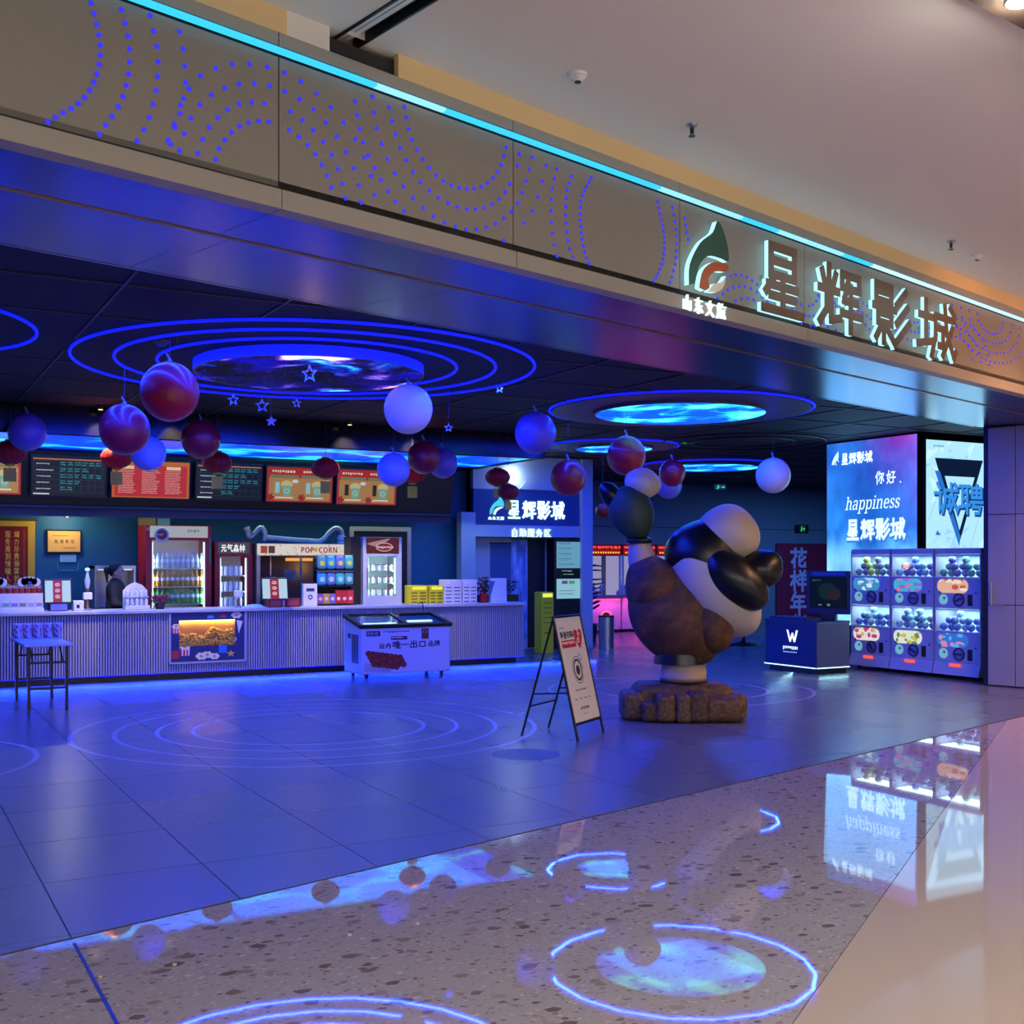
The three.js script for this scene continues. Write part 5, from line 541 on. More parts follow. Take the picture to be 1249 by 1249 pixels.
// ---------- balloons, lanterns and stars hung in the lobby ----------
{
  const tone = { red: [0xb41426, 'dark red'], maroon: [0xa0142e, 'maroon'], violet: [0x7460b0, 'violet'], white: [0xe0dce6, 'white'], blue: [0x9aa4d8, 'pale blue'], lilac: [0x8a86c4, 'lilac'] };
  const skins = Object.fromEntries(Object.entries(tone).map(([k, [c]]) => [k, phys(c, 0.4, { clearcoat: 0.3, clearcoatRoughness: 0.1 })]));
  const knotMat = mat(0x8a90b8, 0.5), cord = mat(0x3a3e5a, 0.7);
  const list = [
    [207, 478, 70, 'red', 'largest dark red balloon, hanging highest at the left'], [152, 524, 60, 'maroon', 'maroon balloon left of and below the largest red one'], [181, 553, 42, 'blue', 'pale blue balloon tucked under the maroon one, in front of the red price list'], [245, 536, 47, 'maroon', 'maroon balloon right of and below the largest red one'], [33, 527, 45, 'violet', 'violet balloon at the far left in front of the blue sky panel'],
    [498, 499, 59, 'white', 'large white balloon under the right end of the blue rings'], [480, 573, 40, 'blue', 'pale blue balloon low in front of the last menu screen'], [517, 558, 40, 'maroon', 'maroon balloon right below the large white one'], [540, 565, 36, 'violet', 'violet balloon half hidden behind a maroon one'], [653, 528, 50, 'violet', 'violet balloon hanging alone above the self service wall'],
    [693, 583, 43, 'red', 'red balloon in front of the self service wall column'], [764, 556, 47, 'red', 'red balloon above the left side of the boulder sculpture'], [820, 577, 32, 'red', 'small red balloon in front of a lilac one'], [816, 592, 32, 'lilac', 'lilac balloon half hidden behind the small red one'], [943, 580, 42, 'white', 'white balloon at the right, left of the happiness billboard'],
  ];
  for (const [px, py, dia, k, label] of list) {
    let d = 0.5 * FOCAL / dia; if (px === 816 || px === 820) d *= px === 820 ? 0.8 : 0.84; { const dir = dirOf(px, py), lim = { 540: -15.2, 517: -14.7, 480: -14.1, 181: -14.6, 33: -15.1 }[px] ?? -15.1; if (d * dir[2] < lim && d * dir[0] < 9.7) d = lim / dir[2]; } const r = dia * d / FOCAL / 2, c = atD(px, py, d), o = thing('balloon', label, 'balloon', c, 0, 'hanging balloons'); 
    mesh('sphere', new THREE.SphereGeometry(r, 40, 28).scale(1, 1.03, 1), skins[k], o); mesh('knot', [cyl(0.012, 0.025, 0.04, 0, r * 1.03 + 0.01, 0, 10), new THREE.SphereGeometry(0.035, 8, 6).scale(0.3, 1, 0.5).rotateZ(0.5).translate(-0.015, r * 1.03 + 0.05, 0)], knotMat, o); mesh('cord', bar([0, r, 0], [0, CEIL - c[1], 0], 0.003, 5), cord, o);
  }
  // paper lanterns hung from the canopy edge
  const redPaper = phys(0xc8161c, 0.6, { transmission: 0.25, thickness: 0 }), goldCard = mat(0xe0cc2c, 0.6);
  const lantern = (px, py, wide, z, label, top, k = 1) => { const p = atZ(px, py, z), d = Math.hypot(p[0], p[2]) , D = wide * (p[0] * Math.sin(YAW) - p[2] * Math.cos(YAW)) / FOCAL, R = D / 2, o = thing('paper_lantern', label, 'lantern', p, 0, 'red paper lanterns'); const n = 16, ribs = []; const prof = []; for (let i = 0; i <= 12; i++) { const a = -Math.PI / 2 + Math.PI * i / 12; prof.push([Math.max(0.25 * R, Math.cos(a) * R), Math.sin(a) * R * 0.72]); } mesh('paper_body', lathe(prof, 32), redPaper, o); for (let i = 0; i < n; i++) { const a = i / n * 6.283; ribs.push(tube(prof.map(([q, y]) => [Math.cos(a) * q * 1.01, y, Math.sin(a) * q * 1.01]), 0.004, 12, 4)); } mesh('ribs', ribs, mat(0x6a0a10, 0.6), o); mesh('collar', [cyl(0.27 * R, 0.27 * R, 0.03, 0, 0.73 * R, 0, 16), cyl(0.27 * R, 0.27 * R, 0.03, 0, -0.73 * R, 0, 16)], goldCard, o); const t = mesh('gold_tag', box(0.15 * k, 0.17 * k, 0.012, 0, -0.72 * R - 0.13 * k, 0), goldCard, o); mesh('tag_cord', bar([0, -0.72 * R, 0], [0, -0.72 * R - 0.06, 0], 0.004, 5), redPaper, t); mesh('cord', bar([0, 0.72 * R, 0], [0, top - p[1], 0], 0.003, 5), cord, o); };
  lantern(12, 552, 40, -15.62, 'red paper lantern below the far left violet balloon', CEIL); lantern(142, 558, 37, -15.62, 'red paper lantern under the maroon balloon left of the price list', CEIL); lantern(265, 564, 36, -15.62, 'red paper lantern in front of the second showtime screen', CEIL); lantern(397, 571, 34, -15.62, 'red paper lantern in front of the two combo menus', CEIL); lantern(503, 578, 32, -15.6, 'red paper lantern half hidden behind the low balloons', CEIL);
  lantern(607, 582, 30, -15.4, 'red paper lantern left of the self service sign, the higher of two', CEIL, 0.8); lantern(620, 600, 26, -15.05, 'red paper lantern over the self service sign, the lower of two', CEIL, 0.7);
  { const p = atD(735, 623, 20.5), o = thing('red_ball_ornament', 'small plain red ball ornament beside the column left of the sculpture', 'ornament', p); mesh('ball', sph(0.13, 0, 0, 0, 28), mat(0xa01814, 0.4), o); mesh('cord', bar([0, 0.12, 0], [0, CEIL - p[1], 0], 0.003, 5), cord, o); }
  // hollow foil stars
  const starShape = (R, hollow) => { const pts = (q) => Array.from({ length: 10 }, (_, i) => { const a = i * Math.PI / 5 + Math.PI / 2, r = i % 2 ? q * 0.45 : q; return [Math.cos(a) * r, Math.sin(a) * r]; }); return extr(pts(R), 0.012, hollow ? [new THREE.Path(pts(R * 0.62).map((p) => new THREE.Vector2(...p)))] : []); };
  const foil = mat(0xaab0c8, 0.25, 0.8), words = ['largest hollow foil star in front of the galaxy disc', 'hollow foil star left of the group under the rings', 'hollow foil star in the middle of the group under the rings', 'smaller foil star right of the group under the rings', 'crumpled foil star dangling lowest under the rings', 'foil star dangling right of the large white balloon', 'tiny foil star near the end of the outer blue ring'];
  [[378, 456, 12, 11], [285, 488, 8, 11.5], [320, 495, 9, 11.5], [362, 492, 6, 12], [331, 514, 7, 11.5], [547, 522, 6, 13], [609, 474, 6, 13]].forEach(([px, py, r, d], i) => { const R = r * d / FOCAL, p = atD(px, py, d), o = thing('foil_star', words[i], 'star ornament', p, -YAW + (i - 3) * 0.12, 'hanging foil stars'); mesh('star', starShape(R, i !== 4), foil, o); mesh('thread', bar([0, R, 0.006], [0, CEIL - p[1], 0.006], 0.002, 4), cord, o); });
  // ceiling detector and hanging sign over the lobby
  { const p = atY(197, 415, CEIL), o = thing('smoke_detector', 'grey smoke detector on the dark lobby ceiling between the blue rings', 'detector', [p[0], CEIL, p[2]]); mesh('base', cyl(0.07, 0.07, 0.02, 0, -0.01, 0), mat(0x5a5e78, 0.5), o); mesh('dome', lathe([[0.001, -0.06], [0.04, -0.05], [0.055, -0.02]], 20), mat(0x5a5e78, 0.5), o); }
}

// ---------- freezer, folding table, sign stand ----------
{
  const W = 1.42, H = 0.84, D = 0.68, o = thing('chest_freezer', 'white chest freezer with red candied fruit print and black sliding glass lid', 'freezer', [6.85, 0, -15.42]);
  const art = canvas(1024, 540, (g, w, h) => { g.fillStyle = '#c9c4d8'; g.fillRect(0, 0, w, h); g.fillStyle = '#2a2340'; g.fillRect(44, 30, 160, 62); g.strokeStyle = '#d8cfe0'; g.lineWidth = 6; for (const x of [74, 114, 160]) { g.beginPath(); g.arc(x, 60, 14, 0, 7); g.stroke(); } scribble(g, 240, 34, 380, 34, 1, '#4a4266'); g.fillStyle = '#4a2c50'; g.fillRect(330, 100, 190, 46); scribble(g, 344, 110, 165, 26, 1, '#e8e0ee'); g.fillStyle = '#6e1a28'; g.fillRect(690, 14, 86, 130); g.strokeStyle = '#d8a8a8'; g.lineWidth = 5; g.beginPath(); g.arc(733, 52, 20, 0, 7); g.stroke(); g.fillRect(724, 30, 18, 44);
    g.strokeStyle = '#2f2348'; han(g, '业内', 190, 180, 66, 10); han(g, '唯一出口', 345, 158, 92, 14); han(g, '品牌', 770, 172, 66, 10);
    for (let i = 0; i < 30; i++) { const x = 70 + (i % 8) * 52 + Math.floor(i / 8) * 22, y = 300 + Math.floor(i / 8) * 44 + (i % 8) * 9; g.fillStyle = ['#8e1624', '#7a1220', '#99202e'][i % 3]; g.beginPath(); g.arc(x, y, 34, 0, 7); g.fill(); g.strokeStyle = '#4e0c16'; g.lineWidth = 4; g.stroke(); } g.strokeStyle = '#6a4a3a'; g.lineWidth = 5; for (let k = 0; k < 6; k++) { g.beginPath(); g.moveTo(20, 420 + k * 18); g.lineTo(320, 470 + k * 12); g.stroke(); } });
  mesh('tub', rbox(W, H - 0.16, D, 0.02, 0, 0.06 + (H - 0.16) / 2, -D / 2), mat(0xc9c4d8, 0.4), o); mesh('front_print', plane(W - 0.04, H - 0.2, 0, 0.06 + (H - 0.16) / 2, 0.002), print(art, 0.4), o);
  const slope = 0.2, lid = (g) => g.translate(0, 0, -D / 2 * 0).rotateX(slope).translate(0, 0.75, 0.01);
  mesh('upper_wall', extr([[0, 0.72], [D, 0.72], [D, 0.72 + D * Math.tan(slope)], [0, 0.735]], W - 0.01).rotateY(Math.PI / 2).translate(-W / 2 + 0.005, 0, 0), mat(0xc9c4d8, 0.4), o);
  mesh('lid_frame', [box(W + 0.03, 0.05, 0.06, 0, 0, -0.02), box(W + 0.03, 0.05, 0.06, 0, 0, -D), box(0.06, 0.05, D, -W / 2, 0, -D / 2), box(0.06, 0.05, D, W / 2, 0, -D / 2), box(0.04, 0.05, D, 0.02, 0, -D / 2)].map(lid), M.blackPlastic, o);
  mesh('inner_tray', lid(new THREE.PlaneGeometry(W - 0.1, D - 0.08).rotateX(-Math.PI / 2).translate(0, -0.012, -D / 2)), mat(0x2a4f78, 0.4), o);
  for (const [x, y] of [[-0.34, 0.012], [0.36, 0.02]]) mesh('glass_lid', lid(new THREE.PlaneGeometry(0.66, D - 0.08).rotateX(-Math.PI / 2).translate(x, y, -D / 2)), M.glass, o);
  mesh('lamp_tube', [box(0.52, 0.016, 0.07, -0.36, 0, -0.14), box(0.4, 0.016, 0.06, 0.32, 0, -0.26)].map(lid), M.coolGlow, o); areaLight(1.1, 0.04, new THREE.Color().setRGB(0.6, 0.9, 1), 2, [6.85, 0.86, -15.62], [6.85, 2, -15.7], 'freezer_light');
  mesh('side_vent', Array.from({ length: 6 }, (_, k) => box(0.006, 0.42, 0.02, -W / 2 - 0.002, 0.42, -0.12 - k * 0.045)), M.blackPlastic, o); mesh('side_badge', box(0.004, 0.07, 0.12, -W / 2 - 0.002, 0.6, -0.46), M.navy, o);
  for (const [x, z] of [[-0.6, -0.08], [0.6, -0.08], [-0.6, -0.6], [0.6, -0.6]]) mesh('caster', [cyl(0.03, 0.03, 0.03, 0, 0, 0, 14).rotateZ(Math.PI / 2).translate(x, 0.03, z), box(0.05, 0.04, 0.05, x, 0.055, z)], M.blackPlastic, o);
  tag(mesh('extension_lead', tube([[7.5, 0.6, -16.12], [7.6, 0.75, -16.4], [7.66, 0.98, -16.6], [7.66, 1.035, -16.63], [7.62, 1.018, -16.72]], 0.008, 24, 6), M.blackPlastic), 'thin black lead rising from the freezer to the counter top', 'electric lead');
}
{
  const top = canvas(256, 64, (g, w, h) => { g.fillStyle = '#b8bcc4'; g.fillRect(0, 0, w, h); for (let i = 0; i < 60; i++) { g.fillStyle = ['#a6aab4', '#c4c8ce', '#9a9ea8'][i % 3]; g.fillRect(0, rnd() * h, w, rr(0.5, 2)); } });
  const fold = (x, z, label) => { const t = thing('folding_table', label, 'table', [x, 0, z]); mesh('table_top', rbox(0.52, 0.028, 1.45, 0.006, 0, 0.75, 0), print(top, 0.5), t); for (const [lx, lz] of [[-0.2, 0.62], [0.2, 0.62], [-0.2, -0.62], [0.2, -0.62]]) mesh('leg', box(0.032, 0.735, 0.032, lx, 0.368, lz), M.blackPlastic, t); for (const lz of [0.62, -0.62]) { mesh('cross_rail', [box(0.37, 0.024, 0.024, 0, 0.26, lz), box(0.37, 0.024, 0.024, 0, 0.55, lz)], M.blackPlastic, t); mesh('brace', [bar([-0.16, 0.55, lz], [-0.16, 0.73, lz * 0.55], 0.01), bar([0.16, 0.55, lz], [0.16, 0.73, lz * 0.55], 0.01)], M.blackPlastic, t); } mesh('long_rail', bar([-0.2, 0.26, 0.62], [0.2, 0.12, -0.6], 0.01), M.blackPlastic, t); return t; };
  fold(1.75, -14.5, 'narrow folding table with black legs carrying a row of popcorn buckets'); fold(0.62, -14.75, 'folding table only just seen at the left edge of the picture');
  const tubArt = canvas(256, 128, (g, w, h) => { g.fillStyle = '#b9b2c8'; g.fillRect(0, 0, w, h); for (let i = 0; i < 40; i++) { g.fillStyle = ['#a03a52', '#5a3a7a', '#8a6aa8', '#c8586a', '#6a5a90'][i % 5]; g.beginPath(); g.ellipse(rnd() * w, rnd() * h, rr(5, 16), rr(4, 11), rnd() * 3, 0, 7); g.fill(); } g.fillStyle = '#d9d4e4'; g.fillRect(0, 0, w, 12); });
  let p = null; const row = [21, 33, 45, 57.5, 70]; row.forEach((px, i) => { const at = atZ(px, 770, -15.05); const pos = [at[0], 0.765, -15.05]; const names = ['leftmost', 'second', 'middle', 'fourth', 'rightmost']; if (!p) { p = thing('popcorn_bucket', '', 'bucket', pos, 0, 'popcorn buckets on the folding table'); mesh('cup', new THREE.CylinderGeometry(0.058, 0.045, 0.17, 24, 1, true).translate(0, 0.087, 0), print(tubArt, 0.5), p); p.children[0].material.side = THREE.DoubleSide; mesh('bottom', cyl(0.044, 0.044, 0.006, 0, 0.004, 0), M.whitePlastic, p); mesh('rim', new THREE.TorusGeometry(0.056, 0.004, 6, 28).rotateX(Math.PI / 2).translate(0, 0.172, 0), M.whitePlastic, p); p.userData.label = 'leftmost printed popcorn bucket in the row on the folding table'; } else copy(p, pos, names[i] + ' printed popcorn bucket in the row on the folding table'); });
}
{
  // A-frame sign: the face leans back, hinged to a rear frame
  const a = atY(703, 905, 0), b = atY(738, 893, 0), turn = -Math.atan2(b[2] - a[2], b[0] - a[0]), W = 0.62, o = thing('a_frame_sign', 'white poster on a black folding A-frame stand left of the sculpture', 'sign stand', [(a[0] + b[0]) / 2, 0, (a[2] + b[2]) / 2], turn);
  const T = 1.16, lean = 0.26, L = Math.hypot(T, lean), tilt = -Math.atan2(lean, T);
  const art = canvas(400, 720, (g, w, h) => { g.fillStyle = '#ddd4cf'; g.fillRect(0, 0, w, h); g.strokeStyle = '#1c1a1c'; scribble(g, 40, 70, 110, 14, 1, '#6a6464'); han(g, '抖音扫码', 36, 100, 46, 8); g.fillStyle = '#c0202c'; g.fillRect(36, 160, 220, 52); g.strokeStyle = '#f4e4e0'; g.lineWidth = 5; scribble(g, 44, 170, 200, 34, 1, '#f0dcd6'); g.fillStyle = '#c0202c'; g.beginPath(); g.moveTo(310, 230); g.bezierCurveTo(200, 130, 250, 60, 310, 110); g.bezierCurveTo(370, 60, 420, 130, 310, 230); g.fill(); g.strokeStyle = '#f4ece8'; g.lineWidth = 9; g.beginPath(); g.moveTo(312, 110); g.lineTo(312, 170); g.stroke(); g.beginPath(); g.arc(298, 172, 14, 0, 7); g.stroke(); g.beginPath(); g.arc(334, 108, 20, 1.2, 3.2); g.stroke(); g.lineWidth = 5; g.strokeStyle = '#2a2a30'; g.beginPath(); g.ellipse(205, 370, 80, 92, 0, 0.4, 6.2); g.stroke(); g.lineWidth = 16; g.setLineDash([6, 7]); g.beginPath(); g.ellipse(205, 370, 58, 68, 0, 0, 7); g.stroke(); g.setLineDash([]); g.fillStyle = '#232a3a'; g.beginPath(); g.ellipse(205, 372, 30, 34, 0, 0, 7); g.fill(); g.lineWidth = 5; g.beginPath(); g.arc(268, 288, 22, 0, 7); g.stroke(); scribble(g, 110, 500, 200, 16, 1, '#3a3a40'); for (const x of [70, 140, 210, 280]) scribble(g, x, 560, 54, 14, 1, '#5a5a60'); g.strokeStyle = '#2a2a30'; scribble(g, 130, 620, 150, 34, 1, '#4a4a50'); scribble(g, 150, 666, 110, 10, 1, '#7a7a80'); });
  const P = (x, q, zoff = 0) => [x, q * T, -q * lean + zoff];
  const frame = mesh('front_frame', [bar(P(-W / 2, 0), P(-W / 2, 1), 0.014), bar(P(W / 2, 0), P(W / 2, 1), 0.014), bar(P(-W / 2, 1), P(W / 2, 1), 0.014), bar(P(-W / 2, 0.13), P(W / 2, 0.13), 0.014)], M.blackPlastic, o);
  mesh('poster', plane(W - 0.03, L * 0.86, 0, L * 0.565, 0.003).rotateX(tilt), print(art, 0.6), o); mesh('backing', box(W - 0.02, L * 0.86, 0.006, 0, L * 0.565, -0.002).rotateX(tilt), M.blackPlastic, o);
  mesh('rear_leg', [bar([-W / 2 + 0.01, T, -lean], [-W / 2 + 0.01, 0.01, -lean - 0.34], 0.012)], M.blackPlastic, o); mesh('rear_leg', [bar([W / 2 - 0.01, T, -lean], [W / 2 - 0.01, 0.01, -lean - 0.34], 0.012)], M.blackPlastic, o); mesh('rear_rail', [bar([-W / 2, 0.3, -lean - 0.25], [W / 2, 0.3, -lean - 0.25], 0.01)], M.blackPlastic, o); for (const s of [-1, 1]) mesh('stay', bar([s * W / 2, 0.45, -0.1], [s * (W / 2 - 0.01), 0.42, -lean - 0.21], 0.008), M.blackPlastic, o);
}

// ---------- boulder sculpture on its rock ----------
{
  const c = [7.7, -10.02], k = 12.45 / FOCAL, o = thing('boulder_sculpture', 'tall abstract sculpture of leaning brown, black and white boulders', 'sculpture', [c[0], 0, c[1]], -YAW);
  const toL = (px, py) => [(px - 832) * k, (880 - py) * k + 0.0];
  const grain = pixels(256, 256, (u, v) => { const a = fbm(u * 12, v * 12, 61, 5, 12), b = fbm(u * 40, v * 40, 66, 3, 40); return [46 + 70 * a * (0.6 + b), 28 + 46 * a * (0.6 + b), 16 + 30 * a * (0.6 + b)]; });
  const brown = mat(0xffffff, 0.75, 0, { map: grain }), black = mat(0x0d1014, 0.32), ivory = mat(0xb4aca2, 0.55), cream = mat(0xb09a86, 0.65), green = mat(0x1e3a2c, 0.55);
  const pebble = (name, px, py, rx, ry, rz, tilt, m, z = 0, seed = 1) => { const g = new THREE.SphereGeometry(1, 48, 32), p = g.attributes.position; for (let i = 0; i < p.count; i++) { const x = p.getX(i), y = p.getY(i), zz = p.getZ(i), q = 1 + 0.05 * Math.sin(x * 3 + seed) * Math.cos(y * 2.4 + seed * 2) + 0.03 * Math.sin(zz * 5 + seed); p.setXYZ(i, x * q, y * q, zz * q); } g.scale(rx * k, ry * k, rz * k).rotateZ(tilt); g.computeVertexNormals(); const [x, y] = toL(px, py); g.translate(x, y, z); return mesh(name, g, m, o); };
  // banded cream foot
  const foot = mesh('cream_foot', lathe([[0.001, 0], [0.26, 0], [0.24, 0.06], [0.25, 0.1], [0.235, 0.16], [0.25, 0.2], [0.26, 0.26], [0.001, 0.3]], 32).translate(...toL(836, 836), 0), cream, o); mesh('dark_band', cyl(0.27, 0.29, 0.11, ...toL(832, 808), 0, 32), black, o);
  pebble('brown_boulder', 828, 754, 54, 66, 46, 0.42, brown, 0, 1); pebble('brown_boulder', 800, 722, 34, 40, 36, 0.4, brown, 0.04, 2); pebble('brown_boulder', 866, 768, 26, 36, 30, 0.6, brown, 0.12, 4);
  pebble('ivory_boulder', 872, 718, 46, 76, 46, 0.62, ivory, 0.0, 3);
  pebble('black_boulder', 862, 685, 50, 50, 48, 0.3, black, -0.05, 5); pebble('black_boulder', 893, 712, 46, 28, 34, -0.75, black, 0.25, 6); pebble('black_boulder', 925, 700, 30, 24, 26, 0.4, black, 0.1, 7);
  pebble('white_boulder', 889, 657, 37, 35, 34, -0.2, ivory, 0.05, 8);
  pebble('cream_column', 786, 692, 17, 34, 17, 0.15, cream, 0, 9); pebble('dark_collar', 790, 706, 20, 16, 20, 0.35, black, 0, 10); pebble('dark_cap', 781, 664, 18, 6, 16, 0, black, 0, 11);
  pebble('green_boulder', 772, 630, 27, 34, 24, 0.5, green, 0, 12); pebble('black_pebble', 748, 610, 12, 20, 12, 0.6, black, 0, 13); pebble('white_pebble', 786, 594, 21, 18, 20, -0.2, ivory, 0, 14);
  // rock base built of chiselled blocks
  const rock = thing('rock_base', 'low brown rock base of chiselled blocks under the boulder sculpture', 'rock base', [c[0], 0, c[1]], -YAW), rockTex = pixels(256, 256, (u, v) => { const a = fbm(u * 10, v * 10, 81, 5, 10), b = fbm(u * 32, v * 32, 86, 3, 32), q = a * (0.6 + b); return [44 + 92 * q, 34 + 66 * q, 22 + 42 * q]; });
  const rockMats = [mat(0xffffff, 0.6, 0, { map: rockTex }), mat(0xd8d0c8, 0.65, 0, { map: rockTex }), mat(0xffe8d0, 0.55, 0, { map: rockTex })];
  const block = (x, y, z, w, h, d, i) => { const g = new RoundedBoxGeometry(w, h, d, 4, Math.min(w, h, d) * 0.28), p = g.attributes.position; for (let q = 0; q < p.count; q++) { const n = 0.025 * (vnoise(p.getX(q) * 9 + i * 7, p.getY(q) * 9 + p.getZ(q) * 5, 90 + i) - 0.5); p.setXYZ(q, p.getX(q) * (1 + n * 3), Math.max(p.getY(q) * (1 + n * 2), -h / 2), p.getZ(q) * (1 + n * 3)); } g.computeVertexNormals(); g.translate(x, y + h / 2, z); mesh('stone_block', g, rockMats[i % 3], rock); };
  [[-0.54, 0, 0.1, 0.25, 0.3, 0.5], [-0.37, 0, 0.3, 0.2, 0.22, 0.35], [-0.22, 0, 0.34, 0.22, 0.3, 0.36], [-0.04, 0, 0.37, 0.16, 0.3, 0.34], [0.12, 0, 0.36, 0.22, 0.33, 0.36], [0.4, 0, 0.34, 0.42, 0.27, 0.4], [0.56, 0, 0.05, 0.24, 0.28, 0.5], [-0.12, 0, 0, 0.8, 0.38, 0.62], [0.24, 0, -0.02, 0.6, 0.385, 0.6], [0.0, 0, -0.36, 1.0, 0.26, 0.36], [-0.36, 0, -0.08, 0.36, 0.32, 0.5]].forEach(([x, y, z, w, h, d], i) => block(x, y, z, w, h, d, i));
  const patch = tag(mesh('floor_sticker', new THREE.CircleGeometry(0.3, 40).rotateX(-Math.PI / 2).translate(...atY(641, 920, 0.0015)), mat(0x3c4258, 0.4)), 'worn dark round sticker on the floor in front of the A-frame sign', 'floor sticker');
}

// ---------- self service wall and kiosk ----------
{
  const z = -18.93, X = (px) => atZ(px, 660, z)[0], Y = (px, py) => atZ(px, py, z)[1], xl = X(577), xr = X(706), xe = X(719);
  const o = thing('service_portal', 'pale blue self service wall with a navy lit cinema sign and a wide right post', 'portal', [0, 0, 0]);
  mesh('right_post', rbox(xe - xr, CEIL - 0.02, 0.35, 0.01, (xr + xe) / 2, (CEIL - 0.02) / 2, z - 0.05), M.panelWall, o); mesh('left_post', rbox(0.3, 2.6, 0.2, 0.01, xl - 0.12, 1.3, z - 0.05), M.panelWall, o);
  const yT = Y(640, 598), yB = Y(640, 641), yL = Y(640, 655), cx = (xl + xr) / 2, w = xr - xl;
  mesh('top_panel', box(w, CEIL - yT - 0.02, 0.12, cx, (CEIL + yT) / 2 - 0.01, z - 0.06), M.panelWall, o); mesh('navy_board', box(w, yT - yB, 0.1, cx, (yT + yB) / 2, z - 0.03), mat(0x1c3f78, 0.45), o); mesh('lower_band', box(w, yB - yL, 0.14, cx, (yB + yL) / 2, z - 0.03), M.panelWall, o);
  for (const [a, b] of [[0, 0.33], [0.335, 0.66], [0.665, 1]]) mesh('wall_panel', box(w * (b - a), yL, 0.04, xl + w * (a + b) / 2, yL / 2, z - 0.32), M.panelWall, o);
  mesh('arch_light', box(0.5, 0.07, 0.02, cx + 0.25, Y(640, 590), z + 0.01), glow(new THREE.Color().setRGB(0.03, 0.12, 1), 0.9), o); mesh('arch_cap', extr([[-0.45, 0], [0.45, 0], [0.3, 0.16], [-0.3, 0.16]], 0.05).translate(cx + 0.25, Y(640, 597), z), M.panelWall, o);
  const letters = (text, a, b, y0, y1, t, m) => [...text].forEach((ch, i) => { const n = text.length, s = (b - a) / n, g = letterBoxes(ch, s * 0.84, y1 - y0, t, 0.02).map((q) => q.translate(a + i * s + s * 0.08, y0, z + 0.025)); mesh('lit_sign_character', g, m, o); });
  letters('星辉影城', X(617), X(688), Y(640, 633), Y(640, 611), 0.04, M.coolGlow); letters('自助服务区', X(621), X(671), Y(640, 655) + 0.0, Y(640, 645), 0.018, glow(0xd8fff0, 1.3)); o.children.slice(-5).forEach((q) => { q.position.z = 0.02; }); letters('山东文旅', X(594), X(614), Y(600, 634), Y(600, 630), 0.008, M.coolGlow);
  const lw = X(614) - X(595), lh = Y(600, 606) - Y(600, 628), lx = X(595), ly = Y(600, 628), shape = (pts) => new THREE.ExtrudeGeometry(new THREE.Shape(new THREE.SplineCurve(pts.map(([a, b]) => new THREE.Vector2(a * lw, b * lh))).getPoints(30)), { depth: 0.02, bevelEnabled: false }).translate(lx, ly, z + 0.025);
  mesh('leaf_emblem_light', shape([[0.08, 0.02], [0.1, 0.3], [0.32, 0.62], [0.6, 0.82], [0.72, 1.0], [0.9, 0.78], [0.96, 0.5], [0.5, 0.48], [0.3, 0.32], [0.2, 0.06]]), glow(0x3fc8d8, 1.1), o); mesh('curl_emblem_light', shape([[0.3, 0.02], [0.38, 0.26], [0.62, 0.42], [0.94, 0.44], [0.66, 0.3], [0.5, 0.18], [0.42, 0.0]]), glow(0xd8f4ff, 1.1), o);
  areaLight(1.4, 0.4, new THREE.Color().setRGB(0.55, 0.9, 1), 0.8, [cx, (yT + yB) / 2, z + 0.08], [cx, 1.4, z + 3], 'portal_sign_light'); pointLight(new THREE.Color().setRGB(0.7, 0.85, 1), 1.2, [X(624), Y(624, 581), z + 0.12], 4, 'wall_lamp_light');
  { const lp = thing('wall_lamp', 'small round wall lamp above the navy self service sign', 'lamp', [X(624), Y(624, 581), z + 0.02]); mesh('base', cyl(0.04, 0.05, 0.03).rotateX(Math.PI / 2), M.steel, lp); mesh('bulb', sph(0.035, 0, 0, 0.06, 16), M.coolGlow, lp); }
  // plain banners on the wall
  const zb = z - 0.29, bn = (a, b, y0, y1, m, label) => { const q = thing('wall_banner', label, 'banner', [(X(a) + X(b)) / 2, y0, zb]); mesh('cloth', rbox(X(b) - X(a), y1 - y0, 0.012, 0.003, 0, (y1 - y0) / 2, 0), m, q); mesh('rod', cyl(0.01, 0.01, X(b) - X(a) + 0.04, 0, 0, 0, 10).rotateZ(Math.PI / 2).translate(0, y1 - y0, 0.006), M.darkSteel, q); };
  bn(607, 632, 0.9, Y(620, 662), mat(0x3a5a8a, 0.7), 'plain slate blue poster panel on the self service wall'); bn(633, 652, 0.2, Y(640, 657), print(pixels(128, 256, (u, v) => { const a = fbm(u * 5, v * 9, 17, 5); return [60 + 120 * a, 80 + 140 * a, 150 + 110 * a]; }), 0.6), 'pale mottled blue banner on the self service wall'); bn(653, 674, 0.02, Y(660, 657), mat(0x0a0e18, 0.6), 'dark tall panel left of the ticket kiosk');
  // ticket kiosk
  const zk = z + 0.05, k0 = X(675), k1 = X(713) - 0.08, kw = k1 - k0, kh = Y(690, 657), ko = thing('ticket_kiosk', 'tall black ticket kiosk with two pale screens on the self service wall', 'kiosk', [(k0 + k1) / 2, 0, zk]);
  mesh('body', rbox(kw, kh, 0.3, 0.02, 0, kh / 2, -0.16), M.blackPlastic, ko);
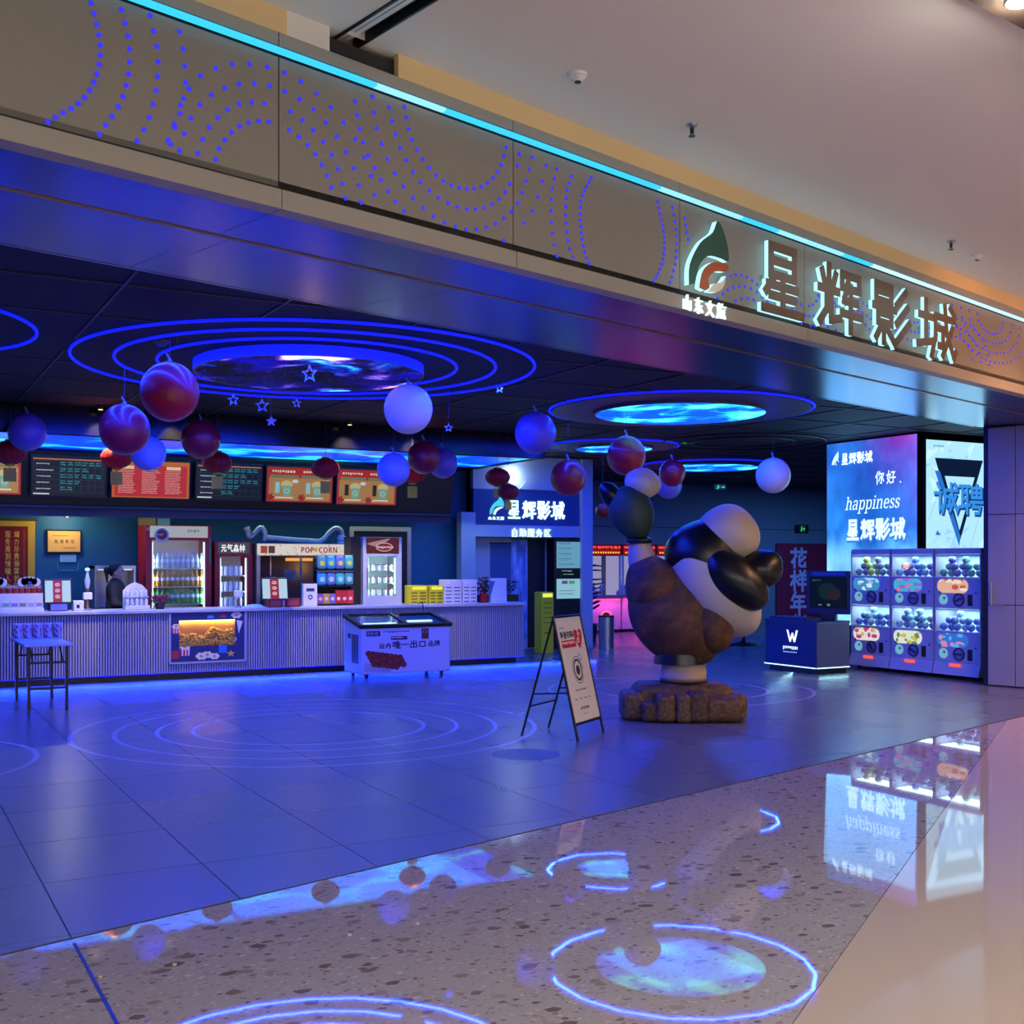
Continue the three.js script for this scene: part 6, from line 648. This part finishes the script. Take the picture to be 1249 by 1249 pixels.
  const upper = canvas(256, 300, (g, W, H) => { g.fillStyle = '#7cc0e6'; g.fillRect(0, 0, W, H); for (const y of [10, 70, 130, 190, 250]) { scribble(g, 20, y, 180, 14, 1, '#274a74'); scribble(g, 20, y + 22, 130, 8, 1, '#5a8ab4'); } }), lower = canvas(256, 190, (g, W, H) => { g.fillStyle = '#9fdcf0'; g.fillRect(0, 0, W, H); g.fillStyle = '#7a4a9a'; g.fillRect(56, 18, 62, 30); g.fillStyle = '#5aa86a'; g.fillRect(132, 18, 62, 30); scribble(g, 30, 110, 200, 12, 1, '#3a6a94'); scribble(g, 30, 142, 200, 12, 1, '#3a6a94'); });
  const yk = (py) => atZ(695, py, zk)[1]; const sc = (name, tex, y0, y1, k) => mesh(name, plane(kw * 0.86, yk(y0) - yk(y1), 0, (yk(y0) + yk(y1)) / 2, -0.0085 + 0.001), screenMat(tex, k), ko);
  sc('screen', upper, 661, 693, 0.6).position.z = 0.003; sc('screen', lower, 706, 730, 0.7).position.z = 0.003; scribbleSign(ko, kw, yk(699));
  for (const q of [-0.3, 0, 0.3]) mesh('button_plate', new THREE.TorusGeometry(0.06, 0.006, 4, 4).rotateZ(Math.PI / 4).translate(q * kw, yk(741), -0.004), M.darkSteel, ko); mesh('status_light', sph(0.018, -0.06, yk(752), -0.005, 10), glow(0xff6a5a, 1.4), ko); mesh('receipt_light', box(0.2, 0.05, 0.01, 0, yk(760), -0.005), glow(0x9fe8e0, 0.8), ko);
  function scribbleSign(p, W, y) { mesh('caption', plane(W * 0.7, 0.12, 0, y, -0.004), screenMat(canvas(128, 32, (g) => { g.fillStyle = '#050608'; g.fillRect(0, 0, 128, 32); scribble(g, 20, 2, 90, 10, 1, '#b8d8e8'); scribble(g, 30, 20, 70, 8, 1, '#b8d8e8'); }), 0.6), p); }
  // yellow power bank tower
  { const za = -18.2, a = atZ(656, 790, za), b = atZ(671, 790, za), h = atZ(663, 722, za)[1], t = thing('power_bank_tower', 'tall narrow yellow power bank tower beside the ticket kiosk', 'charger tower', [(a[0] + b[0]) / 2, 0, za]), W = b[0] - a[0]; mesh('body', rbox(W, h, 0.26, 0.012, 0, h / 2, 0), M.yellow, t); mesh('light_panel', box(W * 0.8, 0.07, 0.004, 0, h - 0.06, 0.131), glow(new THREE.Color().setRGB(0.85, 0.9, 0.1), 1.0), t); for (let r = 0; r < 5; r++) for (const q of [-0.25, 0, 0.25]) mesh('slot', box(W * 0.18, 0.02, 0.004, q * W, h - 0.2 - r * 0.09, 0.131), mat(0x6a6410, 0.5), t); mesh('caption', box(W * 0.5, 0.02, 0.004, 0, h - 0.75, 0.131), mat(0x4a4608, 0.5), t); }
  { const p = atY(739.5, 790, 0), t = thing('trash_can', 'cylindrical steel trash can standing by the column', 'trash can', [p[0], 0, p[2]]); mesh('body', cyl(0.15, 0.15, 0.6, 0, 0.3, 0, 32), M.steel, t); mesh('rim', cyl(0.155, 0.155, 0.03, 0, 0.615, 0, 32), M.blackPlastic, t); }
}

// ---------- arcade machines and the far wall ----------
{
  const z = -22.6, head = canvas(512, 80, (g, W, H) => { g.fillStyle = '#7a0a18'; g.fillRect(0, 0, W, H); g.fillStyle = '#ff4a4a'; for (let x = 14; x < W; x += 66) { scribble(g, x, 8, 52, 34, 1, '#ff5a52'); } for (let x = 30; x < W; x += 40) { g.fillStyle = '#ffc03a'; g.fillRect(x, 54, 24, 14); } });
  const machine = (a, b, label) => { const x0 = atZ(a, 740, z)[0], x1 = atZ(b, 740, z)[0], W = x1 - x0 - 0.02, Y = (py) => atZ(760, py, z)[1], t = thing('claw_machine', label, 'arcade machine', [(x0 + x1) / 2, 0, z]), yb = Y(728), yt = Y(677), yh = Y(665);
    mesh('lower_cabinet', rbox(W, yb - 0.06, 0.8, 0.02, 0, 0.06 + (yb - 0.06) / 2, -0.41), mat(0xb8b4c8, 0.4), t); mesh('kick_plate', box(W - 0.06, 0.06, 0.7, 0, 0.03, -0.41), M.black, t); mesh('roof', rbox(W, yh - yt + 0.04, 0.8, 0.01, 0, (yh + yt) / 2, -0.41), M.red, t); mesh('header_sign_light', plane(W - 0.04, yh - yt - 0.01, 0, (yh + yt) / 2, 0.001), screenMat(head, 1.2), t); mesh('post', [box(0.04, yt - yb, 0.04, -W / 2 + 0.02, (yt + yb) / 2, -0.02), box(0.04, yt - yb, 0.04, W / 2 - 0.02, (yt + yb) / 2, -0.02)], M.whitePlastic, t); mesh('case_back_light', box(W - 0.1, yt - yb - 0.02, 0.02, 0, (yt + yb) / 2, -0.78), glow(new THREE.Color().setRGB(0.55, 0.5, 0.9), 0.55), t); mesh('glass', plane(W - 0.1, yt - yb, 0, (yt + yb) / 2, -0.012), M.glass, t); mesh('control_shelf', rbox(W, 0.06, 0.16, 0.01, 0, yb + 0.02, 0.06), mat(0xd070a0, 0.4), t);
    mesh('ring_light', new THREE.TorusGeometry(0.15, 0.02, 8, 32).translate(0.05, Y(753), 0.006), glow(new THREE.Color().setRGB(1, 0.12, 0.3), 1.6), t); mesh('hatch', new THREE.CircleGeometry(0.13, 28).translate(0.05, Y(753), 0.004), mat(0x3a0a18, 0.5), t); mesh('shelf_light', box(W - 0.05, 0.025, 0.02, 0, yb - 0.06, 0.01), glow(new THREE.Color().setRGB(1, 0.1, 0.45), 1.6), t);
    areaLight(W - 0.1, 0.2, new THREE.Color().setRGB(1, 0.08, 0.4), 11, [(x0 + x1) / 2, yb - 0.06, z + 0.2], [(x0 + x1) / 2, 0.0, z + 0.1], 'arcade_light');
    const hang = []; for (let k = 0; k < 7; k++) { const q = thing('plush_ball', ORD[k] + ' plush toy inside the ' + label.replace(' with a plant in front', ''), 'toy', [x0 + 0.12 + (W - 0.2) * ((k * 0.37) % 1), yb + 0.08 + (k % 2) * 0.14, z - 0.3 - 0.1 * (k % 3)], 0, 'toys in the ' + label.split(' ').slice(0, 3).join(' ')); mesh('ball', sph(0.08, 0, 0, 0, 14), mat([0xd8d8e4, 0xe8d0dc, 0xc8d0e8][k % 3], 0.7), q); mesh('face_patch', sph(0.03, 0, 0.01, 0.06, 8), mat(0x6a5a70, 0.6), q); } };
  machine(716, 758, 'claw machine next to the column with a plant in front'); machine(759, 800, 'claw machine partly behind the sculpture'); machine(801, 842, 'farthest right claw machine behind the sculpture');
  { const p = atY(728, 782, 0), t = thing('potted_plant', 'leafy green potted plant in front of the claw machines', 'plant', [p[0], 0, p[2] - 0.3]); mesh('pot', lathe([[0.001, 0], [0.15, 0], [0.19, 0.36], [0.001, 0.36]]), M.blackPlastic, t); mesh('trunk', bar([0, 0.3, 0], [0, 1.3, 0], 0.02), mat(0x2c3a24, 0.7), t); const leafM = mat(0x1f5a38, 0.5); for (let i = 0; i < 40; i++) { const a = i * 2.4, y = 0.7 + (i % 10) * 0.1; mesh('leaf', new THREE.SphereGeometry(0.15, 8, 5).scale(1, 0.12, 0.34).rotateZ(0.5 - (i % 10) * 0.07).translate(0.15, 0, 0).rotateY(a).translate(0, y, 0), leafM, t); } }
  // far wall: film banner, exit signs
  const zw = -23.98, a = atZ(946, 720, zw), b = atZ(1010, 720, zw), yt = atZ(975, 663, zw)[1], W = b[0] - a[0] + 0.4, H = 2.1, pb = thing('film_banner', 'dark red banner with large pale characters on the far wall', 'banner', [a[0] + W / 2, yt - H, zw + 0.015]);
  mesh('cloth', box(W, H, 0.02, 0, H / 2, 0), mat(0x3a0a26, 0.7), pb); mesh('banner_print', plane(W - 0.02, H - 0.02, 0, H / 2, 0.011), print(canvas(512, 480, (g, w, h) => { g.fillStyle = '#8a1240'; g.fillRect(0, 0, w, h); g.strokeStyle = '#c8bce8'; han(g, '花样年华', 112, 26, 130, 19, { vertical: true, gap: 1.1 }); scribble(g, 30, 40, 16, 120, 9, '#7a3a5a', 0.6); }), 0.7), pb);
  const runner = canvas(128, 64, (g, w, h) => { g.fillStyle = '#0a3a24'; g.fillRect(0, 0, w, h); g.fillStyle = '#5cffa0'; g.beginPath(); g.arc(46, 16, 7, 0, 7); g.fill(); g.lineWidth = 8; g.strokeStyle = '#5cffa0'; g.beginPath(); g.moveTo(44, 24); g.lineTo(38, 42); g.lineTo(50, 58); g.moveTo(38, 42); g.lineTo(24, 54); g.moveTo(44, 28); g.lineTo(60, 34); g.stroke(); g.beginPath(); g.moveTo(78, 34); g.lineTo(112, 34); g.lineTo(102, 24); g.moveTo(112, 34); g.lineTo(102, 44); g.stroke(); });
  const exit = (px, py, d, w, label, hang) => { const p = atD(px, py, d), h = w * 0.5, t = thing('exit_sign', label, 'exit sign', p, hang ? -YAW : 0); mesh('case', rbox(w, h, 0.05, 0.006), mat(0x0c1a24, 0.5), t); mesh('sign_light', plane(w - 0.03, h - 0.03, 0, 0, 0.0262), screenMat(runner, 0.9), t); if (hang) mesh('rod', [bar([-w * 0.3, h / 2, 0], [-w * 0.3, CEIL - p[1], 0], 0.006), bar([w * 0.3, h / 2, 0], [w * 0.3, CEIL - p[1], 0], 0.006)], M.darkSteel, t); };
  exit(878, 594, 27, 0.3, 'green running man exit sign hanging in the middle of the far hall', true); exit(838, 538, 19.5, 0.28, 'small green exit sign hanging beneath the ring lights', true);
  { const p = atZ(977, 645, zw), t = thing('exit_sign', 'green exit sign in a dark box on the far wall above the red banner', 'exit sign', [p[0], p[1], zw + 0.03]); mesh('case', rbox(0.46, 0.22, 0.06, 0.008), mat(0x0c1a24, 0.5), t); mesh('sign_light', plane(0.2, 0.18, 0, 0, 0.032), screenMat(runner, 0.9), t); }
  // cafe tables and stools in the dark
  const stool = (px, py, label, h) => { const p = atY(px, py, 0), t = thing('bar_stool', label, 'stool', [p[0], 0, p[2]]); mesh('seat', cyl(0.17, 0.17, 0.04, 0, h, 0, 20), M.blackPlastic, t); for (const q of [0.7, 2.3, 3.8, 5.4]) mesh('leg', bar([Math.cos(q) * 0.12, h, Math.sin(q) * 0.12], [Math.cos(q) * 0.2, 0, Math.sin(q) * 0.2], 0.014), M.blackPlastic, t); mesh('foot_ring', new THREE.TorusGeometry(0.17, 0.01, 6, 24).rotateX(Math.PI / 2).translate(0, 0.25, 0), M.blackPlastic, t); };
  stool(879, 788, 'dark stool just right of the sculpture', 0.7); stool(889, 779, 'dark stool between the sculpture and the round table', 0.7);
  { const p = atY(911, 787, 0), t = thing('round_table', 'dark round pedestal table left of the reception desk', 'table', [p[0], 0, p[2] - 0.1]); mesh('table_top', cyl(0.42, 0.42, 0.03, 0, 0.85, 0, 36), M.blackPlastic, t); mesh('pedestal', lathe([[0.001, 0], [0.3, 0], [0.3, 0.015], [0.07, 0.06], [0.035, 0.12], [0.035, 0.84], [0.001, 0.84]]), M.blackPlastic, t); const q = thing('tilted_menu', 'small tilted menu stand on the dark round table', 'menu stand', [p[0] + 0.05, 0.867, p[2] - 0.1], -0.6); mesh('frame', rbox(0.2, 0.3, 0.015, 0.004, 0, 0.15, 0).rotateX(-0.2), mat(0x6a1e3a, 0.5), q); mesh('sheet', plane(0.15, 0.24, 0, 0.15, 0.0082).rotateX(-0.2), mat(0x3a5a66, 0.5), q); }
}

// ---------- reception desk, billboards, capsule machines ----------
{
  const x0 = 12.25, z0 = -13.78, z1 = -12.68, o = thing('reception_desk', 'navy reception desk with a white W logo and a glowing base line', 'desk', [x0, 0, (z0 + z1) / 2]), L = z1 - z0, H = 0.78, navy = mat(0x16284e, 0.35), side = mat(0x5a6a84, 0.3, 0.3);
  mesh('front_panel', rbox(0.04, H - 0.1, L, 0.01, 0.02, 0.1 + (H - 0.1) / 2, 0), navy, o); mesh('end_panel', rbox(0.66, H - 0.1, 0.04, 0.015, 0.35, 0.1 + (H - 0.1) / 2, L / 2), side, o); mesh('desk_top', rbox(0.7, 0.03, L + 0.02, 0.008, 0.35, H, 0), navy, o); mesh('raised_ledge', rbox(0.3, 0.05, L * 0.75, 0.006, 0.2, H + 0.035, -0.1), navy, o); mesh('base', box(0.6, 0.08, L - 0.08, 0.36, 0.04, 0), M.black, o);
  mesh('light_line', [box(0.012, 0.014, L + 0.02, -0.004, 0.1, 0), box(0.66, 0.014, 0.012, 0.34, 0.1, L / 2 + 0.022)], M.coolGlow, o); areaLight(0.03, L, new THREE.Color().setRGB(0.4, 0.9, 1), 11, [x0 - 0.02, 0.09, (z0 + z1) / 2], [x0 - 0.1, 0, (z0 + z1) / 2], 'desk_light'); areaLight(0.6, 0.03, new THREE.Color().setRGB(0.4, 0.9, 1), 11, [x0 + 0.34, 0.09, z1 + 0.03], [x0 + 0.34, 0, z1 + 0.1], 'desk_light');
  mesh('logo_light', plane(0.46, 0.46, 0, 0, 0).rotateY(-Math.PI / 2).translate(-0.0015, 0.47, 0.05), new THREE.MeshStandardMaterial({ color: 0x16284e, roughness: 0.35, emissive: 0xffffff, emissiveIntensity: 1.2, emissiveMap: canvas(256, 256, (g) => { g.fillStyle = '#000'; g.fillRect(0, 0, 256, 256); g.fillStyle = '#eaf6ff'; g.beginPath(); g.moveTo(62, 30); g.lineTo(84, 30); g.lineTo(108, 96); g.lineTo(126, 52); g.lineTo(144, 52); g.lineTo(156, 96); g.lineTo(176, 30); g.lineTo(202, 30); g.lineTo(168, 132); g.lineTo(148, 132); g.lineTo(132, 90); g.lineTo(116, 132); g.lineTo(98, 132); g.fill(); scribble(g, 20, 168, 216, 32, 1, '#e0f0ff', 1.1); scribble(g, 18, 214, 220, 14, 1, '#a8c8e8'); }) }), o);
  const m = thing('desk_monitor', 'dark square monitor with a light frame standing on the reception desk', 'monitor', [x0 + 0.5, H + 0.016, z1 - 0.24], -Math.PI / 4 - 0.2); mesh('frame', rbox(0.66, 0.66, 0.05, 0.012, 0, 0.42, 0), mat(0x1a2850, 0.4), m); mesh('screen', plane(0.56, 0.48, 0, 0.42, 0.0265), screenMat(canvas(128, 110, (g) => { g.fillStyle = '#0a1a22'; g.fillRect(0, 0, 128, 110); g.fillStyle = '#14382e'; g.beginPath(); g.arc(60, 50, 30, 0, 7); g.fill(); g.fillStyle = '#3a2a30'; g.beginPath(); g.arc(84, 60, 22, 0, 7); g.fill(); scribble(g, 10, 10, 40, 8, 1, '#6a8a9a'); g.fillStyle = '#8aa8b8'; g.fillRect(30, 96, 12, 4); g.fillRect(60, 94, 10, 8); }), 0.5), m); mesh('header_strip', box(0.5, 0.05, 0.003, 0, 0.705, 0.0265), mat(0x2a4aa0, 0.4), m); mesh('stand', rbox(0.24, 0.1, 0.16, 0.008, 0, 0.05, 0), M.darkSteel, m);
}
{
  // column with two light boxes
  const xf = 14.2, za = -14.42, zb = -12.45, col = struct('wall_column'); mesh('column_core', box(1.75, CEIL, 1.9, xf + 0.92, CEIL / 2, (za + zb) / 2 - 0.06), M.black, col);
  const sky = canvas(768, 1024, (g, w, h) => { const im = g.createImageData(w, h); for (let y = 0; y < h; y++) for (let x = 0; x < w; x++) { const u = x / w, v = y / h, a = fbm(u * 4, v * 5, 201, 5), b = fbm(u * 3 + 4, v * 3, 230, 4), snow = Math.max(0, Math.min(1, (v - 0.5 + (a - 0.5) * 0.25) * 4.2)), star = hash2(x, y, 9) > 0.9975 && v < 0.5 ? 120 : 0, vio = Math.max(0, (u - v * 1.6) * 1.2) * Math.max(0, b); const sk = [8 + 150 * vio + 30 * a, 44 + 96 * a - 40 * vio, 130 + 110 * a], k = (y * w + x) * 4; for (let c = 0; c < 3; c++) im.data[k + c] = Math.min(255, sk[c] * (1 - snow) + [128, 196, 236][c] * snow * (0.85 + 0.3 * a) + star); im.data[k + 3] = 255; } g.putImageData(im, 0, 0);
    g.strokeStyle = '#d6f2ff'; han(g, '星辉影城', 132, 62, 62, 9, { squeeze: 1 }); han(g, '你好', 430, 178, 72, 8, { gap: 1.3 }); g.fillStyle = '#d6f2ff'; g.fillRect(632, 240, 9, 9); g.font = 'italic 96px serif'; g.fillText('happiness', 164, 380); g.lineWidth = 3; g.strokeStyle = '#2f6ac0'; han(g, '星辉影城', 183, 443, 112, 26, { gap: 1.13 }); g.strokeStyle = '#c8ecfa'; han(g, '星辉影城', 178, 436, 112, 17, { gap: 1.13 });
    g.fillStyle = '#bfe8f2'; g.beginPath(); g.moveTo(44, 118); g.quadraticCurveTo(52, 84, 86, 60); g.quadraticCurveTo(100, 50, 104, 44); g.quadraticCurveTo(112, 80, 100, 92); g.quadraticCurveTo(76, 88, 66, 122); g.fill(); g.strokeStyle = '#bfe8f2'; g.lineWidth = 6; g.beginPath(); g.arc(92, 108, 14, 2, 6); g.stroke();
    g.fillStyle = '#5f9ccc'; for (const [x, y, r] of [[70, 800, 46], [250, 850, 30], [30, 880, 34]]) { g.save(); g.translate(x, y); g.rotate(-0.7); g.beginPath(); g.ellipse(0, 0, r * 1.5, r * 0.6, 0, 0, 7); g.fill(); g.fillStyle = '#8fc4e4'; g.beginPath(); g.ellipse(r * 0.7, 0, r * 0.5, r * 0.4, 0, 0, 7); g.fill(); g.restore(); g.fillStyle = '#5f9ccc'; } });
  const b1 = thing('billboard', 'tall glowing blue night sky billboard with white characters and the word happiness', 'light box', [xf - 0.02, 0.62, (za + zb) / 2], -Math.PI / 2), w1 = zb - za - 0.03, h1 = 3.68 - 0.62;
  mesh('case', box(w1, h1, 0.06, 0, h1 / 2, -0.02), M.black, b1); mesh('print_light', plane(w1 - 0.02, h1 - 0.02, 0, h1 / 2, 0.0115), screenMat(sky, 1.5, 0.3), b1); areaLight(w1, 2, new THREE.Color().setRGB(0.2, 0.58, 1), 1.5, [xf - 0.06, 2.4, (za + zb) / 2], [xf - 5, 2.2, (za + zb) / 2], 'billboard_light');
  const hire = canvas(512, 1024, (g, w, h) => { g.fillStyle = '#9fd0ee'; g.fillRect(0, 0, w, h); for (let i = 0; i < 60; i++) { g.fillStyle = i % 2 ? '#8cc2e6' : '#b2dcf2'; g.beginPath(); const x = rnd() * w, y = rnd() * h, r = rr(30, 90); g.moveTo(x, y); g.lineTo(x + r, y + r * rr(-1, 1)); g.lineTo(x + r * rr(-1, 1), y + r); g.fill(); } g.strokeStyle = '#6f9cc0'; g.lineWidth = 3; for (const [a, b, c, d] of [[20, 500, 200, 120], [350, 700, 500, 300], [60, 640, 130, 560]]) { g.beginPath(); g.moveTo(a, b); g.lineTo(c, d); g.stroke(); } g.fillStyle = '#0a1830'; g.beginPath(); g.moveTo(70, 110); g.lineTo(470, 110); g.lineTo(270, 640); g.fill(); g.fillStyle = '#9fd0ee'; g.beginPath(); g.moveTo(150, 220); g.lineTo(400, 220); g.lineTo(272, 560); g.fill(); g.fillStyle = '#2566b8'; g.beginPath(); g.moveTo(70, 190); g.lineTo(110, 190); g.lineTo(282, 600); g.lineTo(270, 660); g.fill(); for (const [x, y, s] of [[90, 560, 30], [440, 720, 34]]) { g.beginPath(); g.moveTo(x, y); g.lineTo(x + s, y + s); g.lineTo(x - s * 0.5, y + s); g.fill(); }
    g.strokeStyle = '#123c7a'; han(g, '诚聘', 70, 268, 200, 26, { gap: 1.02 }); g.strokeStyle = '#2f80cc'; han(g, '诚聘', 62, 258, 200, 20, { gap: 1.02 }); scribble(g, 60, 30, 110, 26, 1, '#5f8fb4'); scribble(g, 80, 760, 120, 26, 1, '#2a5a86'); scribble(g, 340, 760, 120, 26, 1, '#2a5a86'); g.strokeStyle = '#1f4a74'; g.lineWidth = 5; g.beginPath(); g.moveTo(222, 775); g.lineTo(234, 790); g.lineTo(256, 760); g.moveTo(300, 775); g.lineTo(310, 790); g.lineTo(330, 760); g.moveTo(276, 770); g.lineTo(276, 960); g.stroke(); scribble(g, 40, 815, 210, 150, 9, '#4a7aa4', 0.5); scribble(g, 305, 815, 190, 150, 9, '#4a7aa4', 0.5); });
  const b2 = thing('billboard', 'glowing pale blue recruitment poster box with dark triangle and bold brushed characters', 'light box', [(14.32 + 15.78) / 2, 1.0, zb + 0.0], 0), w2 = 15.78 - 14.32; mesh('case', box(w2 + 0.14, 2.7, 0.06, 0, 1.3, -0.025), M.black, b2); mesh('print_light', plane(w2 - 0.03, 2.58, 0, 1.3, 0.0065), screenMat(hire, 1.35, 0.3), b2); areaLight(w2, 1.6, new THREE.Color().setRGB(0.35, 0.75, 1), 1.2, [15.05, 2.6, zb + 0.05], [14.6, 2.4, zb + 4], 'billboard_light');
}
{
  // three stacked capsule machines along the right side; local +z faces the lobby
  const xf = 13.6, zS = -13.3, unit = 0.82, caps = [[0x2f8f8a, 'teal'], [0x5a4aa8, 'violet'], [0xb8c040, 'yellow'], [0x3a6ac0, 'blue'], [0x7fb0c8, 'pale blue'], [0x6a7a94, 'grey']];
  const domes = [[5, 5, 2, 2], [4, 1, 1, 3], [0, 0, 1, 1], [3, 3, 4, 4], [4, 5, 4, 0], [3, 3, 3, 4]];
  const places = ['left', 'middle', 'right'], art = [['#3f8fd0', '#9fd4f0', '#d8f0ff'], ['#46b0d8', '#8a6ae0', '#e070b0'], ['#e8b49a', '#c85a3a', '#f4e4d8'], ['#e8e0d0', '#c03a4a', '#d8b040'], ['#e4ecd8', '#6a8a5a', '#c8c060'], ['#2f74d0', '#6aa8f0', '#e088b0']];
  for (let u = 0; u < 3; u++) {
    const cz = zS + unit * (u + 0.5), o = thing('capsule_machine', places[u] + ' two-tier capsule toy machine with lit clear bins, of three in a row', 'capsule machine', [xf, 0, cz], -Math.PI / 2, 'capsule machines by the billboard'), W = unit - 0.02, body = mat(0xa6a8c4, 0.4);
    mesh('plinth', extr([[0, 0.06], [0.06, 0.06], [0, 0.24], [-0.5, 0.24], [-0.5, 0.06]], W).rotateY(-Math.PI / 2).translate(W / 2, 0, 0), body, o); mesh('side_panel', [box(0.02, 1.62, 0.5, -W / 2 + 0.01, 1.05, -0.25), box(0.02, 1.62, 0.5, W / 2 - 0.01, 1.05, -0.25)], body, o); mesh('back', box(W, 1.8, 0.02, 0, 0.96, -0.51), mat(0xc8d4e8, 0.4), o); mesh('top_cap', rbox(W, 0.085, 0.5, 0.02, 0, 1.84, -0.25), body, o);
    for (const [x, z] of [[-0.3, -0.08], [0.3, -0.08], [-0.3, -0.44], [0.3, -0.44]]) mesh('caster', [cyl(0.03, 0.03, 0.024, 0, 0, 0, 12).rotateZ(Math.PI / 2).translate(x, 0.03, z), box(0.03, 0.03, 0.03, x, 0.055, z)], M.blackPlastic, o);
    for (const [t, y0] of [[0, 1.02], [1, 0.24]]) { // upper and lower tier: coin panel below, lit bin above
      const n = u + t * 3, panel = mesh('coin_panel', rbox(W - 0.01, 0.43, 0.05, 0.01, 0, y0 + 0.215, -0.025), body, o), bin0 = y0 + 0.44, bin1 = bin0 + 0.315;
      mesh('picture_light', extr(Array.from({ length: 28 }, (_, k) => { const a = k / 28 * 6.283, q = Math.cos(a) >= 0 ? 0.17 : -0.17; return [q + Math.cos(a) * 0.1, Math.sin(a) * 0.1]; }), 0.006).translate(-0.08, y0 + 0.315, 0.001), screenMat(canvas(128, 64, (g) => { g.fillStyle = art[n][0]; g.fillRect(0, 0, 128, 64); for (let k = 0; k < 14; k++) { g.fillStyle = art[n][1 + k % 2]; g.beginPath(); g.ellipse(rnd() * 128, rnd() * 64, rr(5, 16), rr(4, 12), 0, 0, 7); g.fill(); } }, [1.85, 5]), 0.9), panel);
      { const g2 = panel.children[0].geometry, p = g2.attributes.position, uv = g2.attributes.uv; for (let i = 0; i < uv.count; i++) uv.setXY(i, (p.getX(i) + 0.35) / 1.0, (p.getY(i) - y0 - 0.21) / 1.05); }
      mesh('coin_dial_light', cyl(0.075, 0.075, 0.012, 0, 0, 0, 28).rotateX(Math.PI / 2).translate(-0.24, y0 + 0.12, 0.004), glow(0x86d0f0, 0.65), panel); mesh('dial_mark', box(0.03, 0.03, 0.004, -0.22, y0 + 0.14, 0.012), M.navy, panel); mesh('turn_knob', [new THREE.TorusGeometry(0.085, 0.014, 8, 28).translate(0.03, y0 + 0.12, 0.006), box(0.11, 0.025, 0.03, 0, 0, 0).rotateZ(-0.6 + u * 0.5 - t * 0.4).translate(0.03, y0 + 0.12, 0.016)], mat(0x2a2c4a, 0.35), panel); mesh('knob_face', cyl(0.075, 0.075, 0.01).rotateX(Math.PI / 2).translate(0.03, y0 + 0.12, 0.004), mat(0x7a80b0, 0.35), panel); mesh('chute', box(0.08, 0.16, 0.006, 0.22, y0 + 0.12, 0.002), M.blackPlastic, panel); mesh('lock', [cyl(0.014, 0.014, 0.01).rotateX(Math.PI / 2).translate(-0.3, y0 + 0.225, 0.004), cyl(0.012, 0.012, 0.01).rotateX(Math.PI / 2).translate(0.32, y0 + 0.225, 0.004)], M.blackPlastic, panel);
      mesh('bin_floor', box(W - 0.04, 0.015, 0.46, 0, bin0 - 0.0, -0.24), M.whitePlastic, o); mesh('bin_lamp', box(W - 0.06, 0.015, 0.03, 0, bin1 + 0.0, -0.05), M.coolGlow, o); const lx = xf + 0.2; areaLight(0.3, W - 0.1, new THREE.Color().setRGB(0.55, 0.9, 1), 7, [lx, bin1 - 0.012, cz], [lx, 0, cz], 'bin_light'); mesh('bin_glass', [plane(W - 0.04, 0.3, 0, bin0 + 0.155, -0.004)], M.glass, o); mesh('bin_rail', [box(W, 0.016, 0.02, 0, bin0, 0.0), box(W, 0.016, 0.02, 0, bin1, 0.0)], M.whitePlastic, o); mesh('bin_backing', box(W - 0.04, 0.3, 0.01, 0, bin0 + 0.155, -0.48), mat(0xd8ecf8, 0.5), o);
      const tier = t ? 'lower' : 'upper', layers = [[6, 0], [5, 1], [3, 2]]; for (const [m, r] of layers) for (let k = 0; k < m; k++) { if (r === 2 && (k + u + t) % 2) continue; const [c, cn] = caps[domes[n][(k + r) % 4]], R = 0.056, lxx = -W / 2 + 0.1 + (k + r * 0.5) * (W - 0.2) / 5, lz = -0.075 - 0.03 * ((k + r) % 2) - r * 0.02, p = [xf - lz, bin0 + 0.008 + R + r * 0.094, cz + lxx]; const q = thing('toy_capsule', ORD[k] + ' capsule in the ' + ['bottom', 'second', 'top'][r] + ' layer, ' + cn + ', ' + tier + ' bin of ' + places[u] + ' capsule machine', 'capsule', p, 0, 'capsules in the ' + tier + ' ' + places[u] + ' bin'); mesh('lower_half', new THREE.SphereGeometry(R, 18, 10, 0, 6.284, Math.PI / 2, Math.PI / 2), capMat(c), q); mesh('clear_half', new THREE.SphereGeometry(R, 18, 10, 0, 6.284, 0, Math.PI / 2), capMat(c, true), q); q.rotation.z = (k * 0.9) % 2; }
    }
    mesh('return_light', rbox(0.2, 0.045, 0.012, 0.005, -0.02, 0.2, 0.028), glow(0xff5a4a, 1.1), o);
    if (u === 2) mesh('side_lettering', plane(0.62, 0.1).rotateZ(-Math.PI / 2).rotateY(Math.PI / 2).translate(W / 2 + 0.002, 1.2, -0.1), new THREE.MeshStandardMaterial({ color: 0xffffff, roughness: 0.4, map: canvas(512, 80, (g) => { g.fillStyle = '#a6a8c4'; g.fillRect(0, 0, 512, 80); g.fillStyle = '#16183a'; g.font = 'bold 70px sans-serif'; g.fillText('O SPACE', 60, 66); }) }), o);
    if (u === 2) mesh('side_lettering', plane(0.62, 0.1).rotateZ(-Math.PI / 2).rotateY(Math.PI / 2).translate(W / 2 + 0.002, 0.5, -0.1), o.children[o.children.length - 1].material, o);
  }
  function capMat(c, light) { const key = c + (light ? 'L' : ''); capMat.store ??= {}; return (capMat.store[key] ??= light ? phys(new THREE.Color(c).lerp(new THREE.Color(0xffffff), 0.15), 0.1, { transmission: 0.25, thickness: 0 }) : mat(c, 0.3)); }
}

renderer.render(scene, camera);
